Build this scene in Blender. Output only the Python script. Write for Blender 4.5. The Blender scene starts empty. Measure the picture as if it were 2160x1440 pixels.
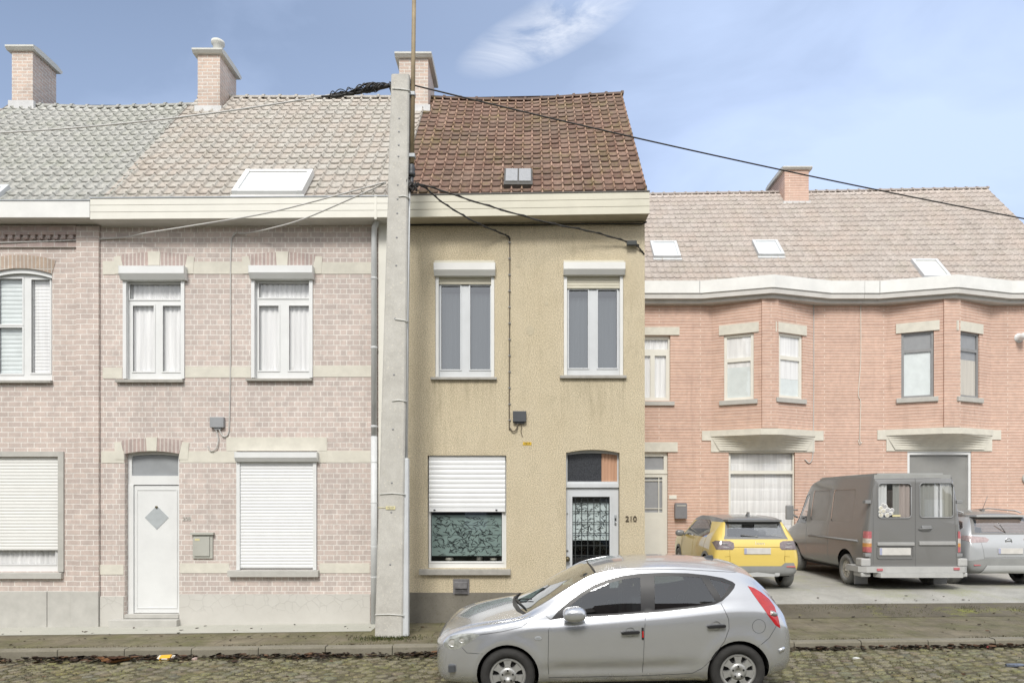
import bpy, bmesh, math, random
from mathutils import Vector, Matrix, noise
from mathutils.bvhtree import BVHTree
R = math.radians
rnd = random.Random(7)
S = bpy.context.scene
COL = S.collection
# ------------------------------------------------------------------ camera and measures
CX, CY, F, H = 1110.0, 1060.0, 1440.0, 2.12          # vanishing point, focal length (photo pixels), eye height
def wx(px, Y): return (px - CX) * Y / F
def wz(py, Y): return H - (py - CY) * Y / F
cam = bpy.data.cameras.new('camera'); cam.lens = 24; cam.sensor_width = 36
cam.shift_x = -(CX - 1080) / 2160; cam.shift_y = (CY - 720) / 2160
cam.clip_end = 800; cam.clip_start = .05
co = bpy.data.objects.new('camera', cam); co.location = (0, 0, H); co.rotation_euler = (R(90), 0, 0)
COL.objects.link(co); S.camera = co

# ------------------------------------------------------------------ materials
class Mat:
    def __init__(s, name):
        m = s.m = bpy.data.materials.new(name); m.use_nodes = True
        s.nt = m.node_tree; s.b = s.nt.nodes['Principled BSDF']; s.out = s.nt.nodes['Material Output']
    def n(s, t, **kw):
        nd = s.nt.nodes.new(t)
        for k, v in kw.items():
            if k.startswith('_'): setattr(nd, k[1:], v)
            else:
                k2 = int(k[1:]) if k[0] == 'i' and k[1:].isdigit() else k.replace('__', ' ')
                s.put(nd.inputs[k2], v)
        return nd
    def put(s, sock, v):
        if hasattr(v, 'links') or isinstance(v, bpy.types.NodeSocket): s.nt.links.new(v, sock)
        elif isinstance(v, tuple) and len(v) == 3 and sock.type == 'RGBA': sock.default_value = (*v, 1)
        else: sock.default_value = v
    def obj(s): return s.n('ShaderNodeTexCoord').outputs['Object']
    def noise(s, vec, scale, detail=4, rough=.6, w=None):
        return s.n('ShaderNodeTexNoise', Vector=vec, Scale=scale, Detail=detail, Roughness=rough).outputs['Fac']
    def ramp(s, fac, stops):
        nd = s.n('ShaderNodeValToRGB', Fac=fac); e = nd.color_ramp.elements
        while len(e) < len(stops): e.new(.5)
        for el, (p, c) in zip(e, stops):
            el.position = p; el.color = (c, c, c, 1) if isinstance(c, (int, float)) else (*c, 1)
        return nd.outputs['Color']
    def mix(s, fac, a, b, mode='MIX'):
        nd = s.n('ShaderNodeMix', _data_type='RGBA', _blend_type=mode)
        s.put(nd.inputs[0], fac); s.put(nd.inputs[6], a); s.put(nd.inputs[7], b)
        return nd.outputs[2]
    def math(s, op, a, b=0.0):
        nd = s.n('ShaderNodeMath', _operation=op); s.put(nd.inputs[0], a); s.put(nd.inputs[1], b); return nd.outputs[0]
    def bump(s, h, strength=.3, dist=.01, normal=None):
        nd = s.n('ShaderNodeBump', Strength=strength, Distance=dist, Height=h)
        if normal is not None: s.put(nd.inputs['Normal'], normal)
        s.put(s.b.inputs['Normal'], nd.outputs[0]); return nd.outputs[0]
    def set(s, **kw):
        for k, v in kw.items(): s.put(s.b.inputs[k.replace('__', ' ')], v)
        return s
    def wallvec(s):
        o = s.n('ShaderNodeSeparateXYZ', Vector=s.obj())
        xy = s.math('ADD', o.outputs[0], o.outputs[1])
        return s.n('ShaderNodeCombineXYZ', X=xy, Y=o.outputs[2], Z=0.0).outputs[0]

def plain(name, col, rough=.5, var=.12, scale=6, metal=0.0, bump=0.0, bscale=60, coat=0.0, spec=.5):
    m = Mat(name); o = m.obj()
    v = m.ramp(m.noise(o, scale, 5), [(.3, 1 - var), (.7, 1 + var * .6)])
    m.set(Base__Color=m.mix(1.0, col, v, 'MULTIPLY'), Roughness=rough, Metallic=metal)
    m.b.inputs['Coat Weight'].default_value = coat; m.b.inputs['Specular IOR Level'].default_value = spec
    if bump: m.bump(m.noise(o, bscale, 3), bump, .004)
    return m.m

def brick(name, c1, c2, mortar, w, h, ms, squash=1.0, freq=2, stain=(.75, 1.08), dark=None, off=.5):
    m = Mat(name); v = m.wallvec(); o = m.obj()
    wob = m.n('ShaderNodeVectorMath', _operation='SCALE', i0=m.n('ShaderNodeTexNoise', Vector=v, Scale=3.0).outputs['Color'], Scale=.012).outputs[0]
    v2 = m.n('ShaderNodeVectorMath', _operation='ADD', i0=v, i1=wob).outputs[0]
    b = m.n('ShaderNodeTexBrick', Vector=v2, Color1=c1, Color2=c2, Mortar=mortar, Scale=1.0, _offset=off, _squash=squash, _squash_frequency=freq,
            **{'Mortar__Size': ms, 'Mortar__Smooth': .15, 'Bias': 0.0, 'Brick__Width': w, 'Row__Height': h})
    big = m.ramp(m.noise(o, .7, 5, .65), [(.3, stain[0]), (.7, stain[1])])
    fine = m.ramp(m.noise(o, 45, 3, .7), [(.25, .88), (.75, 1.1)])
    mid = m.ramp(m.noise(v2, 7, 3, .6), [(.3, .9), (.7, 1.08)])
    c = m.mix(1.0, m.mix(1.0, m.mix(1.0, b.outputs['Color'], big, 'MULTIPLY'), fine, 'MULTIPLY'), mid, 'MULTIPLY')
    pt = m.math('MULTIPLY', m.ramp(m.noise(o, 1.1, 6, .75), [(.56, 0.0), (.72, .45)]), m.ramp(m.noise(v2, 11, 3, .6), [(.3, .3), (.7, 1.0)]))
    c = m.mix(pt, c, mortar)                                    # efflorescence and smeared repairs
    sk_ = m.n('ShaderNodeMapping', Vector=o, Scale=(4, 4, .35)).outputs[0]
    c = m.mix(m.ramp(m.noise(sk_, 1, 5, .7), [(.54, 0.0), (.75, .4)]), c, tuple(q * .68 for q in c2))
    m.set(Base__Color=c, Roughness=.88)
    hgt = m.math('ADD', m.math('MULTIPLY', b.outputs['Fac'], -1.0), m.math('MULTIPLY', m.noise(o, 90, 3), .35))
    m.bump(hgt, .55, .006)
    return m.m

def tiles(name, c1, c2, c3, moss, mossamt, lip_amt=.0, roll_gain=1.14):
    """UV counts tiles; every tile gets its own tone, lichen in patches"""
    m = Mat(name); uv = m.n('ShaderNodeUVMap').outputs[0]; o = m.obj()
    fl = m.n('ShaderNodeVectorMath', _operation='FLOOR', i0=uv).outputs[0]
    wn = m.n('ShaderNodeTexWhiteNoise', _noise_dimensions='2D', Vector=fl)
    c = m.mix(m.ramp(wn.outputs['Value'], [(.1, 0.0), (.9, 1.0)]), c1, c2)
    c = m.mix(m.ramp(m.noise(o, .9, 5, .7), [(.45, 0.0), (.72, .75)]), c, c3)
    mo = m.math('MULTIPLY', m.ramp(m.noise(o, 2.3, 6, .75), [(.5, 0.0), (.66, 1.0)]), m.ramp(m.noise(o, 30, 3, .7), [(.35, .25), (.6, 1.0)]))
    c = m.mix(m.math('MULTIPLY', mo, mossamt), c, moss)
    c = m.mix(1.0, c, m.ramp(m.noise(o, 22, 5, .75), [(.25, .55), (.75, 1.3)]), 'MULTIPLY')
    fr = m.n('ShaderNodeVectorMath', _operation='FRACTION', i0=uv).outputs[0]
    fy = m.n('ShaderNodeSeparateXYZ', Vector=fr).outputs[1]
    fx = m.n('ShaderNodeSeparateXYZ', Vector=fr).outputs[0]      # light on the rolls put into the colour, broken by noise
    roll_lit = m.math('MULTIPLY', m.ramp(fx, [(.77, 0.0), (.84, 1.0), (.95, 1.0), (.995, .2)]), m.ramp(m.noise(o, 9, 4, .7), [(.3, .4), (.7, 1.0)]))
    c = m.mix(m.math('MULTIPLY', roll_lit, .8), c, m.mix(1.0, c, (roll_gain, roll_gain * 1.02, roll_gain * 1.02), 'MULTIPLY'))
    lip_shade = m.ramp(fy, [(0.0, .42), (.05, .5), (.10, 1.0)])       # lip shadow painted as a dark line along each lower edge
    c = m.mix(1.0, c, m.mix(lip_amt, (1, 1, 1), lip_shade), 'MULTIPLY')
    m.set(Base__Color=c, Roughness=.75); m.bump(m.noise(o, 70, 3, .7), .4, .004)
    return m.m

def stucco():
    m = Mat('cream_stucco'); o = m.obj()
    c = m.mix(m.noise(o, 1.3, 5, .6), (.545, .462, .315), (.665, .585, .435))
    c = m.mix(m.ramp(m.noise(o, 3.2, 6, .75), [(.52, 0.0), (.78, .40)]), c, (.39, .345, .24))
    # dark specks of algae
    sp = m.math('MULTIPLY', m.ramp(m.noise(o, 55, 2, .6), [(.66, 0.0), (.72, 1.0)]), m.ramp(m.noise(o, 1.1, 4, .6), [(.5, .05), (.65, .8)]))
    c = m.mix(sp, c, (.10, .09, .06))
    # grime streaks hanging from the eaves
    sx = m.n('ShaderNodeMapping', Vector=o, Scale=(5, 5, .9)).outputs[0]
    z = m.n('ShaderNodeSeparateXYZ', Vector=o).outputs[2]
    st = m.math('MULTIPLY', m.ramp(m.noise(sx, 1, 6, .75), [(.5, 0.0), (.72, 1.0)]), m.ramp(m.noise(o, .5, 3, .5), [(.45, 0.0), (.6, .5)]))
    c = m.mix(st, c, (.27, .23, .145))
    x = m.n('ShaderNodeSeparateXYZ', Vector=o).outputs[0]        # drip marks below the three sills
    dr = m.ramp(m.noise(m.n('ShaderNodeMapping', Vector=o, Scale=(16, 16, .8)).outputs[0], 1, 4, .7), [(.42, 0.0), (.62, 1.0)])
    for x0, x1, zs, ln in ((-1.70, -.53, 4.31, .9), (.60, 1.79, 4.34, .9), (-1.90, -.28, .84, .5)):
        a = m.ramp(m.math('DIVIDE', m.math('ABSOLUTE', m.math('SUBTRACT', x, (x0 + x1) / 2)), (x1 - x0) / 2), [(.78, .35), (.95, 1.0), (1.0, 0.0)])
        b = m.ramp(m.math('DIVIDE', m.math('SUBTRACT', zs, z), ln), [(0.0, 0.0), (.02, .6), (1.0, 0.0)])
        c = m.mix(m.math('MULTIPLY', m.math('MULTIPLY', a, b), dr), c, (.22, .19, .12))
    grain = m.noise(o, 58, 4, .8)
    c = m.mix(1.0, c, m.ramp(grain, [(.36, .50), (.60, 1.20)]), 'MULTIPLY')
    m.set(Base__Color=c, Roughness=.95); m.bump(grain, .9, .012)
    return m.m

def concrete(name, c1, c2, spots=None, scale=1.5, joints=None, bump=.4):
    m = Mat(name); o = m.obj()
    c = m.mix(m.ramp(m.noise(o, scale, 6, .7), [(.3, 0.0), (.7, 1.0)]), c1, c2)
    if spots: c = m.mix(m.ramp(m.noise(o, 26, 4, .7), [(.58, 0.0), (.72, .8)]), c, spots)
    c = m.mix(1.0, c, m.ramp(m.noise(o, 130, 3, .7), [(.3, .8), (.7, 1.15)]), 'MULTIPLY')
    m.set(Base__Color=c, Roughness=.9); m.bump(m.noise(o, 60, 5, .7), bump, .006)
    return m.m

def slabs():
    m = Mat('pavement_slabs'); o = m.obj()
    b = m.n('ShaderNodeTexBrick', Vector=o, Color1=(1, 1, 1), Color2=(.86, .86, .86), Mortar=(.35, .35, .3), Scale=1.0, _offset=.5,
            **{'Mortar__Size': .006, 'Mortar__Smooth': .3, 'Brick__Width': .6, 'Row__Height': .42})
    c = m.mix(m.ramp(m.noise(o, 1.2, 6, .7), [(.3, 0.0), (.7, 1.0)]), (.145, .122, .075), (.22, .19, .132))
    moss = m.math('MULTIPLY', m.ramp(m.noise(o, 1.0, 5, .7), [(.42, 0.0), (.62, 1.0)]), m.ramp(m.noise(o, 22, 4, .7), [(.35, .3), (.65, 1.0)]))
    c = m.mix(m.math('MULTIPLY', moss, .85), c, (.115, .12, .035))
    c = m.mix(1.0, c, m.ramp(m.noise(o, 2.6, 6, .8), [(.3, .62), (.7, 1.25)]), 'MULTIPLY')
    c = m.mix(m.ramp(m.noise(o, 9, 5, .75), [(.6, 0.0), (.75, .7)]), c, (.07, .06, .045))
    c = m.mix(1.0, c, b.outputs['Color'], 'MULTIPLY')
    c = m.mix(1.0, c, m.ramp(m.noise(o, 160, 3, .7), [(.3, .72), (.7, 1.25)]), 'MULTIPLY')
    m.set(Base__Color=c, Roughness=.85)
    m.bump(m.math('ADD', m.math('MULTIPLY', b.outputs['Fac'], -1.0), m.noise(o, 70, 4, .7)), .5, .008)
    return m.m

def sett_mat():
    m = Mat('granite_setts'); o = m.obj()
    t = m.n('ShaderNodeAttribute', _attribute_name='tint').outputs['Color']
    c = m.mix(m.noise(o, .8, 5, .7), (.15, .135, .10), (.24, .21, .155))
    c = m.mix(1.0, c, t, 'MULTIPLY')
    moss = m.math('MULTIPLY', m.ramp(m.noise(o, 1.6, 6, .72), [(.38, 0.0), (.60, 1.0)]), m.ramp(m.noise(o, 34, 4, .7), [(.38, .0), (.60, 1.0)]))
    c = m.mix(m.math('MULTIPLY', moss, .75), c, (.19, .185, .055))
    c = m.mix(1.0, c, m.ramp(m.noise(o, 75, 4, .75), [(.28, .4), (.72, 1.6)]), 'MULTIPLY')
    c = m.mix(1.0, c, m.ramp(m.noise(o, 17, 5, .8), [(.3, .6), (.7, 1.3)]), 'MULTIPLY')
    m.set(Base__Color=c, Roughness=.8); m.bump(m.noise(o, 85, 4, .75), .7, .01)
    return m.m

def soil_mat(name='joint_soil', c1=(.085, .072, .05), c2=(.15, .14, .06)):
    m = Mat(name); o = m.obj()
    c = m.mix(m.ramp(m.noise(o, 4, 6, .75), [(.35, 0.0), (.65, 1.0)]), c1, c2)
    c = m.mix(1.0, c, m.ramp(m.noise(o, 90, 3, .7), [(.3, .6), (.7, 1.3)]), 'MULTIPLY')
    m.set(Base__Color=c, Roughness=.95); m.bump(m.noise(o, 60, 5, .75), .8, .02)
    return m.m

def asphalt(name, c1, c2, moss=None):
    m = Mat(name); o = m.obj()
    c = m.mix(m.ramp(m.noise(o, 1.3, 6, .7), [(.3, 0.0), (.7, 1.0)]), c1, c2)
    if moss:
        f = m.math('MULTIPLY', m.ramp(m.noise(o, .9, 6, .7), [(.52, 0.0), (.66, 1.0)]), m.ramp(m.noise(o, 30, 4, .7), [(.4, .1), (.6, 1.0)]))
        c = m.mix(f, c, moss)
    c = m.mix(1.0, c, m.ramp(m.noise(o, 120, 3, .7), [(.3, .65), (.7, 1.35)]), 'MULTIPLY')
    m.set(Base__Color=c, Roughness=.88); m.bump(m.noise(o, 90, 4, .7), .6, .008)
    return m.m

def glass_mat(name, tint=(.8, .86, .88), refl=.22, rough=.01, wob=.0):
    m = Mat(name); o = m.obj()
    g = m.n('ShaderNodeBsdfGlossy', Color=(.95, .97, 1.0), Roughness=rough)
    t = m.n('ShaderNodeBsdfTransparent', Color=tint)
    ge = m.n('ShaderNodeNewGeometry'); dt = m.n('ShaderNodeVectorMath', _operation='DOT_PRODUCT', i0=ge.outputs['Normal'], i1=ge.outputs['Incoming']).outputs['Value']
    fr = m.math('ADD', m.math('MULTIPLY', m.math('POWER', m.math('SUBTRACT', 1.0, m.math('ABSOLUTE', dt)), 5.0), .95), .045)
    if wob:
        bp = m.n('ShaderNodeBump', Strength=wob, Distance=.02, Height=m.noise(o, 1.4, 2)); m.nt.links.new(bp.outputs[0], g.inputs['Normal'])
    f = m.math('ADD', fr, refl)
    mx = m.n('ShaderNodeMixShader', i0=f); m.nt.links.new(t.outputs[0], mx.inputs[1]); m.nt.links.new(g.outputs[0], mx.inputs[2])
    m.nt.links.new(mx.outputs[0], m.out.inputs['Surface'])
    return m.m

def car_paint(name, col, metal=.55, rough=.3, coat=.9, dust=.04, inner=True):
    m = Mat(name); o = m.obj()
    fl = m.ramp(m.noise(o, 500, 2, .5), [(.3, .985), (.7, 1.015)])
    c = m.mix(1.0, col, fl, 'MULTIPLY')
    z = m.n('ShaderNodeSeparateXYZ', Vector=o).outputs[2]
    d = m.math('MULTIPLY', m.ramp(z, [(.2, 1.0), (.62, .0)]), m.ramp(m.noise(o, 7, 5, .7), [(.3, .2), (.7, 1.0)]))   # road dirt low down
    d2 = m.math('ADD', m.math('MULTIPLY', d, .22), m.math('MULTIPLY', m.ramp(m.noise(o, 5, 6, .75), [(.45, 0.0), (.75, 1.0)]), dust))
    c = m.mix(d2, c, (.17, .15, .12))
    m.set(Base__Color=c, Metallic=metal, Roughness=m.math('ADD', rough, m.math('MULTIPLY', d2, .5)))
    m.b.inputs['Coat Weight'].default_value = coat; m.b.inputs['Coat Roughness'].default_value = .04
    if inner:
        dk = m.n('ShaderNodeBsdfDiffuse', Color=(.02, .02, .022))
        mx = m.n('ShaderNodeMixShader', i0=m.n('ShaderNodeNewGeometry').outputs['Backfacing'])
        m.nt.links.new(m.b.outputs[0], mx.inputs[1]); m.nt.links.new(dk.outputs[0], mx.inputs[2]); m.nt.links.new(mx.outputs[0], m.out.inputs['Surface'])
    return m.m

def wavy_cloth(name, col):
    m = Mat(name); o = m.n('ShaderNodeMapping', Vector=m.obj(), Scale=(9, 9, .35)).outputs[0]
    c = m.mix(1.0, col, m.ramp(m.noise(o, 1.6, 3, .55), [(.3, .82), (.7, 1.08)]), 'MULTIPLY')
    m.set(Base__Color=c, Roughness=.95); return m.m

def crazy_render():
    m = Mat('crazy_paving_render'); o = m.wallvec()
    wob = m.n('ShaderNodeVectorMath', _operation='SCALE', i0=m.n('ShaderNodeTexNoise', Vector=o, Scale=7.0).outputs['Color'], Scale=.07).outputs[0]
    v = m.n('ShaderNodeVectorMath', _operation='ADD', i0=o, i1=wob).outputs[0]
    vd = m.n('ShaderNodeTexVoronoi', _feature='DISTANCE_TO_EDGE', Vector=v, Scale=5.2, Randomness=.9).outputs['Distance']
    z = m.n('ShaderNodeSeparateXYZ', Vector=o).outputs[1]
    hi = m.ramp(z, [(.12, 0.0), (.26, 1.0)])
    line = m.math('MULTIPLY', m.ramp(vd, [(.012, 1.0), (.035, 0.0)]), hi)
    c = m.mix(m.ramp(m.noise(o, 1.2, 6, .7), [(.3, 0.0), (.7, 1.0)]), (.49, .475, .44), (.56, .545, .51))
    c = m.mix(m.math('MULTIPLY', line, .4), c, (.40, .39, .365))
    m.set(Base__Color=c, Roughness=.9); m.bump(m.math('ADD', line, m.math('MULTIPLY', m.noise(o, 60, 4), .3)), .4, .006); return m.m
M = {}
M['stucco'] = stucco()
M['brick_rose'] = brick('rose_brick', (.60, .505, .46), (.505, .435, .405), (.73, .695, .65), .232, .0915, .008, .5, 2, (.86, 1.06))
M['brick_rose2'] = brick('rose_brick_plain', (.60, .50, .45), (.51, .43, .395), (.73, .695, .65), .232, .0915, .008, 1.0, 2, (.86, 1.06))
M['brick_arch'] = brick('arch_brick', (.47, .365, .335), (.40, .325, .305), (.58, .53, .49), .07, .9, .012, 1.0, 2, (.9, 1.05), off=0)
M['brick_orange'] = brick('ribbed_orange_brick', (.60, .395, .31), (.525, .34, .27), (.69, .545, .46), 2.3, .081, .013, 1.0, 2, (.9, 1.05))
M['brick_red'] = brick('dentil_brick', (.50, .39, .35), (.44, .35, .33), (.55, .5, .47), .232, .0915, .009, 1.0, 2, (.85, 1.05))
M['brick_chim'] = brick('chimney_brick', (.61, .47, .39), (.52, .425, .37), (.66, .62, .57), .22, .075, .011, 1.0, 2, (.72, 1.08))
M['band'] = plain('cream_stone_band', (.64, .615, .54), .9, .10, 5, bump=.25)
M['stone'] = plain('blue_grey_sill_stone', (.36, .345, .315), .8, .16, 9, bump=.3)
M['stone_pale'] = plain('pale_dressed_stone', (.46, .45, .42), .85, .10, 5, bump=.25)
M['plinth_dark'] = concrete('dark_cement_plinth', (.135, .125, .105), (.20, .185, .155), (.10, .10, .06), 2.0)
M['plinth_pale'] = crazy_render()
M['upvc'] = plain('white_plastic', (.72, .73, .73), .35, .05, 3)
M['upvc_grey'] = plain('greyish_white_plastic', (.58, .60, .62), .38, .07, 3)
M['cream_paint'] = plain('cream_painted_boards', (.60, .575, .475), .5, .07, 2.5)
M['cream_pale'] = plain('pale_cream_boards', (.72, .705, .64), .5, .05, 2.5)
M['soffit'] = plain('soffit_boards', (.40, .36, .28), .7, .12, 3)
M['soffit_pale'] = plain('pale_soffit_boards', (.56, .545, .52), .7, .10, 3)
M['zinc_white'] = plain('white_gutter_sheet', (.74, .74, .72), .5, .09, 2)
M['zinc'] = plain('zinc_grey', (.36, .38, .40), .5, .12, 5, metal=.2)
M['zinc_pale'] = plain('pale_zinc_pipe', (.60, .615, .62), .55, .10, 5)
M['dark_gutter'] = plain('dark_gutter_edge', (.10, .095, .085), .6, .2, 8)
M['shutter_white'] = plain('white_shutter_slats', (.74, .75, .76), .4, .04, 3)
M['shutter_cream'] = plain('ivory_shutter_slats', (.55, .52, .42), .5, .08, 3)
M['box_white'] = plain('white_box_sheet', (.70, .70, .68), .45, .06, 2)
M['black'] = plain('black_plastic', (.018, .018, .02), .45, .2, 8)
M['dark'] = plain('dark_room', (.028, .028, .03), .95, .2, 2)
M['dark_grey'] = plain('dark_grey_plastic', (.065, .07, .078), .5, .15, 6)
M['mid_grey'] = plain('mid_grey_plastic', (.25, .255, .26), .55, .1, 6)
M['rust_iron'] = plain('weathered_iron', (.075, .055, .035), .8, .35, 14, bump=.3)
M['iron_black'] = plain('black_wrought_iron', (.03, .035, .035), .5, .2, 10)
M['cable'] = plain('black_cable_sheath', (.028, .026, .024), .6, .2, 12)
M['cable_brown'] = plain('brown_cable_sheath', (.13, .105, .075), .7, .2, 12)
M['cable_grey'] = plain('grey_cable_sheath', (.52, .51, .49), .7, .12, 12)
M['pole'] = concrete('pale_pole_concrete', (.43, .415, .38), (.58, .565, .525), (.72, .68, .58), 3.2)
M['cap'] = concrete('chimney_cap_concrete', (.58, .58, .54), (.66, .66, .62), None, 3)
M['lead'] = plain('white_flashing', (.60, .60, .60), .7, .12, 6)
M['sheet_glass'] = glass_mat('window_glass', (.88, .91, .92), .17, .012, .25)
M['dull_glass'] = glass_mat('pale_window_glass', (1, 1, 1), .04, .02, .2)
M['rough_glass'] = plain('pebbled_dark_glass', (.045, .048, .055), .22, .5, 60, bump=.9, bscale=120)
M['curtain_grey'] = wavy_cloth('grey_net_curtain', (.085, .095, .10))
M['curtain_white'] = wavy_cloth('white_net_curtain', (.80, .80, .80))
M['curtain_cream'] = wavy_cloth('cream_blind', (.56, .52, .45))
M['curtain_orange'] = wavy_cloth('peach_curtain', (.50, .30, .20))
M['film'] = plain('frosted_film', (.25, .32, .30), .5, .1, 5)
M['film_white'] = plain('white_frosted_film', (.66, .71, .71), .5, .08, 5)
M['film_ink'] = plain('film_leaf_ink', (.035, .045, .045), .6, .1, 5)
M['brass'] = plain('aged_brass', (.17, .14, .08), .45, .3, 30, metal=.7)
M['yellow_tag'] = plain('yellow_tag', (.62, .40, .03), .5, .08, 20)
M['yellow_pale'] = plain('pale_yellow_tag', (.66, .60, .34), .5, .08, 20)
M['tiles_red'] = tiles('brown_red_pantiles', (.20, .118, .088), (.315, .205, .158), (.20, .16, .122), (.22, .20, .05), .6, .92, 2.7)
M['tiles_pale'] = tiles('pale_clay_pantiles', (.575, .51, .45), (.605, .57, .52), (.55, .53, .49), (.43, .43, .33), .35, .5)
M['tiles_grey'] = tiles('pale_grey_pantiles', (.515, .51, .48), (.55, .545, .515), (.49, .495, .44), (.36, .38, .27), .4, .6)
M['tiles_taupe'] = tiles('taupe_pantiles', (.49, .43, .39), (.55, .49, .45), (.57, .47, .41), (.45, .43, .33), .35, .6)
M['setts'] = sett_mat(); M['soil'] = soil_mat()
M['slabs'] = slabs()
M['kerb'] = concrete('kerb_concrete', (.17, .155, .115), (.235, .215, .17), (.11, .115, .045), 2.2, bump=.7)
M['wash_pale'] = concrete('pale_wash_concrete', (.40, .40, .35), (.47, .46, .41), None, 1.4)  # colour of the added strip, pale to imitate a white wash
M['forecourt'] = asphalt('pale_forecourt', (.27, .265, .24), (.42, .41, .375), (.30, .31, .19))
M['forecourt_dark'] = asphalt('dark_mossy_asphalt', (.075, .064, .045), (.135, .118, .085), (.22, .235, .03))
M['field'] = soil_mat('yard_ground', (.10, .095, .075), (.16, .15, .115))
M['chrome'] = plain('chrome', (.8, .8, .8), .15, .02, 5, metal=1.0)

# ------------------------------------------------------------------ mesh building
class MB:
    def __init__(s, org=(0, 0, 0), fr=None):
        s.bm = bmesh.new(); s.o = Vector(org); s.fr = fr; s.uv = None
    def p(s, v):
        v = Vector(v)
        if s.fr: v = s.fr.P(*v)
        return v - s.o
    def vert(s, v): return s.bm.verts.new(s.p(v))
    def face(s, vs, mi=0, smooth=False):
        f = s.bm.faces.new(vs); f.material_index = mi; f.smooth = smooth; return f
    def quad(s, a, b, c, d, mi=0): return s.face([s.vert(a), s.vert(b), s.vert(c), s.vert(d)], mi)
    def poly(s, pts, mi=0): return s.face([s.vert(p) for p in pts], mi)
    def box(s, x0, x1, y0, y1, z0, z1, bev=0.0, mi=0):
        """in a wall frame: x = along the wall, y = depth into the wall, z = up"""
        if x1 < x0: x0, x1 = x1, x0
        if y1 < y0: y0, y1 = y1, y0
        if z1 < z0: z0, z1 = z1, z0
        v = [s.vert(q) for q in ((x0, y0, z0), (x1, y0, z0), (x1, y1, z0), (x0, y1, z0), (x0, y0, z1), (x1, y0, z1), (x1, y1, z1), (x0, y1, z1))]
        fs = [s.face([v[i] for i in q], mi) for q in ((3, 2, 1, 0), (4, 5, 6, 7), (0, 1, 5, 4), (1, 2, 6, 5), (2, 3, 7, 6), (3, 0, 4, 7))]
        if bev > 0:
            es = list({e for f in fs for e in f.edges})
            r = bmesh.ops.bevel(s.bm, geom=es, offset=bev, segments=2, profile=.6, affect='EDGES')
            for f in r['faces']: f.material_index = mi
        return s
    def prism(s, pts, y0, y1, mi=0, bev=0.0):
        """polygon in x,z pushed along y"""
        a = [s.vert((x, y0, z)) for x, z in pts]; b = [s.vert((x, y1, z)) for x, z in pts]; n = len(pts)
        fs = [s.face(a, mi), s.face(list(reversed(b)), mi)]
        fs += [s.face([a[(i + 1) % n], a[i], b[i], b[(i + 1) % n]], mi) for i in range(n)]
        if bev > 0: bmesh.ops.bevel(s.bm, geom=list({e for f in fs for e in f.edges}), offset=bev, segments=2, profile=.6, affect='EDGES')
        return s
    def prism_z(s, pts, z0, z1, mi=0):
        a = [s.vert((x, y, z0)) for x, y in pts]; b = [s.vert((x, y, z1)) for x, y in pts]; n = len(pts)
        s.face(list(reversed(a)), mi); s.face(b, mi)
        for i in range(n): s.face([a[i], a[(i + 1) % n], b[(i + 1) % n], b[i]], mi)
        return s
    def loft_x(s, prof, x0, x1, dz0=0.0, dz1=0.0, mi=0):
        """closed y,z profile pushed along x, ends shifted in z"""
        a = [s.vert((x0, y, z + dz0)) for y, z in prof]; b = [s.vert((x1, y, z + dz1)) for y, z in prof]; n = len(prof)
        s.face(a, mi); s.face(list(reversed(b)), mi)
        for i in range(n): s.face([a[(i + 1) % n], a[i], b[i], b[(i + 1) % n]], mi)
        return s
    def tube(s, pts, r, n=8, mi=0, cap=True, r2=None):
        pts = [s.p(p) for p in pts]; rings = []
        up = None; N = len(pts)
        for i, p in enumerate(pts):
            d = (pts[min(i + 1, N - 1)] - pts[max(i - 1, 0)]).normalized()
            if up is None: up = Vector((0, 0, 1)) if abs(d.z) < .9 else Vector((1, 0, 0))
            a = d.cross(up).normalized(); b = a.cross(d).normalized(); up = b
            rr = r if r2 is None else r + (r2 - r) * i / (N - 1)
            rings.append([s.bm.verts.new(p + (a * math.cos(2 * math.pi * k / n) + b * math.sin(2 * math.pi * k / n)) * rr) for k in range(n)])
        for i in range(N - 1):
            for k in range(n):
                s.face([rings[i][k], rings[i][(k + 1) % n], rings[i + 1][(k + 1) % n], rings[i + 1][k]], mi, True)
        if cap: s.face(list(reversed(rings[0])), mi); s.face(rings[-1], mi)
        return s
    def lathe(s, prof, c, axis='z', n=24, mi=0, smooth=True):
        """profile of (radius, along) turned about an axis through c"""
        c = Vector(c); rings = []
        for r, t in prof:
            row = []
            for k in range(n):
                a = 2 * math.pi * k / n; u, v = r * math.cos(a), r * math.sin(a)
                q = {'z': (u, v, t), 'y': (u, t, v), 'x': (t, u, v)}[axis]
                row.append(s.vert(c + Vector(q)) if r > 1e-6 else None)
            if r <= 1e-6: w = s.vert(c + Vector({'z': (0, 0, t), 'y': (0, t, 0), 'x': (t, 0, 0)}[axis])); row = [w] * n
            rings.append(row)
        for i in range(len(rings) - 1):
            for k in range(n):
                q = [rings[i][k], rings[i][(k + 1) % n], rings[i + 1][(k + 1) % n], rings[i + 1][k]]
                u = []
                for w in q:
                    if w not in u: u.append(w)
                if len(u) > 2: s.face(u, mi, smooth)
        return s
    def build(s, name, mats, parent=None, loc=None, fix=True, smooth=False, split=False):
        if split: return s.pieces(name, mats, parent, loc)
        if fix: bmesh.ops.recalc_face_normals(s.bm, faces=s.bm.faces)
        me = bpy.data.meshes.new(name); s.bm.to_mesh(me); s.bm.free()
        for m in (mats if isinstance(mats, (list, tuple)) else [mats]): me.materials.append(m)
        if smooth:
            for p in me.polygons: p.use_smooth = True
        o = bpy.data.objects.new(name, me); COL.objects.link(o)
        if parent is not None: o.parent = parent
        o.location = loc if loc is not None else (0, 0, 0)
        return o

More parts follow.
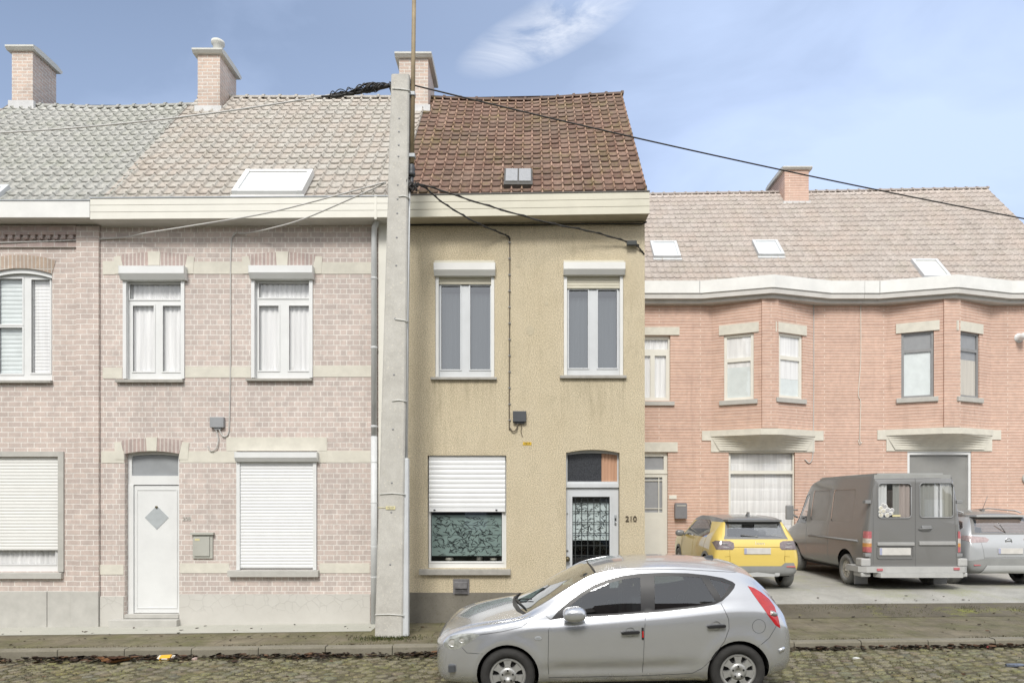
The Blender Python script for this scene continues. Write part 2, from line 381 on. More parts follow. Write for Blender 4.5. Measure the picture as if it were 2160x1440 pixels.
def _pieces(s, name, mats, parent, loc):
    bmesh.ops.recalc_face_normals(s.bm, faces=s.bm.faces); left = set(s.bm.faces); out = []
    while left:
        st = [left.pop()]; grp = [st[0]]
        while st:
            f = st.pop()
            for e in f.edges:
                for g in e.link_faces:
                    if g in left: left.discard(g); grp.append(g); st.append(g)
        out.append(grp)
    out.sort(key=lambda g: min(f.index for f in g)); res = []
    for grp in out:
        idx = {}; vs = []; fs = []
        for f in sorted(grp, key=lambda f: f.index):
            r = []
            for v in f.verts:
                if v not in idx: idx[v] = len(vs); vs.append(v.co.copy())
                r.append(idx[v])
            fs.append(r)
        me = bpy.data.meshes.new(name); me.from_pydata(vs, [], fs); me.materials.append(mats)
        o = bpy.data.objects.new(name, me); COL.objects.link(o); o.parent = parent; o.location = loc or (0, 0, 0); res.append(o)
    s.bm.free(); return res[0]
MB.pieces = _pieces
def tag(o, label=None, cat=None, group=None, kind=None):
    if label: o['label'] = label
    if cat: o['category'] = cat
    if group: o['group'] = group
    if kind: o['kind'] = kind
    return o
def thing(name, label, cat, loc, rot=(0, 0, 0), group=None):
    o = bpy.data.objects.new(name, None); COL.objects.link(o); o.location = loc; o.rotation_euler = rot
    o.empty_display_size = .2
    return tag(o, label, cat, group)

class Fr:
    """a wall frame: u along the wall, d into the wall, z up"""
    def __init__(s, x0, y0, x1=None, y1=None):
        s.a = Vector((x0, y0, 0)); d = Vector((1, 0, 0)) if x1 is None else Vector((x1 - x0, y1 - y0, 0))
        s.len = d.length; s.t = d.normalized(); s.n = Vector((-s.t.y, s.t.x, 0))
    def P(s, u, d, z): return s.a + s.t * u + s.n * d + Vector((0, 0, z))
    def u(s, px, d=0.0):                                   # where a sight line meets the wall
        k = (px - CX) / F; o = s.a + s.n * d
        return (k * o.y - o.x) / (s.t.x - k * s.t.y)
    def z(s, px, py, d=0.0):
        return wz(py, s.P(s.u(px, d), d, 0).y)

def text_mesh(txt, size, depth=.004):
    c = bpy.data.curves.new('lettering', 'FONT'); c.body = txt; c.size = size; c.extrude = depth; c.offset = size * .004; c.align_x = 'CENTER'; c.align_y = 'CENTER'
    o = bpy.data.objects.new('lettering', c); COL.objects.link(o); bpy.context.view_layer.update()
    me = bpy.data.meshes.new_from_object(o.evaluated_get(bpy.context.evaluated_depsgraph_get()))
    bpy.data.objects.remove(o); return me
def text_obj(name, txt, size, mat, parent, loc, rot, depth=.004):
    me = text_mesh(txt, size, depth); me.materials.clear(); me.materials.append(mat)
    o = bpy.data.objects.new(name, me); COL.objects.link(o); o.parent = parent; o.location = loc; o.rotation_euler = rot
    return o
# ------------------------------------------------------------------ building kit
def plate(mb, u0, u1, z0, z1, holes, d0, rev, mi=0, back=False):
    """front face at depth d0 with openings (u0,u1,z0,z1[,arch rise]) and their reveals"""
    us = sorted({u0, u1, *[h[0] for h in holes], *[h[1] for h in holes]}); zs = sorted({z0, z1, *[h[2] for h in holes], *[h[3] for h in holes]})
    us = [u for u in us if u0 - 1e-6 <= u <= u1 + 1e-6]; zs = [z for z in zs if z0 - 1e-6 <= z <= z1 + 1e-6]
    vs = {}
    def V(i, j):
        if (i, j) not in vs: vs[i, j] = mb.vert((us[i], d0, zs[j]))
        return vs[i, j]
    for i in range(len(us) - 1):
        for j in range(len(zs) - 1):
            cu, cz = (us[i] + us[i + 1]) / 2, (zs[j] + zs[j + 1]) / 2
            if any(h[0] < cu < h[1] and h[2] < cz < h[3] for h in holes): continue
            mb.face([V(i, j), V(i + 1, j), V(i + 1, j + 1), V(i, j + 1)], mi)
    for h in holes:
        a, b, c, e = h[:4]; rise = h[4] if len(h) > 4 else 0; n = 10 if rise else 1
        mb.quad((a, d0, c), (a, d0, e - rise), (a, d0 + rev, e - rise), (a, d0 + rev, c), mi)
        mb.quad((b, d0, e - rise), (b, d0, c), (b, d0 + rev, c), (b, d0 + rev, e - rise), mi)
        if c > z0 + 1e-4: mb.quad((b, d0, c), (a, d0, c), (a, d0 + rev, c), (b, d0 + rev, c), mi)
        arc = [(a + (b - a) * k / n, e - rise * (2 * k / n - 1) ** 2) for k in range(n + 1)]
        for (p, q), (r, s) in zip(arc, arc[1:]):
            mb.quad((p, d0, q), (r, d0, s), (r, d0 + rev, s), (p, d0 + rev, q), mi)
            if rise:
                for dd in (d0, d0 + rev): mb.poly([(p, dd, q), (r, dd, s), (r, dd, e), (p, dd, e)] if s < e - 1e-6 and q < e - 1e-6 else ([(p, dd, q), (r, dd, s), (r, dd, e)] if s < e - 1e-6 else [(p, dd, q), (r, dd, s), (p, dd, e)]), mi)
    return mb

def shell(root, fr, u0, u1, z0, zt, ops, mat, ye, ze, yr, zr, yb, rev=.11, name='wall'):
    """front with openings, two gable walls, a rear wall and a dark inner wall"""
    o = root.location; mb = MB(o, fr); Y0 = fr.a.y
    plate(mb, u0, u1, z0, zt, ops, 0, rev)
    sl = (zr - ze) / (yr - ye); roofz = lambda y: (zr - abs(y - yr) * sl) - .10
    D = yb - Y0
    for u in (u0, u1):
        mb.poly([(u, 0, z0), (u, 0, zt), (u, .02, max(zt + .01, roofz(Y0) - .02)), (u, yr - Y0, roofz(yr)), (u, D, roofz(yb)), (u, D, z0)])
    mb.quad((u0, D, z0), (u1, D, z0), (u1, D, roofz(yb)), (u0, D, roofz(yb)))
    w = mb.build(name, mat, root, fix=False)
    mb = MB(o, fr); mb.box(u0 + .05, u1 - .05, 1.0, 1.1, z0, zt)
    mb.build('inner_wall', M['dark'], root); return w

def cells_of(x0, x1, z0, z1): return (x0, x1, z0, z1)

def slats(mb, u0, u1, z0, z1, d, h, mi=0):
    n = max(1, round((z1 - z0) / h)); h = (z1 - z0) / n
    for k in range(n):
        z = z0 + k * h
        k_ = min(1, h / .085); pr = [(d + .002 * k_, z), (d - .003 * k_, z + .10 * h), (d - .007 * k_, z + .45 * h), (d - .006 * k_, z + .85 * h), (d - .001 * k_, z + .97 * h), (d + .002 * k_, z + h)]
        a = [mb.vert((u0, y, t)) for y, t in pr]; b = [mb.vert((u1, y, t)) for y, t in pr]
        for i in range(len(pr) - 1): mb.face([a[i], b[i], b[i + 1], a[i + 1]], mi, i in (1, 2))
    return mb

def cloth(mb, u0, u1, z0, z1, d, amp=.02, wl=.11, mi=0):
    n = max(6, int((u1 - u0) / .018)); a = []; ph = rnd.random() * 6
    for i in range(n + 1):
        u = u0 + (u1 - u0) * i / n; y = d + amp * math.sin(u / wl * 6.28 + ph + .8 * math.sin(u * 9 + ph))
        a.append((mb.vert((u, y, z0)), mb.vert((u, y * 1.0, z1))))
    for p, q in zip(a, a[1:]): mb.face([p[0], q[0], q[1], p[1]], mi, True)
    return mb

def win(root, fr, u0, u1, z0, z1, d, cells, fmat, sash=.03, gmat=None, curtain=None, drop=None, label=None, name='window', arch=0, depth=.05):
    """frame with cut-out panes; pane and curtain hang under it"""
    o = root.location; mb = MB(o, fr)
    plate(mb, u0, u1, z0, z1, cells, d, depth)
    for c in cells:
        if sash: plate(mb, c[0] - sash, c[1] + sash, c[2] - sash, c[3] + sash, [c], d - .012, .03)
        if sash:
            for (a, b, e, f) in ((c[0] - sash, c[0] - sash, c[2] - sash, c[3] + sash), (c[1] + sash, c[1] + sash, c[2] - sash, c[3] + sash)):
                mb.quad((a, d - .012, e), (a, d - .012, f), (a, d, f), (a, d, e))
            for z in (c[2] - sash, c[3] + sash): mb.quad((c[0] - sash, d - .012, z), (c[1] + sash, d - .012, z), (c[1] + sash, d, z), (c[0] - sash, d, z))
    for u in (u0, u1): mb.quad((u, d, z0), (u, d, z1), (u, d + depth, z1), (u, d + depth, z0))
    for z in (z0, z1): mb.quad((u0, d, z), (u1, d, z), (u1, d + depth, z), (u0, d + depth, z))
    w = mb.build(name, fmat, root)
    if label: w['label'] = label
    mb = MB(o, fr)
    for c in cells: mb.quad((c[0] - .005, d + .028, c[2] - .005), (c[1] + .005, d + .028, c[2] - .005), (c[1] + .005, d + .028, c[3] + .005), (c[0] - .005, d + .028, c[3] + .005))
    mb.build('pane', gmat or M['sheet_glass'], w, fix=False)
    if curtain:
        mb = MB(o, fr); dr = drop if drop is not None else 0
        a, b = min(c[0] for c in cells), max(c[1] for c in cells); e, f = min(c[2] for c in cells), max(c[3] for c in cells)
        cloth(mb, a - .03, b + .03, e - .02, f - dr, d + (.13 if curtain == 'curtain_grey' else .065), .010, .09)
        mb.build('curtain', M[curtain], w, fix=False)
    return w

def sill(w, root, fr, u0, u1, z0, z1, dout=.06, din=.10, mat='stone', name='sill'):
    mb = MB(root.location, fr)
    mb.prism_y = None
    pr = [(-dout, z0), (-dout, z1 - .012), (-dout + .01, z1 - .008), (din, z1 + .004), (din, z0)]
    mb.loft_x(pr, u0, u1); return mb.build(name, M[mat], w)

def roller_box(w, root, fr, u0, u1, z0, z1, dout, mat='box_white', name='roller_box'):
    mb = MB(root.location, fr); h = z1 - z0
    mb.loft_x([(-dout, z1), (-dout, z0 + h * .42), (-dout + h * .28, z0), (.10, z0), (.10, z1)], u0, u1)
    for u, s in ((u0, -1), (u1, 1)):
        e = .006 * s; mb.loft_x([(-dout - .004, z1 + .004), (-dout - .004, z0 + h * .41), (-dout + h * .28 - .003, z0 - .004), (.09, z0 - .004), (.09, z1 + .004)], min(u + e * .2, u + e * 1.6), max(u + e * .2, u + e * 1.6))
    return mb.build(name, M[mat], w)

def roof(root, x0, x1, ye, ze, yr, zr, pitch, row, mat, dz=lambda x, t: 0, x0r=None, x1r=None, roll=.046, step=.024, name='roof', ridge=True, flip=False):
    """pantiles: every row laps the one below, every column has its roll; x0r/x1r let the verge slant"""
    o = root.location; bm = bmesh.new(); uvl = bm.loops.layers.uv.new('UVMap')
    L = math.hypot(yr - ye, zr - ze); sy, sz = (yr - ye) / L, (zr - ze) / L; ny, nz = -sz, sy
    nr = round(L / row); rw = L / nr; nc = round((x1 - x0) / pitch); K = 8
    prof = [(0, .02), (.07, -.03), (.40, -.05), (.74, .0), (.80, .30), (.86, .95), (.91, 1.0), (.965, .55)]
    x0r = x0 if x0r is None else x0r; x1r = x1 if x1r is None else x1r
    cols = [(c + p, h) for c in range(nc) for p, h in prof] + [(nc, 0.0)]
    lines = []
    for r in range(nr):
        jig = [rnd.uniform(-.004, .006) for _ in range(nc + 1)]
        for v, hh in ((r, step), (r + .985, .004)):
            t = v / nr; a = x0 + (x0r - x0) * t; b = x1 + (x1r - x1) * t; ln = []
            for q, h in cols:
                x = a + (b - a) * q / nc; j = jig[int(q)] if hh > .01 else 0
                g = hh + h * roll + j + .014 * noise.noise((x * .8, v * .22, x0)) + (.012 if h > .2 and (int(q) * 7 + r * 13) % 29 == 0 and hh > .01 else 0)
                ln.append((bm.verts.new((x - o.x, ye + sy * v * rw + ny * g - o.y, ze + sz * v * rw + nz * g + dz((x - x0) / (x1 - x0), t) - o.z)), q, v))
            lines.append(ln)
    base = [(bm.verts.new((l[0].co.x, l[0].co.y + sz * .05, l[0].co.z - sy * .05)), l[1], l[2] - .001) for l in lines[0]]
    lines = [base] + lines
    for i in range(len(lines) - 1):
        A, B = lines[i], lines[i + 1]
        for k in range(len(cols) - 1):
            f = bm.faces.new([A[k][0], A[k + 1][0], B[k + 1][0], B[k][0]]); f.smooth = (i % 2 == 1)
            lo = A[k][2] if i % 2 == 1 else B[k][2]
            for lp, (q, v) in zip(f.loops, ((A[k][1], lo + .001), (A[k + 1][1] - .001, lo + .001), (B[k + 1][1] - .001, lo + (.98 if i % 2 == 1 else .05)), (B[k][1], lo + (.98 if i % 2 == 1 else .05)))): lp[uvl].uv = (q, v)
    # underside and verges, rear slope
    top, bot = lines[-1], lines[1]
    yb = 2 * yr - ye
    for e in (0, -1):
        prev = None
        vv = [l[e][0] for l in lines]
        under = [bm.verts.new((v.co.x, v.co.y + .08 * -ny, v.co.z - .09)) for v in vv]
        for i in range(len(vv) - 1): bm.faces.new([vv[i], vv[i + 1], under[i + 1], under[i]])
    a, b = top[0][0].co, top[-1][0].co
    q = [bm.verts.new(a), bm.verts.new(b), bm.verts.new((b.x, yb - o.y, bot[-1][0].co.z)), bm.verts.new((a.x, yb - o.y, bot[0][0].co.z))]
    bm.faces.new(q)
    ul = [bm.verts.new(v) for v in ((bot[0][0].co.x, bot[0][0].co.y, bot[0][0].co.z - .08), (bot[-1][0].co.x, bot[-1][0].co.y, bot[-1][0].co.z - .08), (b.x, b.y, b.z - .1), (a.x, a.y, a.z - .1))]
    bm.faces.new(ul)
    me = bpy.data.meshes.new(name); bm.to_mesh(me); bm.free(); me.materials.append(mat)
    ob = bpy.data.objects.new(name, me); COL.objects.link(ob); ob.parent = root
    if ridge:
        mb = MB((0, 0, 0)); n = max(2, round((x1r - x0r) / .36))
        for k in range(n):
            xa, xb = x0r + (x1r - x0r) * k / n, x0r + (x1r - x0r) * (k + 1) / n + .03
            za, zb = [zr + dz((x - x0r) / (x1r - x0r), 1) - .03 for x in (xa, min(xb, x1r))]
            for x_a, x_b, r in ((xa, xb, .085), (xb - .05, xb + .005, .105)):
                prof = [(yr + r * math.cos(t), r * math.sin(t)) for t in [math.pi * i / 8 for i in range(9)]]
                t0, t1 = (x_a - xa) / (xb - xa), (x_b - xa) / (xb - xa)
                mb.loft_x([(y - o.y, z - o.z) for y, z in prof], x_a - o.x, x_b - o.x, za + (zb - za) * t0, za + (zb - za) * t1)
        mb.build('ridge_tiles', mat, ob)
    return ob

def slope_hit(px, py, ye, ze, yr, zr, off=0.0):
    """world point where a sight line meets a roof slope"""
    k = (zr - ze) / (yr - ye); c = ze - k * ye + off
    Y = (H - c) / (k + (py - CY) / F); return Vector((wx(px, Y), Y, wz(py, Y)))

def skylight(root, roofobj, quadpx, R4, fmat, gmat, name='roof_window', lift=.17, fwid=.09):
    """a roof window lying on the slope: frame, pane"""
    ye, ze, yr, zr = R4; o = root.location
    bl = slope_hit(*quadpx[0], ye, ze, yr, zr, lift); br = slope_hit(*quadpx[1], ye, ze, yr, zr, lift); tl = slope_hit(*quadpx[2], ye, ze, yr, zr, lift)
    ux = Vector((1, 0, 0)); w = br.x - bl.x; sv = Vector((0, yr - ye, zr - ze)).normalized(); h = (tl - bl).dot(sv); n = Vector((0, -sv.z, sv.y))
    bl = Vector((bl.x, bl.y, bl.z))
    class F2:
        def P(s, u, d, z): return bl + ux * u + sv * z - n * d
    mb = MB(o, F2()); f = fwid
    mb.box(0, f, 0, .12, 0, h, .008); mb.box(w - f, w, 0, .12, 0, h, .008); mb.box(f, w - f, .003, .12, h - f, h, .008); mb.box(f, w - f, .003, .12, 0, f, .008)
    mb.box(-.02, w + .02, .07, .13, -.10, 0)                     # lead apron below
    fo = mb.build(name, fmat, root)
    mb = MB(o, F2()); mb.box(f, w - f, .03, .05, f, h - f); mb.build('pane', gmat, fo)
    return fo

def chimney(parent, root, xf0, xf1, yf, yb, zb, zt, mat, pots=()):
    o = root.location; mb = MB(o); mb.box(xf0, xf1, yf, yb, zb, zt); c = mb.build('chimney', mat, parent)
    mb = MB(o)
    mb.loft_x([(yf - .05, zt + .003), (yf - .10, zt + .055), (yf - .10, zt + .09), (yf + .1, zt + .13), (yb - .1, zt + .13), (yb + .10, zt + .09), (yb + .10, zt + .055), (yb + .05, zt + .003)], xf0 - .085, xf1 + .085)
    mb.build('chimney_cap', M['cap'], c)
    mb = MB(o); ba = 1.0
    mb.box(xf0 - .05, xf1 + .05, yf - .05, yf + .02, zb + .02, zb + .34); mb.build('flashing', M['lead'], c)
    for (x, y, r, h) in pots:
        mb = MB(o); mb.lathe([(r, zt + .13), (r, zt + .13 + h * .8), (r * 1.35, zt + .13 + h * .86), (r * 1.35, zt + .13 + h), (r * .8, zt + .13 + h), (r * .8, zt + .15)], (x, y, 0), 'z', 16)
        mb.build('chimney_pot', M['cap'], c)
    return c

def gutter(root, fr, u0, u1, dout, zt0, zb0, dzl, dzr, mat, smat, boards=3, name='gutter', lip='dark_gutter', endl=False):
    o = root.location; mb = MB(o, fr); h = (zt0 - zb0) / boards
    for k in range(boards):
        mb.loft_x([(-dout, zb0 + k * h + (.004 if k else 0)), (-dout, zb0 + (k + 1) * h - .004), (-dout + .025, zb0 + (k + 1) * h - .004), (-dout + .025, zb0 + k * h + (.004 if k else 0))], u0, u1, dzl, dzr)
    g = mb.build(name, mat, root)
    mb = MB(o, fr); mb.loft_x([(-dout + .026, zb0 + .006), (-dout + .026, zt0 - .03), (.15, zt0 - .03), (.15, zb0 + .006)], u0 + .004, u1 - .004, dzl, dzr)
    mb.build('soffit', smat, g)
    mb = MB(o, fr); mb.loft_x([(-dout - .012, zt0 - .003), (-dout - .012, zt0 + .016), (-dout + .05, zt0 + .016), (-dout + .05, zt0 - .003)], u0 - .006, u1 + .006, dzl, dzr)
    mb.build('gutter_lip', M[lip], g)
    return g

# ------------------------------------------------------------------ the row along the pavement
FA = Fr(0, 12.2)
def U(px, d=0.0): return FA.u(px, d)
def Z(py, d=0.0): return H - (py - CY) * (12.2 + d) / F
RA = (11.98, 7.46, 15.5, 11.30)                                # eave and ridge of the row's roofs
XB, XM, XR, XA0 = -2.25, -2.25, 2.118, -11.7
XAB = U(212)

# ---- the cream house, number 210
h210 = thing('terraced_house', 'narrow cream stuccoed house with brown tiled roof, behind the silver car', 'house', (0, 12.2, 0))
o210 = h210.location
opL = (U(918), U(1043), Z(795), Z(552)); opR = (U(1189), U(1315), Z(791), Z(552)); opW = (U(902), U(1068), Z(1198), Z(960)); opD = (U(1194), U(1307), -.02, Z(948), .055)
shell(h210, FA, XM + .003, XR, -.25, 7.13, [opL, opR, opW, opD], M['stucco'], *RA, 18.9)
mb = MB(o210, FA); mb.box(XM + .004, opD[0] - .02, -.022, .05, -.25, Z(1249)); mb.box(opD[1] + .02, XR + .006, -.022, .05, -.25, Z(1246)); mb.build('plinth', M['plinth_dark'], h210)
def dz210(x, t):
    e = -.033 + .066 * x
    s = [(0, 0), (.25, -.05), (.5, -.065), (.75, .02), (1, .085)]
    for (a, p), (b, q) in zip(s, s[1:]):
        if a <= x <= b + 1e-6: r = p + (q - p) * (x - a) / (b - a); break
    else: r = s[-1][1] if x > 1 else s[0][1]
    return e + (r - e) * t
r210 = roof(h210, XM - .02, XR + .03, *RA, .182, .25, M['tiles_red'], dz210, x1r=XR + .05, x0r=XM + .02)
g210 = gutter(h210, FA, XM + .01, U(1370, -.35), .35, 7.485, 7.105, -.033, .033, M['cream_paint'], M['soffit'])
mb = MB(o210, FA); mb.tube([(XM + .05, -.03, 7.07), (0, -.035, 7.065), (1.2, -.03, 7.09), (XR - .05, -.04, 7.08), (XR + .02, -.09, 7.10)], .014, 6); mb.build('eaves_cable', M['cable'], h210)
# two upper windows
def upper(op, shut, glass, sl, bx, lab):
    d = .085; G = [(U(a, d), U(b, d), Z(c, d), Z(e, d)) for a, b, e, c in glass]
    w = win(h210, FA, op[0] + .055, op[1] - .055, op[2], Z(shut[0], d), d, G, M['upvc_grey'], .022, None, 'curtain_grey', .10, lab)
    mb = MB(o210, FA); mb.box(op[0] + .004, op[0] + .06, .012, .10, op[2] + .004, bx[2] - .003); mb.box(op[1] - .06, op[1] - .004, .012, .10, op[2] + .004, bx[2] - .003); mb.build('shutter_rail', M['box_white'], w, split=True)
    mb = MB(o210, FA); slats(mb, op[0] + .06, op[1] - .06, Z(shut[0], d), bx[2] + .02, .055, .05); mb.build('roller_shutter', M['shutter_cream'], w, fix=False)
    roller_box(w, h210, FA, bx[0], bx[1], bx[2], bx[3], .10)
    mb = MB(o210, FA); mb.box(op[0] - .004, op[1] + .004, -.075, .08, bx[3] + .004, op[3] - .002, .004); mb.build('cover_board', M['cream_paint'], w)
    sill(w, h210, FA, *sl, .055, .10); return w
upper(opL, (601,), [(931, 971, 603, 779), (992, 1034, 603, 779)], (U(909), U(1048), Z(801), Z(795)), (U(918) - .006, U(1043) + .008, Z(583), Z(558)), None)
upper(opR, (610,), [(1200, 1240, 612, 776), (1261, 1301, 612, 776)], (U(1181), U(1321), Z(798), Z(791)), (U(1189) + .003, U(1315) + .012, Z(581), Z(557)), None)
# ground-floor window, shutter half down
d = .10
wg = win(h210, FA, opW[0] + .004, opW[1] - .004, opW[2], opW[3], d, [(U(909, d), U(1059, d), Z(1183, d), Z(1000, d))], M['upvc'], .03, glass_mat('clear_low_glass', (.9, .93, .93), .06, .02, .2))
mb = MB(o210, FA); slats(mb, opW[0] + .02, opW[1] - .02, Z(1071), opW[3] - .003, .045, .083); mb.box(opW[0] + .02, opW[1] - .02, .036, .058, Z(1079), Z(1071) - .002, .004)
mb.build('roller_shutter', M['shutter_white'], wg, fix=False)
mb = MB(o210, FA)
for px in (916, 1047): mb.box(U(px) - .018, U(px) + .018, .02, .035, Z(1075) - .012, Z(1075) + .012, .004)
mb.build('shutter_stop', M['dark_grey'], wg, split=True)
sill(wg, h210, FA, U(885), U(1077), Z(1211), Z(1199), .075, .10)
def leafy(mb, u0, u1, z0, z1, d, n, size=.09, seed=3):
    r2 = random.Random(seed)
    for _ in range(n):
        cu, cz = r2.uniform(u0, u1), r2.uniform(z0, z1); a = r2.choice((0, 0, .5, -.6, 1.1, -1.2, 2.4)) + r2.uniform(-.4, .4); L = size * r2.uniform(.6, 1.5); k = r2.uniform(-1.6, 1.6); w = .0065
        pts = []
        for i in range(6):
            t = i / 5; an = a + k * (t - .5); pts.append((cu + L * (t - .5) * math.cos(a) + .35 * L * k * (t - .5) ** 2 * -math.sin(a), cz + L * (t - .5) * math.sin(a) + .35 * L * k * (t - .5) ** 2 * math.cos(a), w * math.sin(math.pi * min(.97, t + .03))))
        if any(not (u0 < p[0] < u1 and z0 < p[1] < z1) for p in pts): continue
        up = [mb.vert((p[0] - math.sin(a) * p[2], d, p[1] + math.cos(a) * p[2])) for p in pts]; dn = [mb.vert((p[0] + math.sin(a) * p[2], d, p[1] - math.cos(a) * p[2])) for p in pts]
        for i in range(5): mb.face([dn[i], dn[i + 1], up[i + 1], up[i]], 1)
mb = MB(o210, FA); fz0, fz1 = Z(1172, d), Z(1086, d)
mb.quad((U(910, d), d + .05, fz0), (U(1058, d), d + .05, fz0), (U(1058, d), d + .05, fz1), (U(910, d), d + .05, fz1))
leafy(mb, U(911, d), U(1057, d), fz0, fz1, d + .047, 330)
for z in (1107, 1128, 1153): mb.box(U(910, d), U(1058, d), d + .046, d + .048, Z(z, d), Z(z, d) + .006, mi=1)
mb.build('window_film', [M['film'], M['film_ink']], wg, fix=False)
mb = MB(o210, FA)                                                # things standing on the inner sill
for px, r, h in ((946, .07, .06), (1010, .05, .085), (1040, .06, .05)): mb.lathe([(0, 0), (r, 0), (r * 1.15, h * .7), (r * .9, h), (0, h)], (U(px, d), d + .16, Z(1183, d)), 'z', 12)
mb.build('sill_ornament', M['curtain_cream'], wg)
# vent by the pavement
mb = MB(o210, FA); a, b, c, e = U(956), U(990), Z(1253), Z(1220)
mb.box(a, b, -.03, .02, c, e, .006); mb.box(a + .035, b - .035, -.075, -.028, c + .11, e - .05, .01)
for k in range(4): mb.box(a + .03, b - .03, -.06 + .005 * k, -.028, c + .02 + .024 * k, c + .03 + .024 * k)
mb.build('wall_vent', plain('grey_vent_metal', (.17, .165, .17), .5, .3, 12), h210)
# entrance door
d = .115; du0, du1 = opD[0] + .003, opD[1] - .003
mb = MB(o210, FA)
plate(mb, du0, du1, Z(1026, d), opD[3] + .02, [(U(1197, d), U(1302, d), Z(1015, d), Z(955, d), .035)], d, .05)
mb.box(du0, du1, d - .03, d + .02, Z(1028, d), Z(1019, d), .006)
dr = mb.build('transom_frame', M['upvc_grey'], h210)
mb = MB(o210, FA); mb.quad((du0, d + .03, Z(1016, d)), (U(1269, d), d + .03, Z(1016, d)), (U(1269, d), d + .03, Z(950, d)), (du0, d + .03, Z(950, d))); mb.build('transom_pane', M['rough_glass'], dr)
mb = MB(o210, FA); cloth(mb, U(1269, d), du1, Z(1016, d), Z(950, d), d + .03, .012, .06); mb.build('transom_curtain', M['curtain_orange'], dr, fix=False)
mb = MB(o210, FA); dz0 = .14
gl = (U(1207, d), U(1286, d), .34, Z(1047, d))
plate(mb, du0, du1, dz0, Z(1028, d) - .003, [gl], d + .012, .05)
for s in (.0, .022): plate(mb, gl[0] - .04 + s, gl[1] + .04 - s, gl[2] - .04 + s, gl[3] + .04 - s, [gl], d - .004 - s * .3, .02)
door = mb.build('door', M['upvc_grey'], h210)
mb = MB(o210, FA); mb.quad((gl[0], d + .05, gl[2]), (gl[1], d + .05, gl[2]), (gl[1], d + .05, gl[3]), (gl[0], d + .05, gl[3])); mb.build('door_pane', glass_mat('door_glass', (.9, .93, .93), .05, .02, .1), door, fix=False)
mb = MB(o210, FA); q = (gl[0] + .01, gl[1] - .01, Z(1139, d), Z(1061, d))
mb.quad((q[0], d + .075, q[2]), (q[1], d + .075, q[2]), (q[1], d + .075, q[3]), (q[0], d + .075, q[3])); leafy(mb, *q, d + .072, 130, .07, 8); mb.build('door_film', [M['film_white'], M['film_ink']], door, fix=False)
mb = MB(o210, FA)
for px in (1214, 1227, 1240, 1253, 1266, 1279): mb.box(U(px, d) - .006, U(px, d) + .006, d + .018, d + .03, gl[2], gl[3])
for py in (1058, 1078, 1101, 1124, 1150, 1171, 1195, 1220): mb.box(gl[0], gl[1], d + .031, d + .04, Z(py, d) - .006, Z(py, d) + .006)
mb.build('door_grille', M['iron_black'], door)
mb = MB(o210, FA); kx, kz = U(1195.5, d) + .012, Z(1178, d)
mb.lathe([(.046, d + .01), (.046, d - .004), (.03, d - .012), (.02, d - .05), (.034, d - .06), (.036, d - .075), (.02, d - .088), (0, d - .09)], (kx, 0, kz), 'y', 20); mb.build('door_knob', M['brass'], door)
mb = MB(o210, FA); mb.lathe([(.018, d + .01), (.018, d - .008), (.012, d - .012), (0, d - .012)], (kx, 0, Z(1160, d)), 'y', 14); mb.lathe([(.01, d + .01), (.01, d - .006), (0, d - .006)], (kx, 0, Z(1082, d)), 'y', 12); mb.build('door_lock', M['mid_grey'], door)
mb = MB(o210, FA); ix, iz = U(1298, d), Z(1095, d); mb.box(ix - .017, ix + .017, d - .02, d + .012, iz - .085, iz + .085, .006); mb.box(ix - .012, ix + .012, d - .024, d - .019, iz - .02, iz + .025, mi=1); mb.lathe([(.011, d - .019), (.011, d - .026), (0, d - .026)], (ix, 0, iz - .055), 'y', 12, mi=2)
mb.build('intercom', [M['zinc'], M['black'], M['chrome']], door)
mb = MB(o210, FA); mb.box(opD[0] - .03, opD[1] + .03, -.10, .20, -.12, dz0 - .004, .01); mb.build('doorstep', M['stone'], h210)
text_obj('house_number', '210', .138, M['rust_iron'], h210, (U(1331), -.012, Z(1094)), (R(90), 0, 0), .008)
# junction box and its cables, yellow tag
mb = MB(o210, FA); a, b, c, e = U(1082), U(1110), Z(890), Z(867.5)
mb.box(a, b, -.075, .01, c, e, .008); mb.box(a + .03, b - .03, -.05, 0, c - .025, c - .002); jb = mb.build('junction_box', M['dark_grey'], h210)
mb = MB(o210, FA); kz = Z(905); c1 = U(1075)
loop = [(c1, -.012, Z(503)), (c1 + .004, -.012, Z(560)), (c1, -.012, Z(640)), (c1 - .003, -.012, Z(760)), (c1 - .006, -.012, Z(893)), (c1 + .01, -.015, kz + .02), (c1 + .06, -.03, kz - .04), (c1 + .12, -.035, kz - .005), (c1 + .15, -.035, Z(891))]
def smooth_pts(p, k=5):
    p = [Vector(q) for q in p]; out = []
    for i in range(len(p) - 1):
        a0, a1, a2, a3 = p[max(i - 1, 0)], p[i], p[i + 1], p[min(i + 2, len(p) - 1)]
        for j in range(k):
            t = j / k; out.append(.5 * ((2 * a1) + (a2 - a0) * t + (2 * a0 - 5 * a1 + 4 * a2 - a3) * t * t + (3 * a1 - a0 - 3 * a2 + a3) * t ** 3))
    return out + [p[-1]]
mb.tube(smooth_pts(loop, 6), .011, 6); mb.build('cable_lead', M['cable_brown'], jb)
mb = MB(o210, FA)
for py in range(512, 890, 34): mb.box(c1 - .022, c1 + .02, -.026, 0, Z(py) - .008, Z(py) + .008)
mb.build('cable_clip', M['mid_grey'], jb)
mb = MB(o210, FA); mb.tube(smooth_pts([(U(1098), -.03, Z(891)), (U(1100), -.02, Z(900)), (U(1099), -.015, Z(910)), (U(1102), -.012, Z(921))], 4), .006, 5); mb.build('loose_wire', M['cable_brown'], jb)
mb = MB(o210, FA); mb.box(U(1103), U(1121), -.006, .004, Z(938.5), Z(932)); tg = mb.build('yellow_tag', M['yellow_tag'], h210)
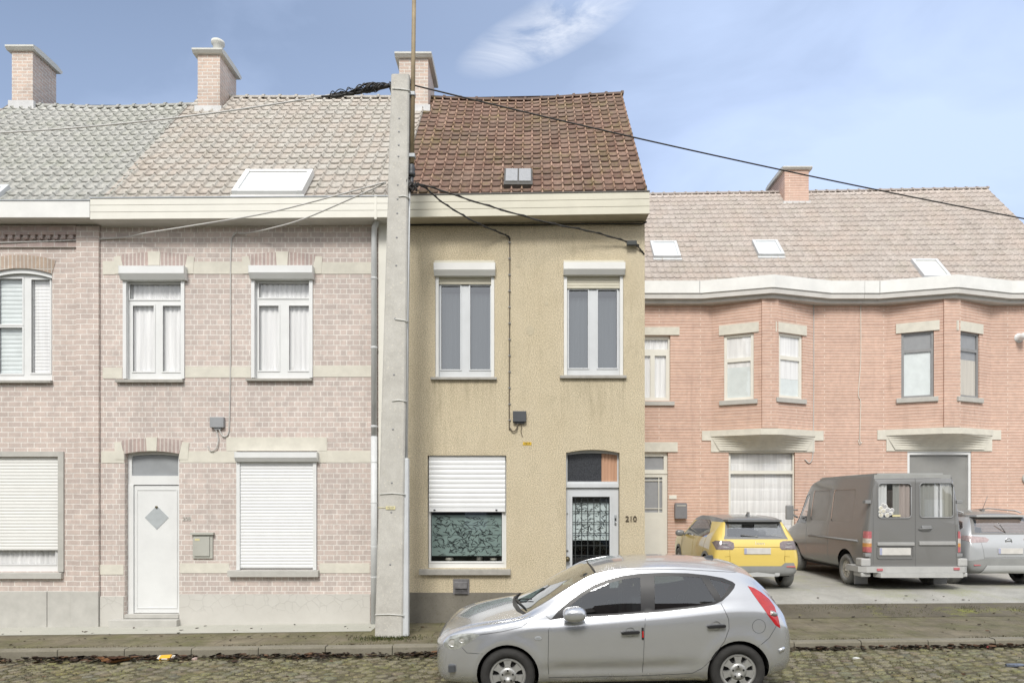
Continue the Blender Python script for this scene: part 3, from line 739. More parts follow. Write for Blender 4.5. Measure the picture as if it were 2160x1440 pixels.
text_obj('tag_lettering', '7217', .052, M['black'], tg, ((U(1103) + U(1121)) / 2, -.0075, Z(935.2)), (R(90), 0, 0), .001)
mb = MB(o210, FA)                                                # pale patches of repaired stucco
for px, py, r in ((1118, 697, .09), (1152, 640, .035), (1093, 560, .04)):
    mb.poly([(U(px) + r * math.cos(t) * rnd.uniform(.6, 1.1), -.004, Z(py) + r * math.sin(t) * rnd.uniform(.7, 1.1)) for t in [i * .5236 for i in range(12)]])
mb.build('stucco_patch', plain('pale_stucco_patch', (.50, .44, .32), .95, .12, 20, bump=.5), h210)
# glass tiles in the roof
p0, p1, p2 = slope_hit(1066, 381, *RA, .15), slope_hit(1120, 381, *RA, .15), slope_hit(1066, 355, *RA, .15)
sv = Vector((0, RA[2] - RA[0], RA[3] - RA[1])).normalized(); nn = Vector((0, -sv.z, sv.y))
class FS:
    def P(s, u, dd, z): return p0 + Vector((1, 0, 0)) * u + sv * z - nn * dd
wd, hh = p1.x - p0.x, (p2 - p0).dot(sv)
mb = MB(o210, FS()); mb.box(-.03, wd + .03, .02, .11, -.10, hh + .05, .008); rv = mb.build('roof_window', M['dark_gutter'], r210)
mb = MB(o210, FS()); mb.box(0, wd / 2 - .012, 0, .03, 0, hh, .006); mb.box(wd / 2 + .012, wd, 0, .03, 0, hh, .006); mb.build('pane', plain('cloudy_roof_glass', (.36, .36, .355), .25, .18, 30), rv)
cf = slope_hit(880, 232, *RA)
chimney(r210, h210, wx(842, cf.y), wx(903, cf.y), cf.y, cf.y * 1.068, cf.z - .25, wz(124, cf.y), M['brick_chim'])

# ---- the rose brick house
hB = thing('terraced_house', 'pale rose brick house with cream stone bands and white door, left of the pole', 'house', (-5, 12.2, 0))
oB = hB.location
BL, BR = XAB + .003, XM - .003
o1 = (U(262), U(389), Z(800), Z(560), .05); o2 = (U(532), U(659), Z(798), Z(560), .05); o3 = (U(500), U(669), Z(1201), Z(951)); o4 = (U(263), U(378), -.02, Z(951), .05)
shell(hB, FA, BL, BR, -.30, 7.10, [o1, o2, o3, o4], M['brick_rose'], *RA, 18.9)
mb = MB(oB, FA); mb.box(BL, o4[0] - .01, -.02, .05, -.3, Z(1257)); mb.box(o4[1] + .01, U(781), -.02, .05, -.3, Z(1252))
pl = mb.build('plinth', M['plinth_pale'], hB)
bands = []
mb = MB(oB, FA)
for a, b, zt, zb in ((217, 255, 551, 579), (393, 524, 552, 578), (662, 785, 553, 578), (217, 258, 775, 798), (391, 529, 773, 796), (661, 783, 771, 795),
                     (214, 262, 951, 976), (380, 476, 951, 975), (690, 782, 950, 975), (210, 261, 1190, 1211), (380, 484, 1187, 1208), (674, 780, 1187, 1208)):
    mb.box(U(a), U(b), -.008, .03, Z(zb), Z(zt))
mb.build('stone_band', M['band'], hB, split=True)
mb = MB(oB, FA); mb.box(U(478), U(690), -.012, .03, Z(951) + .004, Z(922)); mb.box(U(669.5), U(690), -.012, .03, Z(975), Z(951)); mb.box(U(476), U(499.5), -.012, .03, Z(975), Z(951)); mb.build('stone_lintel', M['band'], hB)
def arch_set(u0, u1, zs, rise, th, keyw, endw):
    um, hw = (u0 + u1) / 2, (u1 - u0) / 2
    lo = lambda u: zs + rise * (1 - min(1.3, ((u - um) / hw) ** 2))
    def seg(mb, a, b, dd, ext=0):
        n = 8; us = [a + (b - a) * i / n for i in range(n + 1)]; sp = lambda u: u + (u - um) * .16
        pts = [(u, lo(u) + .002) for u in us] + [(sp(u), lo(u) + th + ext) for u in reversed(us)]
        mb.prism(pts, -dd, .02)
    mb = MB(oB, FA); seg(mb, u0 + .005, um - keyw, .010); seg(mb, um + keyw, u1 - .005, .010); mb.build('brick_arch', M['brick_arch'], hB)
    mb = MB(oB, FA); seg(mb, um - keyw + .003, um + keyw - .003, .016, .012)
    for s, u in ((-1, u0), (1, u1)):
        mb.prism([(u - s * .003, zs - .10), (u + s * endw, zs - .10), (u + s * (endw + .02), zs + th * .86), (u + s * .06, zs + th * .92), (u - s * .003 + s * .012, zs)], -.014, .02)
    mb.build('keystone', M['band'], hB, split=True)
arch_set(o1[0], o1[1], o1[3] - .05, .05, .235, .10, .16); arch_set(o2[0], o2[1], o2[3] - .05, .05, .235, .10, .16); arch_set(o4[0], o4[1], o4[3] - .05, .05, .235, .09, .16)
def upperB(op, bx, tr, gl, sl):
    d = .06; G = [(U(a, d), U(b, d), Z(c, d), Z(e, d)) for a, b, e, c in [tr] + gl]
    w = win(hB, FA, op[0] + .006, op[1] - .006, op[2], op[3] - .04, d, G, M['upvc'], .024, M['dull_glass'], 'curtain_white', 0)
    mb = MB(oB, FA); mb.box(op[0] - .01, op[0] + .05, -.03, .058, op[2] + .01, bx[2] - .002); mb.box(op[1] - .05, op[1] + .01, -.03, .058, op[2] + .01, bx[2] - .002); mb.build('shutter_rail', M['upvc'], w, split=True)
    roller_box(w, hB, FA, *bx, .14, 'upvc'); sill(w, hB, FA, *sl, .07, .06)
upperB(o1, (U(254, -.1), U(389, -.1), Z(589, -.1), Z(562, -.1)), (275, 384, 600, 631), [(281, 325, 645, 783), (344, 384, 645, 783)], (U(247), U(389), Z(807), Z(800)))
upperB(o2, (U(527, -.1), U(659, -.1), Z(587, -.1), Z(561, -.1)), (547, 652, 598, 628), [(547, 588, 645, 781), (610, 652, 645, 781)], (U(521), U(660), Z(804), Z(798)))
# big shutter downstairs, fully down
mb = MB(oB, FA); a, b = o3[0] + .004, o3[1] - .004
mb.box(a, a + .06, -.04, .09, o3[2], Z(972) - .002); mb.box(b - .06, b, -.04, .09, o3[2], Z(972) - .002); mb.box(a + .06, b - .06, .03, .09, o3[2], o3[2] + .03)
wB = mb.build('window', M['upvc'], hB); wB['label'] = 'window hidden behind a fully lowered white shutter'
mb = MB(oB, FA); slats(mb, a + .06, b - .06, o3[2] + .03, Z(972) + .02, -.005, .057); mb.build('roller_shutter', M['shutter_white'], wB, fix=False)
roller_box(wB, hB, FA, U(497, -.1), U(668, -.1), Z(973, -.1), Z(953, -.1), .13, 'upvc')
sill(wB, hB, FA, U(484), U(674), Z(1215), Z(1201), .09, .08, 'stone_pale')
# front door
d = .10; mb = MB(oB, FA); u0, u1 = o4[0] + .003, o4[1] - .003
plate(mb, u0, u1, Z(1022, d), o4[3] + .01, [(U(278, d), U(376, d), Z(1003, d), Z(958, d), .03)], d, .05); mb.box(u0, u0 + .10, d - .01, d + .05, Z(1296), Z(1022, d)); mb.box(u1 - .05, u1, d - .01, d + .05, Z(1296), Z(1022, d))
tf = mb.build('door_frame', M['upvc'], hB)
mb = MB(oB, FA); mb.quad((u0, d + .03, Z(1005, d)), (u1, d + .03, Z(1005, d)), (u1, d + .03, Z(955, d)), (u0, d + .03, Z(955, d))); mb.build('transom_pane', plain('pale_transom_glass', (.32, .335, .35), .08, .1, 3), tf)
mb = MB(oB, FA); a, b, c, e = u0 + .105, u1 - .055, Z(1294), Z(1024, d)
mb.box(a, b, d + .015, d + .05, c, e, .004)
for q in ((a + .06, b - .05, c + .10, e - .08),): plate(mb, q[0] - .018, q[1] + .018, q[2] - .018, q[3] + .018, [q], d + .006, .02)
dB = mb.build('door', M['upvc'], hB); dm, dmz = U(330, d), Z(1091, d)
mb = MB(oB, FA); mb.prism([(dm - .215, dmz), (dm, dmz - .215), (dm + .215, dmz), (dm, dmz + .215)], d + .008, d + .02); mb.build('diamond_pane', plain('frosted_diamond_glass', (.43, .46, .475), .18, .08, 10), dB)
mb = MB(oB, FA); mb.lathe([(.02, d + .01), (.02, d - .012), (0, d - .014)], (dm, 0, dmz + .19), 'y', 14); mb.build('door_knocker', M['brass'], dB)
mb = MB(oB, FA); mb.box(o4[0] + .002, o4[1] - .002, -.02, .2, Z(1303), Z(1295), .004); mb.box(U(238), U(381), -.14, .02, Z(1322), Z(1304), .012); mb.build('doorstep', M['stone_pale'], hB)
text_obj('house_number', '208', .10, M['stone_pale'], hB, (U(394) - oB.x, -.006, Z(1094)), (R(90), 0, 0), .004)
mb = MB(oB, FA); mb.box(U(408), U(450), -.03, .01, Z(1177), Z(1126), .006); mb.box(U(412), U(444), -.05, -.028, Z(1172), Z(1131), .006); mb.box(U(405), U(453), -.07, .005, Z(1127), Z(1122), .004); mb.box(U(414), U(424), -.053, -.049, Z(1139), Z(1135), mi=1)
mb.build('meter_box', [plain('grey_beige_meter_box', (.43, .43, .39), .6, .08, 5), M['yellow_pale']], hB)
mb = MB(oB, FA); mb.box(U(446), U(475), -.07, .01, Z(902), Z(880), .008); mb.box(U(454), U(468), -.045, 0, Z(906), Z(902) - .002); jb = mb.build('junction_box', plain('pale_grey_plastic_box', (.29, .30, .315), .5, .08, 6), hB)
mb = MB(oB, FA); c1 = U(487)
mb.tube(smooth_pts([(U(503), -.05, Z(492)), (U(492), -.02, Z(500)), (c1 + .01, -.014, Z(520)), (c1, -.014, Z(600)), (c1, -.014, Z(750)), (c1 - .02, -.014, Z(880)), (U(482), -.014, Z(914)), (U(472), -.03, Z(920)), (U(464), -.03, Z(906))], 6), .012, 6)
mb.tube(smooth_pts([(U(457), -.03, Z(906)), (U(462), -.03, Z(925)), (U(458), -.03, Z(945)), (U(446), -.03, Z(951)), (U(440), -.03, Z(940))], 5), .010, 6)
mb.build('cable_lead', M['cable_grey'], jb)
mb = MB(oB, FA); x = U(789, -.07)
mb.tube([(x + .10, -.16, 7.12), (x + .02, -.13, 6.98), (x, -.07, 6.85), (x, -.07, 3.3)], .05, 12); mb.tube([(x, -.07, 3.3), (x, -.07, Z(1316))], .058, 12)
for py in (590, 735, 900, 975, 1060, 1152, 1215): mb.lathe([(.055, Z(py) - .02), (.064, Z(py)), (.055, Z(py) + .02)], (x, -.07, 0), 'z', 12)
mb.build('downpipe', M['zinc_pale'], hB)
mb = MB(oB, FA); mb.box(U(799), BR, -.03, .02, -.3, 7.08); mb.build('corner_strip', M['cream_pale'], hB)
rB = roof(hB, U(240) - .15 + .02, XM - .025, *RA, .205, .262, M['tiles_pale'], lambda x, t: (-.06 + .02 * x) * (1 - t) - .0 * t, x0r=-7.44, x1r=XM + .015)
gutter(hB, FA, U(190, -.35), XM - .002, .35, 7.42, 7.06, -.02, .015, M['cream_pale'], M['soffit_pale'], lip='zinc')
mb = MB(oB, FA); q = U(792, -.36); mb.box(q - .02, q + .02, -.358, -.345, 7.04, 7.46); mb.build('gutter_joint', M['cream_pale'], hB)
skylight(hB, rB, ((487, 402), (637, 402), (518, 356)), RA, M['zinc_white'], plain('bright_roof_glass', (.74, .76, .76), .12, .04, 2))
cf = slope_hit(440, 234, *RA)
chimney(rB, hB, wx(417, cf.y), wx(464, cf.y), cf.y, cf.y * 1.056, cf.z - .25, wz(116, cf.y), M['brick_chim'], [(wx(462, cf.y + .5), cf.y + .45, .105, .46)])

# ---- the house at the left edge
hA = thing('terraced_house', 'pale brick house with dentil cornice and grey tiled roof at left edge', 'house', (-9.6, 12.2, 0)); oA = hA.location
AL, AR = XA0 + .003, XAB - .003
u1 = (U(-26), U(110), Z(802), Z(566), .10); u2 = (U(-62), U(124), Z(1205), Z(963))
shell(hA, FA, AL, AR, -.35, 7.10, [u1, u2], M['brick_rose2'], *RA, 18.9)
mb = MB(oA, FA); mb.box(U(164), AR - .004, -.045, .0, Z(1246), 7.04); mb.build('pilaster', M['brick_rose2'], hA)
mb = MB(oA, FA)
mb.box(AL, U(164) - .004, -.05, .0, Z(497), 7.06)
k = AL + .04
while k < U(164) - .1: mb.box(k, k + .075, -.05, .0, Z(506), Z(497) - .003); k += .135
mb.box(AL, U(164) - .004, -.035, .0, Z(523), Z(513)); mb.build('dentil_cornice', M['brick_red'], hA)
mb = MB(oA, FA)
for a, b in ((AL, -8.55), (-8.54, U(153) - .01), (U(153), AR - .002)): mb.box(a, b, -.03 - (.03 if a > -8.4 else 0), .05, -.35, Z(1246), .008)
mb.build('plinth', M['stone_pale'], hA)
d = .09; G = [(U(a, d), U(b, d), Z(c, d), Z(e, d)) for a, b, e, c in ((-4, 48, 588, 684), (-4, 48, 691, 788), (67, 106, 590, 786))]
wA = win(hA, FA, u1[0] + .004, u1[1] - .004, u1[2], u1[3] - .07, d, G, M['upvc'], .026, M['dull_glass'], None)
mb = MB(oA, FA); slats(mb, U(66, d), U(107, d), Z(787, d), Z(589, d), d + .07, .06); mb.build('blind', M['curtain_white'], wA, fix=False)
mb = MB(oA, FA); slats(mb, U(-5, d), U(49, d), Z(789, d), Z(587, d), d + .07, .08); mb.build('blind', M['film_white'], wA, fix=False)
mb = MB(oA, FA); um, hw = (u1[0] + u1[1]) / 2, (u1[1] - u1[0]) / 2
n = 14; us = [u1[0] + 2 * hw * i / n for i in range(n + 1)]; lo = lambda u: u1[3] - .10 * ((u - um) / hw) ** 2
mb.prism([(u, lo(u) - .075) for u in us] + [(u, lo(u) - .001) for u in reversed(us)], .03, .08); mb.build('arch_board', M['upvc'], wA)
sill(wA, hA, FA, U(-32), U(112), Z(808), Z(802), .07, .09)
mb = MB(oA, FA); mb.prism([(u, lo(u) + .002) for u in us] + [(u + (u - um) * .12, lo(u) + .24) for u in reversed(us)], -.008, .02); mb.build('brick_arch', brick('arch_brick_orange', (.50, .385, .30), (.44, .35, .29), (.58, .54, .49), .07, .9, .010, off=0), hA)
d = .08; wA2 = win(hA, FA, u2[0] + .004, u2[1] - .004, u2[2], u2[3], d, [(U(-50, d), U(118, d), Z(1189, d), Z(1000, d))], M['upvc'], .02, M['dull_glass'], 'curtain_white')
mb = MB(oA, FA); slats(mb, u2[0] + .02, u2[1] - .02, Z(1160), u2[3], .03, .058); mb.build('roller_shutter', plain('pale_ivory_slats', (.72, .72, .70), .4, .04, 3), wA2, fix=False)
mb = MB(oA, FA)
mb.box(u2[1] + .002, U(136), -.03, .08, Z(1205), Z(952)); mb.box(u2[0] - .10, u2[0] - .002, -.03, .08, Z(1205), Z(952)); mb.box(u2[0] - .002, u2[1] + .002, -.03, .08, u2[3] + .002, Z(952)); mb.build('window_surround', M['stone_pale'], wA2, split=True)
sill(wA2, hA, FA, u2[0] - .14, U(134), Z(1219), Z(1206), .07, .08, 'stone_pale')
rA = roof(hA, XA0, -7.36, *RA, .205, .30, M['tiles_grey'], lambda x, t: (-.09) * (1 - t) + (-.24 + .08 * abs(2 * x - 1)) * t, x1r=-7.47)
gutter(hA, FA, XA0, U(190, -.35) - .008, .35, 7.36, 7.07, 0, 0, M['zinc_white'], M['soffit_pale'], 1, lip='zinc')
cf = slope_hit(48, 232, RA[0], RA[1] - .2, RA[2], RA[3] - .2)
chimney(rA, hA, wx(25, cf.y), wx(69, cf.y), cf.y, cf.y * 1.050, cf.z - .15, wz(109, cf.y), M['brick_chim'], [])
skylight(hA, rA, ((-45, 408), (-4, 408), (-20, 389)), (RA[0], RA[1] - .09, RA[2], RA[3] - .09), M['zinc_pale'], plain('bright_roof_glass_small', (.72, .74, .74), .12, .04, 2))

# ---- only a corner of its roof shows at the far left
hC = thing('terraced_house', 'house of which only a corner of tan tiled roof shows, top left edge', 'house', (-14, 12.2, 0))
shell(hC, FA, -16.2, XA0 - .003, -.35, 7.1, [], M['brick_rose2'], *RA, 18.9)
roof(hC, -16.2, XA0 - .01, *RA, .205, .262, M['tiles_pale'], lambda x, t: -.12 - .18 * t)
gutter(hC, FA, -16.2, XA0 - .006, .35, 7.36, 7.07, 0, 0, M['zinc_white'], M['soffit_pale'], 1, lip='zinc')

# ------------------------------------------------------------------ the brick row set back behind the forecourt
FB = Fr(0, 19.0)
def V(px, d=0.0): return FB.u(px, d)
def ZB(py, d=0.0): return H - (py - CY) * (19.0 + d) / F
RB = (18.75, 8.12, 22.7, 12.36); G0 = .30
def bay_house(name, label, x0, x1, apex, half, ops, bayz, w_mat, bay_windows, skl):
    root = thing(name, label, 'house', ((x0 + x1) / 2, 19.0, .4)); o = root.location
    xm = V(apex, -.5) * 1.0
    xa, xb = xm - half, xm + half; pw = .22; P = .55
    zb, zt = bayz, ZB(636)
    shell(root, FB, x0 + .003, x1 - .003, G0, zt, ops + [(xa + .12, xb - .12, bay_windows['zs'], bay_windows['zl'])], M['brick_orange'], *RB, 26.4, .10)
    la = Fr(xa, 19.0, xm - pw, 19.0 - P); lb = Fr(xm + pw, 19.0 - P, xb, 19.0)
    holes = []
    for fr, key in ((la, 'L'), (lb, 'R')):
        q = bay_windows[key]; a, b = fr.u(q[0]), fr.u(q[1]); hz0, hz1 = fr.z((q[0] + q[1]) / 2, q[3]), fr.z((q[0] + q[1]) / 2, q[2])
        holes.append((a, b, hz0, hz1))
    mb = MB(o, la); plate(mb, 0, la.len, zb, zt, [holes[0]], 0, .07)
    mb.fr = lb; plate(mb, 0, lb.len, zb, zt, [holes[1]], 0, .07)
    mb.fr = FB
    mb.poly([(xa, 0, zb), (xm - pw, -P, zb), (xm + pw, -P, zb), (xb, 0, zb)])
    bay = mb.build('bay', M['brick_orange'], root, fix=False)
    mb = MB(o, FB); mb.box(xm - pw, xm + pw, -P - .05, -P + .1, zb + .003, zt - .004); mb.build('bay_pilaster', M['brick_orange'], bay)
    # stone corbel under the bay
    mb = MB(o, FB)
    def outline(e, k, din): return [(xa - e, din), (xm - pw - .03, -P * k - .05 * k), (xm + pw + .03, -P * k - .05 * k), (xb + e, din)]
    mb.prism_z(outline(.10, 1, .0), zb - .17, zb - .003)
    za, zl = zb - .172, zb - .56; A = [(x, y, za) for x, y in outline(.02, .97, -.02)]; prev = A
    for q in range(1, 7):                                        # hollow underside running back to the window head
        t = q / 6; sq = (1 - t) ** 1.7; cur = [(x + ((xm - x) * .16) * t, y * sq - .05 * (1 - sq), za + (zl - za) * t) for x, y, _ in A]
        for i_ in range(3): mb.quad(prev[i_], cur[i_], cur[i_ + 1], prev[i_ + 1])
        prev = cur
    mb.box(xa - .27, xb + .27, -.022, .02, zb - .28, zb - .01); mb.box(xa - .02, xb + .02, -.024, .02, zb - .60, zb - .283)
    mb.build('bay_corbel', M['band'], bay)
    for fr, key, hole in ((la, 'L', holes[0]), (lb, 'R', holes[1])):
        q = bay_windows[key]; a, b, c, e = hole; fm = M[q[4]]; ww = b - a; f = q[6]
        tz = fr.z((q[0] + q[1]) / 2, q[5])
        cells = [(a + f, b - f, tz + f * .7, e - f), (a + f * 1.15, b - f * 1.15, c + f, tz - f * .7)]
        w = win(bay, fr, a + .003, b - .003, c, e, .035, cells, fm, 0, M['dull_glass'], None) if False else None
        mb = MB(o, fr); plate(mb, a + .003, b - .003, c, e, cells, .035, .05); w = mb.build('window', fm, root, fix=False)
        mb = MB(o, fr)
        for cl in cells: mb.quad((cl[0] - .004, .06, cl[2] - .004), (cl[1] + .004, .06, cl[2] - .004), (cl[1] + .004, .06, cl[3] + .004), (cl[0] - .004, .06, cl[3] + .004))
        mb.build('pane', M['dull_glass'], w, fix=False)
        mb = MB(o, fr); zz = c
        for z0_, z1_, mm in q[7]:
            mb.quad((a + .02, .075, c + (e - c) * z0_), (b - .02, .075, c + (e - c) * z0_), (b - .02, .075, c + (e - c) * z1_), (a + .02, .075, c + (e - c) * z1_), mm)
        mb.build('blind', [M['curtain_white'], M['curtain_cream'], M['mid_grey'], M['film_white']], w, fix=False)
        mb = MB(o, fr)
        mb.box(a - .13, min(b + .13, fr.len - .01) if key == 'L' else b + .13, -.03, .03, e + .003, e + .27); mb.build('lintel', M['band'], w) if key == 'L' else mb.build('lintel', M['band'], w)
        mb = MB(o, fr); mb.box(a - .12, b + .10, -.06, .034, c - .13, c - .003, .008); mb.build('sill', M['stone_pale'], w)
    # gutter that follows the bay
    mb = MB(o, FB); sb = MB(o, FB); lp = MB(o, FB)
    pts = [(x0 + .004, -.33), (xa - .35, -.33), (xm - .05, -.33 - P + .05), (xm + .05, -.33 - P + .05), (xb + .35, -.33), (x1 - .004, -.33)]
    inn = [(x, .02) for x, _ in pts]
    for (p, q), (i, j) in zip(zip(pts, pts[1:]), zip(inn, inn[1:])):
        mb.prism_z([p, q, (q[0], q[1] + .03), (p[0], p[1] + .03)], zt + .14, zt + .475)
        sb.prism_z([(p[0], p[1] + .031), (q[0], q[1] + .031), j, i], zt - .003, zt + .30)
        sb.prism_z([(p[0], p[1] + .15), (q[0], q[1] + .15), j, i], zt - .10, zt - .004)
        lp.prism_z([(p[0], p[1] + .031), (q[0], q[1] + .031), j, i], zt + .303, zt + .46)
    g = mb.build('gutter', M['zinc_white'], root); sb.build('soffit', M['soffit_pale'], g); lp.build('gutter_deck', M['zinc'], g)
    for m_, n_ in ((x0 + (xa - .35 - x0) * .97, 0),):
        mb = MB(o, FB); mb.box(m_ - .006, m_ + .006, -.338, -.325, zt + .14, zt + .47); mb.build('gutter_seam', M['mid_grey'], g)
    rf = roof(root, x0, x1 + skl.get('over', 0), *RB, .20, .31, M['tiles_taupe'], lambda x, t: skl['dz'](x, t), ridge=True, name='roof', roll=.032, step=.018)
    mb = MB(o, FB); k = x0 + .1                                  # soldier course under the eaves
    while k < x1 - .1:
        if not (xa - .05 < k < xb + .05): mb.box(k, k + .055, -.006, .01, zt - .30, zt - .105)
        k += .085
    mb.build('soldier_course', M['brick_orange'], root, split=True)
    return root, rf, (xa, xm, xb)
S1 = V(1812)
win1 = {'zs': ZB(843) - .05, 'zl': ZB(700) - .05, 'L': (1527, 1590, 704, 843, 'cream_pale', 758, .075, [(0, .50, 3), (.50, 1, 0)]), 'R': (1643, 1693, 704, 840, 'cream_pale', 755, .075, [(0, .3, 3), (.302, .6, 0), (.602, 1, 0)])}
gw1 = (V(1537), V(1677), G0 + .85, ZB(951)); dw1 = (V(1325), V(1409), G0 - .01, ZB(953)); uw1 = (V(1330), V(1414), ZB(845), ZB(707))
hR, rR, bx1 = bay_house('bay_house', 'orange ribbed-brick house with pointed bay, panelled cream door beside the stucco house', 2.75, S1, 1622, 1.42, [gw1, dw1, uw1], ZB(906, -.2), None, win1, {'dz': lambda x, t: .10 * t * x - .02 * t})
oR = hR.location
mb = MB(oR, FB)
for a, b, zt, zb in ((1320, 1433, 690, 707), (1320, 1429, 932, 953)): mb.box(V(a), V(b), -.03, .03, ZB(zb) + .003, ZB(zt))
mb.build('stone_lintel', M['band'], hR, split=True)
d = .07; G = [(V(a, d), V(b, d), ZB(c, d), ZB(e, d)) for a, b, e, c in ((1336, 1409, 716, 737), (1340, 1372, 750, 838), (1381, 1405, 750, 838))]
w = win(hR, FB, uw1[0] + .003, uw1[1] - .003, uw1[2], uw1[3], d, G, M['cream_pale'], .0, M['dull_glass'], 'curtain_white')
sill(w, hR, FB, V(1322), V(1422), ZB(855), ZB(846), .06, .07, 'stone_pale')
w = win(hR, FB, gw1[0] + .003, gw1[1] - .003, gw1[2], gw1[3], d, [(V(1541, d), V(1672, d), ZB(992, d), ZB(956, d)), (V(1541, d), V(1672, d), gw1[2] + .08, ZB(999, d))], M['cream_pale'], .0, M['dull_glass'], None)
mb = MB(oR, FB); slats(mb, gw1[0] + .02, gw1[1] - .02, gw1[2], gw1[3], d + .10, .37); mb.build('blind', M['curtain_white'], w, fix=False)
sill(w, hR, FB, gw1[0] - .1, gw1[1] + .1, gw1[2] - .13, gw1[2] - .003, .06, .07, 'stone_pale')
mb = MB(oR, FB); u0, u1 = dw1[0] + .003, dw1[1] - .003
plate(mb, u0, u1, G0 + .12, dw1[3], [(u0 + .1, u1 - .1, ZB(990, d), ZB(962, d)), (u0 + .14, u1 - .14, ZB(1080, d), ZB(1006, d))], d, .06)
mb.box(u0 + .18, u1 - .18, d - .012, d, G0 + .35, ZB(1092, d)); mb.box(u0, u1, d - .02, d, ZB(999, d), ZB(995, d))
dR = mb.build('door', M['cream_pale'], hR)
mb = MB(oR, FB); mb.quad((u0 + .05, d + .05, ZB(1082, d)), (u1 - .05, d + .05, ZB(1082, d)), (u1 - .05, d + .05, ZB(958, d)), (u0 + .05, d + .05, ZB(958, d))); mb.build('door_pane', plain('grey_door_glass', (.34, .35, .37), .12, .1, 4), dR)
mb = MB(oR, FB)
for px in (1390,): mb.box(V(px, d) - .012, V(px, d) + .012, d + .02, d + .045, ZB(1080, d), ZB(1006, d))
for py in (1013, 1072): mb.box(u0 + .14, u1 - .14, d + .018, d + .044, ZB(py, d) - .012, ZB(py, d) + .012)
mb.build('glazing_bar', M['cream_pale'], dR, split=True)
mb = MB(oR, FB); mb.box(V(1328), V(1408), -.12, .08, G0 - .05, G0 + .115); mb.build('doorstep', M['stone_pale'], hR)
mb = MB(oR, FB); mb.box(V(1411), V(1427), -.02, .01, ZB(1052), ZB(1044), .003); nb = mb.build('number_plate', M['cream_pale'], hR)
mb = MB(oR, FB); a, b = V(1422), V(1447); mb.prism([(a, ZB(1093)), (b, ZB(1093)), (b, ZB(1063)), (b - .02, ZB(1060)), (a + .02, ZB(1060)), (a, ZB(1063))], -.14, .0, bev=.008); mb.box(a + .04, b - .04, -.15, -.138, ZB(1067), ZB(1064.5), mi=1); mb.build('letter_box', [plain('grey_letter_box', (.20, .20, .215), .5, .1, 5), M['stone_pale']], hR)
mb = MB(oR, FB); mb.tube(smooth_pts([(V(1716), -.015, ZB(640)), (V(1716), -.015, ZB(800)), (V(1715), -.015, ZB(930)), (V(1713), -.02, ZB(965)), (V(1706), -.03, ZB(976)), (V(1697), -.02, ZB(968))], 5), .014, 5); mb.build('wall_cable', M['cable_grey'], hR)
cf = slope_hit(1680, 431, *RB)
chimney(rR, hR, wx(1655, cf.y), wx(1706, cf.y), cf.y, cf.y * 1.065, cf.z - .25, wz(359, cf.y), M['brick_orange'])
for q in (((1380, 539), (1437, 539), (1375, 507)), ((1601, 535), (1656, 535), (1588, 505))):
    skylight(hR, rR, q, RB, M['zinc_pale'], plain('roof_glass_white', (.70, .73, .75), .1, .05, 3), fwid=.08)

win2 = {'zs': ZB(838) - .05, 'zl': ZB(698) - .05, 'L': (1901, 1970, 700, 838, 'mid_grey', 739, .06, [(0, .72, 3), (.72, .98, 2)]), 'R': (2024, 2066, 701, 838, 'mid_grey', 738, .06, [(0, .58, 1), (.58, .98, 2)])}
gw2 = (V(1914), V(2049), G0 + .10, ZB(951))
hS, rS, bx2 = bay_house('bay_house', 'orange ribbed-brick house with pointed bay and dark windows, behind the van', S1, 15.25, 2004, 1.45, [gw2], ZB(904, -.2), None, win2, {'dz': lambda x, t: .08 * t + .12 * t * x, 'over': .06})
oS = hS.location
mb = MB(oS, FB); u0, u1 = gw2[0] + .003, gw2[1] - .003
mb.box(u0, u0 + .07, .02, .09, gw2[2], gw2[3]); mb.box(u1 - .07, u1, .02, .09, gw2[2], gw2[3]); mb.box(u0 + .07, u1 - .07, .02, .09, gw2[3] - .10, gw2[3])
w = mb.build('window', M['upvc'], hS); w['label'] = 'large opening with a dark interior and white frame'
mb = MB(oS, FB); mb.quad((u0 + .05, .08, gw2[2]), (u1 - .05, .08, gw2[2]), (u1 - .05, .08, gw2[3] - .05), (u0 + .05, .08, gw2[3] - .05)); mb.build('pane', plain('pale_dim_glass', (.285, .285, .275), .12, .12, 1.5), w, fix=False)
mb = MB(oS, FB); mb.box(V(1928), V(1949), -.08, .01, ZB(873), ZB(859), .01); mb.box(V(1926), V(1945), -.04, .005, ZB(877), ZB(873.5)); mb.build('alarm_box', M['upvc'], hS)
mb = MB(oS, FB); mb.lathe([(.0, -.30), (.07, -.28), (.10, -.2), (.10, -.02), (.13, -.02), (.13, .01)], (V(2160, -.2), 0, ZB(709, -.2)), 'y', 20); mb.build('wall_lamp', M['upvc'], hS)
mb = MB(oS, FB); mb.lathe([(.0, -.05), (.15, -.05), (.17, -.04), (.17, .01)], (V(2168), 0, ZB(1009)), 'y', 28); ws = mb.build('round_sign', M['stone_pale'], hS); 
mb = MB(oS, FB); mb.lathe([(.0, -.056), (.13, -.056), (.135, -.05)], (V(2168), 0, ZB(1009)), 'y', 28); mb.build('sign_face', plain('pale_blue_enamel', (.52, .64, .68), .3, .05, 5), ws)
mb = MB(oS, FB); mb.tube(smooth_pts([(V(1815), -.014, ZB(640)), (V(1815), -.014, ZB(760)), (V(1810), -.014, ZB(830)), (V(1815), -.014, ZB(850)), (V(1813), -.014, ZB(925)), (V(1817), -.02, ZB(932)), (V(1812), -.02, ZB(936)), (V(1810), -.02, ZB(928))], 5), .010, 5); mb.build('wall_cable', M['cream_pale'], hS)
skylight(hS, rS, ((1951, 581), (2007, 580), (1925, 545)), RB, M['zinc_pale'], plain('roof_glass_cream', (.69, .69, .65), .1, .05, 3), fwid=.08)
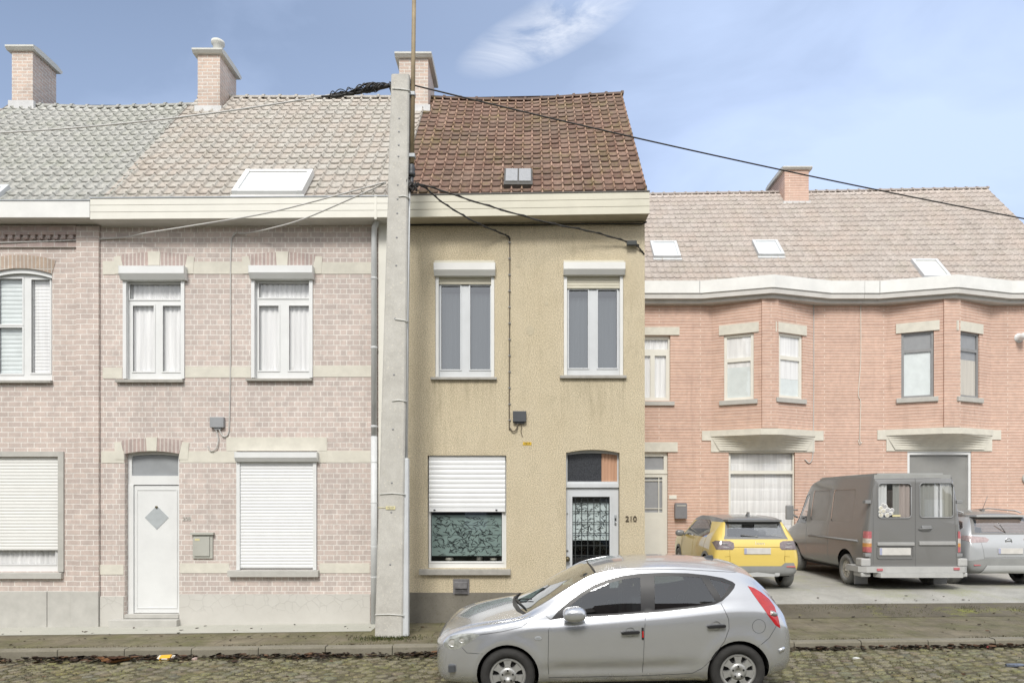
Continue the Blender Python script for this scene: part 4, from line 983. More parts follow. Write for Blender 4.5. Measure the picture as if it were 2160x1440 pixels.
# ------------------------------------------------------------------ ground
def zp(x): return .0115 * max(-14, min(14, x))                   # pavement climbs to the right
def zk(x): return -.115 + .013 * max(-14, min(14, x))
def zroad(x, y):
    xx = max(-14, min(14, x)); k = zk(x); n = -.178 + .0184 * xx; t = (10.2 - y) / 2.35
    return k + (n - k) * min(t, 1.0) - max(0, t - 1) * .02
def zfore(x, y):
    a = zp(x); t = (y - 12.2) / 1.7
    return a + (.335 - a) * min(1, max(0, t)) ** .85 + max(0, t - 1) * .018
def sheet(name, xs, ys, zf, mat):
    bm = bmesh.new(); g = [[bm.verts.new((x, y, zf(x, y))) for x in xs] for y in ys]
    for j in range(len(ys) - 1):
        for i in range(len(xs) - 1): bm.faces.new([g[j][i], g[j][i + 1], g[j + 1][i + 1], g[j + 1][i]])
    me = bpy.data.meshes.new(name); bm.to_mesh(me); bm.free(); me.materials.append(mat)
    o = bpy.data.objects.new(name, me); COL.objects.link(o); return tag(o, kind='structure')
lin = lambda a, b, n: [a + (b - a) * i / n for i in range(n + 1)]
sheet('ground', [-300, -60, 0, 60, 300], [-200, -30, 0, 11, 60, 400], lambda x, y: -.62, M['field'])
sheet('road', [-60] + lin(-14, 14, 14) + [60], [-12, -4, 0] + lin(2, 10.2, 10), lambda x, y: zroad(x, y) - .012, M['soil'])
sheet('pavement', [-60] + lin(-14, 14, 14) + [60], [10.335, 12.205], lambda x, y: zp(x), M['slabs'])
sheet('forecourt', [2.125] + lin(3, 24, 14) + [60], [12.95] + lin(13.4, 19.2, 8), lambda x, y: zfore(x, y), M['forecourt'])
sheet('forecourt_edge', [2.125] + lin(3, 24, 14) + [60], [12.2] + lin(12.4, 12.96, 4), lambda x, y: zfore(x, y) + .004, M['forecourt_dark'])
sheet('wash_strip', [-40] + lin(-14, -2.6, 8), [11.42, 12.19], lambda x, y: zp(x) + .006, M['wash_pale'])  # added strip, not real paving: imitates the white wash at the wall foot
mb = MB(); x = -20.0                                              # kerb stones
while x < 20:
    w = 1.0; j = rnd.uniform(-.006, .006)
    mb.loft_x([(10.185, zk(x) - .25), (10.185 + .004, zp(x) - .02 + j), (10.205, zp(x) + .004 + j), (10.335, zp(x) + .006 + j), (10.335, zk(x) - .25)], x + .006, x + w - .006, 0, .0115)
    x += w
tag(mb.build('kerb', M['kerb']), kind='structure')

# granite setts
bm = bmesh.new(); cl = bm.loops.layers.color.new('tint'); ca, sa = math.cos(R(21)), math.sin(R(21))
sw, sl_ = .135, .185
for i in range(-95, 105):
    for j in range(-25, 105):
        u = i * sl_ + (sl_ / 2 if j % 2 else 0) + rnd.uniform(-.03, .03); v = j * sw + .02 * math.sin(i * .7) + rnd.uniform(-.01, .01)
        x, y = u * ca - v * sa, u * sa + v * ca
        if not (-9.6 < x < 9.6 and 5.6 < y < 10.13): continue
        hl, hw = sl_ / 2 - rnd.uniform(.004, .016), sw / 2 - rnd.uniform(.004, .014); z = zroad(x, y) + rnd.uniform(-.018, .006); tx, ty = rnd.uniform(-.06, .06), rnd.uniform(-.06, .06); yaw = rnd.uniform(-.22, .22)
        t = rnd.uniform(.8, 1.15); tint = (t * rnd.uniform(.95, 1.06), t, t * rnd.uniform(.9, 1.06), 1)
        rings = []
        for s, zz in ((1.0, -.06), (1.0, -.007), (.9, .003), (.5, .007)):
            ring = []
            for k in range(8):
                a = math.pi / 8 + k * math.pi / 4; cx_, cy_ = math.cos(a), math.sin(a); f = 1 / max(abs(cx_), abs(cy_)) * .97
                if s < .6: f = 1.05
                a_, b_ = cx_ * f * hl * s, cy_ * f * hw * s; a_, b_ = a_ - b_ * yaw, b_ + a_ * yaw
                ring.append(bm.verts.new((x + a_ * ca - b_ * sa, y + a_ * sa + b_ * ca, z + zz + (a_ * tx + b_ * ty) + rnd.uniform(-.002, .002))))
            rings.append(ring)
        fs = [bm.faces.new([A[k], A[(k + 1) % 8], B[(k + 1) % 8], B[k]]) for A, B in zip(rings, rings[1:]) for k in range(8)] + [bm.faces.new(rings[-1])]
        for f in fs:
            f.smooth = True
            for l in f.loops: l[cl] = tint
me = bpy.data.meshes.new('cobbled_road'); bm.to_mesh(me); bm.free(); me.materials.append(M['setts'])
o = bpy.data.objects.new('cobbled_road', me); COL.objects.link(o); tag(o, kind='structure')

# fallen leaves along the gutter, moss and grass at the pole and along the joints
def leaf_mat():
    m = Mat('dry_leaves'); t = m.n('ShaderNodeAttribute', _attribute_name='tint').outputs['Color']
    m.set(Base__Color=m.mix(1.0, t, m.ramp(m.noise(m.obj(), 40, 3), [(.3, .75), (.7, 1.2)]), 'MULTIPLY'), Roughness=.85); return m.m
LM = leaf_mat()
def leaves(n, pick, name, sz=(.03, .075), cols=((.24, .17, .115), (.19, .14, .105), (.32, .235, .165), (.15, .12, .095), (.25, .215, .15))):
    bm = bmesh.new(); cl = bm.loops.layers.color.new('tint')
    for _ in range(n):
        x, y, z = pick(); L = rnd.uniform(*sz); W = L * rnd.uniform(.45, .8); a = rnd.uniform(0, 6.28); tl = rnd.uniform(-.5, .5); cu = rnd.uniform(.1, .5); c = rnd.choice(cols); g = rnd.uniform(.7, 1.3)
        rows = []
        for i in range(4):
            t = i / 3; w = W * math.sin(math.pi * (.12 + .83 * t)) ; row = []
            for s in (-1, 0, 1):
                p = Vector(((t - .5) * L * 1.6, s * w * .5, abs(s) * w * cu + cu * L * (t - .5) ** 2 * 2)); p.z += p.y * tl
                row.append(bm.verts.new((x + p.x * math.cos(a) - p.y * math.sin(a), y + p.x * math.sin(a) + p.y * math.cos(a), z + .004 + p.z)))
            rows.append(row)
        for A, B in zip(rows, rows[1:]):
            for k in (0, 1):
                f = bm.faces.new([A[k], A[k + 1], B[k + 1], B[k]])
                for l in f.loops: l[cl] = (c[0] * g, c[1] * g, c[2] * g, 1)
    me = bpy.data.meshes.new(name); bm.to_mesh(me); bm.free(); me.materials.append(LM)
    o = bpy.data.objects.new(name, me); COL.objects.link(o); return tag(o, kind='stuff')
def gutterpick():
    x = rnd.uniform(-9.3, 9.3)
    while rnd.random() > (.35 + .65 * (noise.noise((x * 1.1, 2, 0)) + .3)) * (1.0 if x < -.9 else .55): x = rnd.uniform(-9.3, 9.3)
    y = 10.17 - abs(rnd.gauss(0, .13 if x < 0 else .06)); return x, y, zroad(x, y) + rnd.uniform(.0, .035)
tag(leaves(1900, gutterpick, 'fallen_leaves'), 'brown fallen leaves gathered in the gutter along the kerb', 'leaves')
def scatterpick():
    x = rnd.uniform(-9.3, 12); y = rnd.uniform(7.2, 13.5)
    z = zroad(x, y) + .01 if y < 10.18 else (zp(x) + .005 if y < 12.2 else (zfore(x, y) + .006))
    if y > 12.1 and x < 2.3: y = 11; z = zp(x) + .008
    return x, y, z
tag(leaves(420, scatterpick, 'scattered_leaves', (.02, .05)), 'small dead leaves scattered over pavement and cobbles', 'leaves')
def bpick(): return wx(248, 10.0) + rnd.gauss(0, .09), 9.93 + rnd.gauss(0, .05), zroad(-6, 10) + rnd.uniform(0, .03)
tag(leaves(14, bpick, 'leaf_heap', (.10, .15), ((.32, .19, .10), (.28, .17, .09), (.36, .24, .13))), 'heap of large tan leaves in the gutter left of the yellow wrapper', 'leaves')

def blades(n, pick, name, h=(.02, .06), cols=((.10, .13, .025), (.14, .16, .035), (.17, .16, .06), (.07, .10, .02)), w=.004):
    bm = bmesh.new(); cl = bm.loops.layers.color.new('tint')
    for _ in range(n):
        x, y, z = pick(); a = rnd.uniform(0, 6.28); hh = rnd.uniform(*h); le = rnd.uniform(.1, .9) * hh; c = rnd.choice(cols); g = rnd.uniform(.75, 1.25); dx, dy = math.cos(a), math.sin(a)
        v = [bm.verts.new((x - dy * w, y + dx * w, z)), bm.verts.new((x + dy * w, y - dx * w, z)), bm.verts.new((x + dy * w * .6 + dx * le * .4, y - dx * w * .6 + dy * le * .4, z + hh * .6)), bm.verts.new((x - dy * w * .6 + dx * le * .4, y + dx * w * .6 + dy * le * .4, z + hh * .6)), bm.verts.new((x + dx * le, y + dy * le, z + hh))]
        for f in (bm.faces.new([v[0], v[1], v[2], v[3]]), bm.faces.new([v[3], v[2], v[4]])):
            for l in f.loops: l[cl] = (c[0] * g, c[1] * g, c[2] * g, 1)
    me = bpy.data.meshes.new(name); bm.to_mesh(me); bm.free(); me.materials.append(LM)
    o = bpy.data.objects.new(name, me); COL.objects.link(o); return tag(o, kind='stuff')
PX = wx(820, 11.06)
def polepick():
    x = PX + rnd.gauss(.05, .28); y = 10.80 + rnd.gauss(0, .10); return x, y, zp(x)
tag(blades(900, polepick, 'moss_tufts', (.015, .05), ((.19, .24, .05), (.25, .28, .07), (.28, .26, .11), (.14, .19, .04))), 'green moss and weeds round the foot of the concrete pole', 'moss')
def jointpick():
    x = rnd.uniform(-8, 8)
    while rnd.random() > .3 + noise.noise((x * .9, 7, 0)): x = rnd.uniform(-8, 8)
    y = 10.34 + abs(rnd.gauss(0, .03)); return x, y, zp(x)
tag(blades(1300, jointpick, 'joint_grass', (.008, .025), ((.17, .17, .05), (.22, .21, .07), (.24, .21, .10))), 'thin grass growing in the joint behind the kerb', 'grass')
def clumps():
    pts = [(6.3, 12.75, .5), (8.2, 12.6, .16), (9.1, 12.5, .2), (6.9, 12.4, .3), (3.2, 12.35, .4), (5.4, 12.7, .5), (10.4, 12.5, .35)]
    c = rnd.choice(pts); x = c[0] + rnd.gauss(0, c[2]); y = c[1] + rnd.gauss(0, .10); return x, y, zfore(x, y) if y > 12.2 else zp(x)
tag(blades(1500, clumps, 'verge_grass', (.01, .03), ((.24, .27, .04), (.30, .31, .05), (.26, .24, .09), (.18, .20, .04))), 'patches of bright moss and grass on the dark edge of the forecourt', 'grass')
def roadpick():
    while True:
        x = rnd.uniform(-9, 9); y = rnd.uniform(7.2, 9.9)
        if noise.noise((x * .7, y * .9, 3)) > -.02 + .25 * rnd.random(): return x, y, zroad(x, y) - .012
tag(blades(11000, roadpick, 'cobble_grass', (.006, .022), ((.17, .175, .04), (.22, .21, .06), (.26, .23, .10), (.13, .13, .04))), 'short grass and moss in the joints of the cobbles', 'grass')
def gritpick():
    x = rnd.uniform(-9, 9); y = 7.2 + 2.95 * rnd.random() ** .8; return x, y, zroad(x, y) - .002
tag(leaves(3600, gritpick, 'street_debris', (.008, .024), ((.30, .27, .20), (.12, .10, .07), (.40, .36, .28), (.22, .20, .08), (.09, .08, .06))), 'grit, twigs and leaf crumbs lying between the cobbles', 'debris')
# the row across the street, seen only as reflections in panes and paint
mb = MB(); r6 = random.Random(3); x = -34.0
while x < 34:
    w_ = r6.uniform(5, 7.5); e_, rr_ = r6.uniform(5.2, 6.4), r6.uniform(8.2, 9.4); mi = r6.randrange(3)
    mb.box(x, x + w_ - .02, -17, -11, -.6, e_, mi=mi); mb.loft_x([(-11.2 + .6, e_), (-14, rr_), (-17.4, e_)], x, x + w_ - .02, mi=3)
    cx_ = x + r6.uniform(.5, w_ - 1); mb.box(cx_, cx_ + .7, -14.3, -13.7, rr_ - .6, rr_ + .9, mi=mi)
    for k in (.22, .68):
        for z_ in (.7, 3.4): mb.box(x + w_ * k, x + w_ * k + 1.1, -11.03, -10.985, z_, z_ + 1.6, mi=4)
    x += w_
tag(mb.build('opposite_terrace', [M['brick_red'], M['stucco'], M['plinth_dark'], M['tiles_red'], M['upvc']]), kind='structure')
lx, ly = wx(351, 10.02), 10.02
mb = MB((lx, ly, zroad(lx, ly) + .02)); q = mb.o
pts = [(-.085, -.03, 0), (.06, -.035, .004), (.085, .0, .02), (.06, .04, .045), (-.07, .04, .05), (-.09, .0, .03)]
for (a, b) in (((-.085, .07)), ):
    mb.loft_x([(y_ + q.y, z_ + q.z) for y_, z_ in ((-.04, -.012), (-.045, .02), (-.01, .05), (.03, .055), (.045, .02), (.03, -.012))], q.x + a, q.x + b, 0, .008)
mb.box(q.x - .05, q.x + .04, q.y - .049, q.y - .046, q.z + .004, q.z + .022, mi=1)
for s in (-1, 1): mb.poly([(q.x + (.07 if s > 0 else -.085), q.y - .03, q.z), (q.x + s * .12, q.y - .045, q.z + .02), (q.x + s * .118, q.y + .03, q.z + .05), (q.x + (.07 if s > 0 else -.085), q.y + .03, q.z + .05)], 1)
tag(mb.build('wrapper', [plain('yellow_wrapper', (.75, .40, .02), .4, .1, 20), plain('white_wrapper', (.68, .66, .6), .5, .1, 20)], None, q), 'crumpled yellow wrapper lying in the gutter at left', 'litter')
def scrap(px, Y, w, dpt, h, label, mat, seed):
    r = random.Random(seed); x = wx(px, Y); z = zroad(x, Y) + .012; mb = MB((x, Y, z)); n = 7; top = []
    for i in range(n):
        a = 6.28 * i / n; top.append((x + w * math.cos(a) * r.uniform(.6, 1.1), Y + dpt * math.sin(a) * r.uniform(.6, 1.1), z + r.uniform(.2, 1) * h))
    c = mb.vert((x, Y, z + h)); vs = [mb.vert(p) for p in top]; lo = [mb.vert((p[0] * .9 + x * .1, p[1] * .9 + Y * .1, z - .01)) for p in top]
    for i in range(n): mb.face([c, vs[i], vs[(i + 1) % n]]); mb.face([vs[i], lo[i], lo[(i + 1) % n], vs[(i + 1) % n]])
    return tag(mb.build('paper_scrap', mat, None, (x, Y, z)), label, 'litter')
pm = plain('white_paper', (.62, .62, .6), .7, .1, 30)
scrap(1805, 9.55, .06, .03, .02, 'small white paper scrap on cobbles right of the silver car', pm, 2)
scrap(410, 10.0, .05, .03, .03, 'pinkish crumpled scrap among gutter leaves right of the yellow wrapper', plain('pink_scrap', (.45, .34, .30), .7, .1, 30), 5)
scrap(2143, 9.05, .17, .07, .03, 'flattened blue-grey plastic bag on cobbles at right edge', plain('blue_bag', (.13, .15, .19), .5, .5, 25, bump=.6, bscale=40), 9)
scrap(2084, 10.08, .025, .02, .02, 'tiny red and white scrap in the gutter at right', plain('red_scrap', (.42, .09, .08), .6, .3, 60), 4)

# ------------------------------------------------------------------ the pole with its mast and wires
YP = 11.06; zb = zp(PX) - .02
pole = thing('utility_pole', 'tapered grey concrete power pole standing on the pavement', 'utility pole', (PX, YP, zb))
def pxw(px, Y=YP - .16): return wx(px, Y)
def pzw(py, Y=YP - .16): return wz(py, Y)
ztop = pzw(156)
mb = MB(pole.location)
lo_ = [(pxw(790), YP - .16), (pxw(849), YP - .16), (pxw(849), YP + .24), (pxw(790), YP + .24)]; hi_ = [(pxw(825), YP - .16), (pxw(863), YP - .16), (pxw(863), YP + .06), (pxw(825), YP + .06)]
rings = []
N = 40
for i in range(N + 1):
    t = i / N; ring = []
    for (a, b), (c, e), sx, sy in zip(lo_, hi_, (1, -1, -1, 1), (1, 1, -1, -1)):
        x_, y_ = a + (c - a) * t, b + (e - b) * t; ch = .022
        w1 = .003 * noise.noise((x_ * 3, t * 14, 1))
        for q in ((x_ + sx * (ch if sx * sy < 0 else 0), y_ + sy * (0 if sx * sy < 0 else ch)), (x_ + sx * (0 if sx * sy < 0 else ch), y_ + sy * (ch if sx * sy < 0 else 0))): ring.append(mb.vert((q[0] + w1, q[1], zb + (ztop - zb) * t)))
    rings.append(ring)
for A, B in zip(rings, rings[1:]):
    for k in range(8): mb.face([A[k], A[(k + 1) % 8], B[(k + 1) % 8], B[k]])
mb.face(rings[-1]); shaft = mb.build('shaft', M['pole'], pole)
mb = MB(pole.location)                                            # climbing holes
for py in (250, 278, 306, 330, 390, 420, 450, 501, 560, 672, 790, 905, 1018, 1080, 1190):
    t = (1340 - py) / 1185; mb.lathe([(.016, 0), (.016, -.004), (0, -.004)], (pxw(820 + 24 * t), YP - .158, pzw(py)), 'y', 10)
mb.build('step_hole', M['mid_grey'], shaft)
mb = MB(pole.location)
for py, a, b in ((415, .55, 1.0), (676, .5, 1.0), (845, .45, 1.0), (1041, .05, 1.0), (1296, .0, 1.0), (190, .1, 1.0)):
    t = (1340 - py) / 1185; xl, xr = pxw(790 + 35 * t), pxw(849 + 14 * t); z = pzw(py)
    mb.tube([(xl + (xr - xl) * a, YP - .165, z + rnd.uniform(-.01, .02)), (xl + (xr - xl) * (a + b) / 2, YP - .168, z + .01), (xr + .012, YP - .163, z - .01), (xr + .014, YP - .05, z)], .010, 6)
mb.build('steel_band', plain('pale_steel_band', (.58, .58, .55), .5, .1, 10), pole)
mb = MB(pole.location); a, b = pxw(848, YP - .1), pxw(862, YP - .1); zc = pzw(966, YP - .1)
mb.box(a, b, YP - .13, YP - .01, zb + .03, zc, .012); mb.box(a + .055, b - .02, YP - .136, YP - .128, zb + .06, zc - .02)
mb.build('cable_guard', plain('white_steel_guard', (.58, .60, .62), .45, .08, 6), pole)
mb = MB(pole.location); mb.tube([(pxw(857, YP - .07), YP - .07, zc), (pxw(859, YP - .07), YP - .07, pzw(700, YP - .07)), (pxw(864, YP - .07), YP - .07, pzw(395, YP - .07))], .016, 6); mb.build('riser_cable', M['zinc_pale'], pole)
mb = MB(pole.location); mb.box(pxw(814), pxw(834), YP - .172, YP - .163, pzw(1074), pzw(1067), .003); mb.tube([(pxw(797), YP - .164, pzw(1070)), (pxw(814), YP - .166, pzw(1070.5))], .004, 5)
tg = mb.build('number_tag', M['yellow_pale'], pole)
text_obj('tag_lettering', '7217', .05, M['mid_grey'], tg, (pxw(824) - PX, -.174, pzw(1070.5) - zb), (R(90), 0, 0), .001)
# steel mast strapped to the pole
YM = YP - .06; mz0 = pzw(345, YM)
mast = thing('cable_mast', 'thin brown steel mast strapped to the right side of the concrete pole', 'mast', (pxw(869, YM), YM, mz0))
mb = MB(mast.location)
mb.tube([(pxw(869, YM), YM, mz0), (pxw(875, YM), YM, pzw(-130, YM))], .037, 12, r2=.032); mb.build('tube', plain('mast_paint', (.30, .235, .14), .6, .25, 5), mast)
mb = MB(mast.location); mb.lathe([(.02, 0), (.055, .0), (.06, .05), (.045, .08), (.06, .11), (.045, .14), (.05, .17), (.03, .19)], (pxw(868.5, YM), YM, pzw(372, YM)), 'z', 14); mb.tube([(pxw(869, YM), YM, pzw(372, YM)), (pxw(867, YM), YM, pzw(400, YM))], .03, 8); mb.build('insulator', M['dark_grey'], mast)
mb = MB(mast.location)
for py in (200, 330): mb.box(pxw(850, YM), pxw(876, YM), YM - .05, YM + .05, pzw(py, YM) - .03, pzw(py, YM) + .03, .008)
mb.build('bracket', M['zinc'], mast)
def sag(a, b, s, n=24): 
    a, b = Vector(a), Vector(b); return [a.lerp(b, i / n) - Vector((0, 0, s * 4 * (i / n) * (1 - i / n))) for i in range(n + 1)]
def W(px, py, Y): return (wx(px, Y), Y, wz(py, Y))
def cable(name, label, pts, r, mat='cable', wrap=0, group=None, clamp=None):
    loc = Vector(pts[0]); mb = MB(loc); mb.tube(pts, r, 6)
    if wrap: mb.tube([Vector(p) + Vector((0, 0, 1)) * r * 1.5 * math.sin(i * 2.1) + Vector((0, 1, 0)) * r * 1.5 * math.cos(i * 2.1) for i, p in enumerate(pts)], r * .8, 5)
    o = mb.build(name, M[mat], None, loc); return tag(o, label, 'cable', group)
YT = YP - .02
cable('overhead_cable', 'long black cable crossing the tiled roof and sky, from pole top to right edge', sag(W(864, 178, YT), W(2420, 508, 13.2), -.0 + .12, 60), .012, wrap=0)
k0 = W(866, 388, YT - .05)
cable('service_cable', 'black cable from the pole to the clamp at the stucco house right corner', smooth_pts([k0, W(900, 392, 11.2), W(1010, 428, 11.5), W(1150, 468, 11.8), W(1250, 489, 12.0), W(1330, 512, 12.14), W(1345, 520, 12.16), W(1359, 536, 12.2)], 6), .012, wrap=1)
mb = MB(W(1332, 513, 12.12)); mb.box(*[wx(p, 12.12) for p in (1322, 1343)], 12.09, 12.15, wz(518, 12.12), wz(508, 12.12), .01); mb.tube([W(1336, 513, 12.12), W(1348, 517, 12.2)], .012, 6)
tag(mb.build('cable_clamp', M['iron_black'], None, W(1332, 513, 12.12)), 'dark clamp holding the cable at the stucco house right corner', 'clamp')
cable('drop_cable', 'black cable from the pole down to the lead beside the left stucco-house window', smooth_pts([k0, W(895, 395, 11.2), W(935, 428, 11.5), W(1000, 467, 11.85), W(1062, 494, 12.12), W(1073, 500, 12.17), W(1075.5, 506, 12.186)], 6), .012, wrap=1)
cable('service_cable', 'grey cable from the pole to the brick house corner near its left upper window', smooth_pts([W(814, 384, YT), W(700, 415, 11.2), W(560, 450, 11.5), W(400, 477, 11.8), W(310, 491, 12.0), W(235, 503, 12.17), W(0, 512, 12.15), W(-200, 514, 12.13)], 6), .012, 'cable_grey')
cable('drop_cable', 'grey cable from the pole to the lead between the brick house upper windows', smooth_pts([W(814, 386, YT), W(750, 415, 11.3), W(640, 462, 11.7), W(570, 482, 11.95), W(520, 492, 12.1), W(503, 492, 12.15)], 6), .012, 'cable_grey')
cable('overhead_cable', 'long pale grey cable sagging left across the roofs from the cable tangle', sag(W(700, 200, YT - .1), W(-60, 283, 11.4), .10, 40), .013, 'cable_grey')
# the tangle of spliced bundles at the pole head
t0 = Vector(W(822, 180, YT)); loc = t0.copy(); mb = MB(loc); r5 = random.Random(12)
e0 = Vector(W(678, 204, YT - .1))
mb.tube(sag(t0, e0, .03, 14), .035, 7, r2=.016)
for k in range(26):
    a, b = sorted((r5.uniform(0, .8), r5.uniform(.1, .95))); 
    if b - a < .1: b = min(.98, a + .2)
    amp = .11 * (1 - b * .7); ph = r5.uniform(0, 6.28); n = 14; pts = []
    for i in range(n + 1):
        t = a + (b - a) * i / n; f = math.sin(math.pi * i / n); q = t0.lerp(e0, t)
        pts.append(q + Vector((0, amp * f * math.cos(ph + i * .35), amp * f * math.sin(ph + i * .35) + .02 * f)))
    mb.tube(pts, r5.uniform(.006, .011), 5)
for k in range(9):
    t = r5.uniform(.1, .85); q = t0.lerp(e0, t); mb.tube([q + Vector((-.05, 0, -.035)), q + Vector((.05, 0, -.03))], .028, 7)
for k in range(6): mb.tube([t0 + Vector((0, 0, r5.uniform(-.1, .12))), t0 + Vector((r5.uniform(.0, .1), .02, r5.uniform(-.3, .1)))], .010, 5)
tag(mb.build('cable_tangle', M['cable'], None, loc), 'black tangle of spliced cables left of the pole head', 'cable')
kk = Vector(W(868, 392, YT - .1)); mb = MB(kk)
for k in range(14):
    p = [kk + Vector((r5.uniform(-.06, .10), r5.uniform(-.05, .08), r5.uniform(-.08, .07))) for _ in range(4)]; mb.tube(smooth_pts(p, 5), .010, 5)
for k in range(4): mb.tube(smooth_pts([Vector(W(868, 372, YM)), kk + Vector((r5.uniform(-.08, .0), r5.uniform(-.03, .05), .08)), kk + Vector((-.05 + r5.uniform(-.03, .03), 0, -.05))], 5), .012, 5)
tag(mb.build('cable_knot', M['cable'], None, kk), 'small knot of black cables under the mast foot beside the pole', 'cable')
# ------------------------------------------------------------------ vehicles: one lofted skin, cut along its real shut lines
def pchip(xs, ys):
    n = len(xs); h = [xs[i + 1] - xs[i] for i in range(n - 1)]; dl = [(ys[i + 1] - ys[i]) / h[i] for i in range(n - 1)]; m = [dl[0]] + [0] * (n - 2) + [dl[-1]]
    for i in range(1, n - 1):
        if dl[i - 1] * dl[i] > 0: a, b = 2 * h[i] + h[i - 1], h[i] + 2 * h[i - 1]; m[i] = (a + b) / (a / dl[i - 1] + b / dl[i])
    def f(x):
        i = 0
        while i < n - 2 and x > xs[i + 1]: i += 1
        t = (x - xs[i]) / h[i]; t2, t3 = t * t, t * t * t
        return (2 * t3 - 3 * t2 + 1) * ys[i] + (t3 - 2 * t2 + t) * h[i] * m[i] + (-2 * t3 + 3 * t2) * ys[i + 1] + (t3 - t2) * h[i] * m[i + 1]
    return f
def crpt(p, i, t):
    a0, a1, a2, a3 = p[max(i - 1, 0)], p[i], p[i + 1], p[min(i + 2, len(p) - 1)]
    return tuple(.5 * (2 * b + (c - a) * t + (2 * a - 5 * b + 4 * c - d) * t * t + (3 * b - a - 3 * c + d) * t ** 3) for a, b, c, d in zip(a0, a1, a2, a3))
class Skin:
    def __init__(s, st, step=.045, segs=(2, 3, 4, 6, 9, 9, 5, 5), sculpt=None, flat_top=.22):
        cols = list(zip(*st)); fn = [pchip(cols[0], c) for c in cols]; xs = []
        for a, b in zip(cols[0], cols[0][1:]):
            k = max(2, math.ceil((b - a) / step)); xs += [a + (b - a) * i / k for i in range(k)]
        xs.append(cols[0][-1]); bm = s.bm = bmesh.new(); rings = []
        for x in xs:
            zb, w, zm, zbe, wb, ze, we, zt = [f(x) for f in fn[1:]]
            hw = lambda f: f
            P = [(0, zb), (w * .78, zb), (w - .035 * min(1, w), zb + (zm - zb) * .3), (w, zm), (wb, zbe), (we + .05 * (wb - we), ze - .04 * (ze - zbe)), (we * .93, ze + (zt - ze) * .16), (we * .5, zt - (zt - ze) * flat_top), (0, zt)]
            half = []
            for i, n in enumerate(segs):
                for k in range(n): half.append(crpt(P, i, k / n))
            half.append(P[-1]); half = [(max(0, y), z) for y, z in half]
            if sculpt: half = [(sculpt(x, y, z, w, zbe), z) for y, z in half]
            half[0] = (0, half[0][1]); half[-1] = (0, half[-1][1])
            ring = [bm.verts.new((x, -y, z)) for y, z in half] + [bm.verts.new((x, y, z)) for y, z in reversed(half[1:-1])]
            rings.append(ring)
        n = len(rings[0])
        for A, B in zip(rings, rings[1:]):
            for k in range(n): bm.faces.new([A[k], A[(k + 1) % n], B[(k + 1) % n], B[k]])
        bm.faces.new(list(reversed(rings[0]))); bm.faces.new(rings[-1])
        bmesh.ops.recalc_face_normals(bm, faces=bm.faces); bm.normal_update()
        s.lab = bm.faces.layers.int.new('lab'); s.names = ['body']; s.tree = BVHTree.FromBMesh(bm); s.n = len(xs)
    AX = {'xz': (0, 2, 1), 'yz': (1, 2, 0), 'xy': (0, 1, 2)}
    def cut(s, poly, proj, pred, name=None, remove=False, where=None):
        a, b, c = s.AX[proj]; bm = s.bm
        cand = [f for f in bm.faces if pred(f)]
        for p, q in zip(poly, poly[1:] + poly[:1]):
            dx, dy = q[0] - p[0], q[1] - p[1]; L = math.hypot(dx, dy)
            if L < 1e-6: continue
            lo = (min(p[0], q[0]) - .004, min(p[1], q[1]) - .004); hi = (max(p[0], q[0]) + .004, max(p[1], q[1]) + .004); fs = []
            for f in bm.faces:
                vs = [v.co for v in f.verts]
                if max(v[a] for v in vs) < lo[0] or min(v[a] for v in vs) > hi[0] or max(v[b] for v in vs) < lo[1] or min(v[b] for v in vs) > hi[1]: continue
                if pred(f): fs.append(f)
            if not fs: continue
            no = [0, 0, 0]; no[a], no[b] = -dy / L, dx / L; pc = [0, 0, 0]; pc[a], pc[b] = p
            geom = fs + list({e for f in fs for e in f.edges}) + list({v for f in fs for v in f.verts})
            bmesh.ops.bisect_plane(bm, geom=geom, plane_co=pc, plane_no=no, dist=1e-5)
        def inside(x, y):
            r = False; j = len(poly) - 1
            for i in range(len(poly)):
                if (poly[i][1] > y) != (poly[j][1] > y) and x < (poly[j][0] - poly[i][0]) * (y - poly[i][1]) / (poly[j][1] - poly[i][1]) + poly[i][0]: r = not r
                j = i
            return r
        hit = []
        for f in bm.faces:
            if pred(f):
                m = f.calc_center_median()
                if inside(m[a], m[b]): hit.append(f)
        if remove: bmesh.ops.delete(bm, geom=hit, context='FACES'); return
        for f in hit:
            nm = name
            if where == 'side': nm = (name, 'near' if f.calc_center_median().y < 0 else 'far')
            if nm not in s.names: s.names.append(nm)
            f[s.lab] = s.names.index(nm)
    def finish(s, spec, root, default):
        """spec: name -> (object name, material, parent name or None, push inwards)"""
        bm = s.bm; bm.normal_update(); groups = {}
        for f in bm.faces: groups.setdefault(f[s.lab], []).append(f)
        out = {}
        order = sorted(groups, key=lambda k: 0 if (spec.get(s.names[k], spec.get(s.names[k][0] if isinstance(s.names[k], tuple) else None, (0, 0, None)))[2] is None) else 1)
        for k in order:
            nm = s.names[k]; base = nm[0] if isinstance(nm, tuple) else nm
            on, mat, par, push = spec.get(base, ('body', default, None, 0)) if base != 'body' else ('body', default, None, 0)
            idx = {}; vs = []; ns = []; fs = []
            for f in groups[k]:
                r = []
                for v in f.verts:
                    if v not in idx: idx[v] = len(vs); vs.append(v.co - v.normal * push); ns.append(v.normal.copy())
                    r.append(idx[v])
                fs.append(r)
            me = bpy.data.meshes.new(on); me.from_pydata(vs, [], fs); me.materials.append(mat)
            for p in me.polygons: p.use_smooth = True
            me.normals_split_custom_set_from_vertices(ns)
            o = bpy.data.objects.new(on, me); COL.objects.link(o)
            p = root
            if par: p = out.get((par, nm[1]) if isinstance(nm, tuple) else par) or out.get(par) or root
            o.parent = p; out[nm] = o
        return out
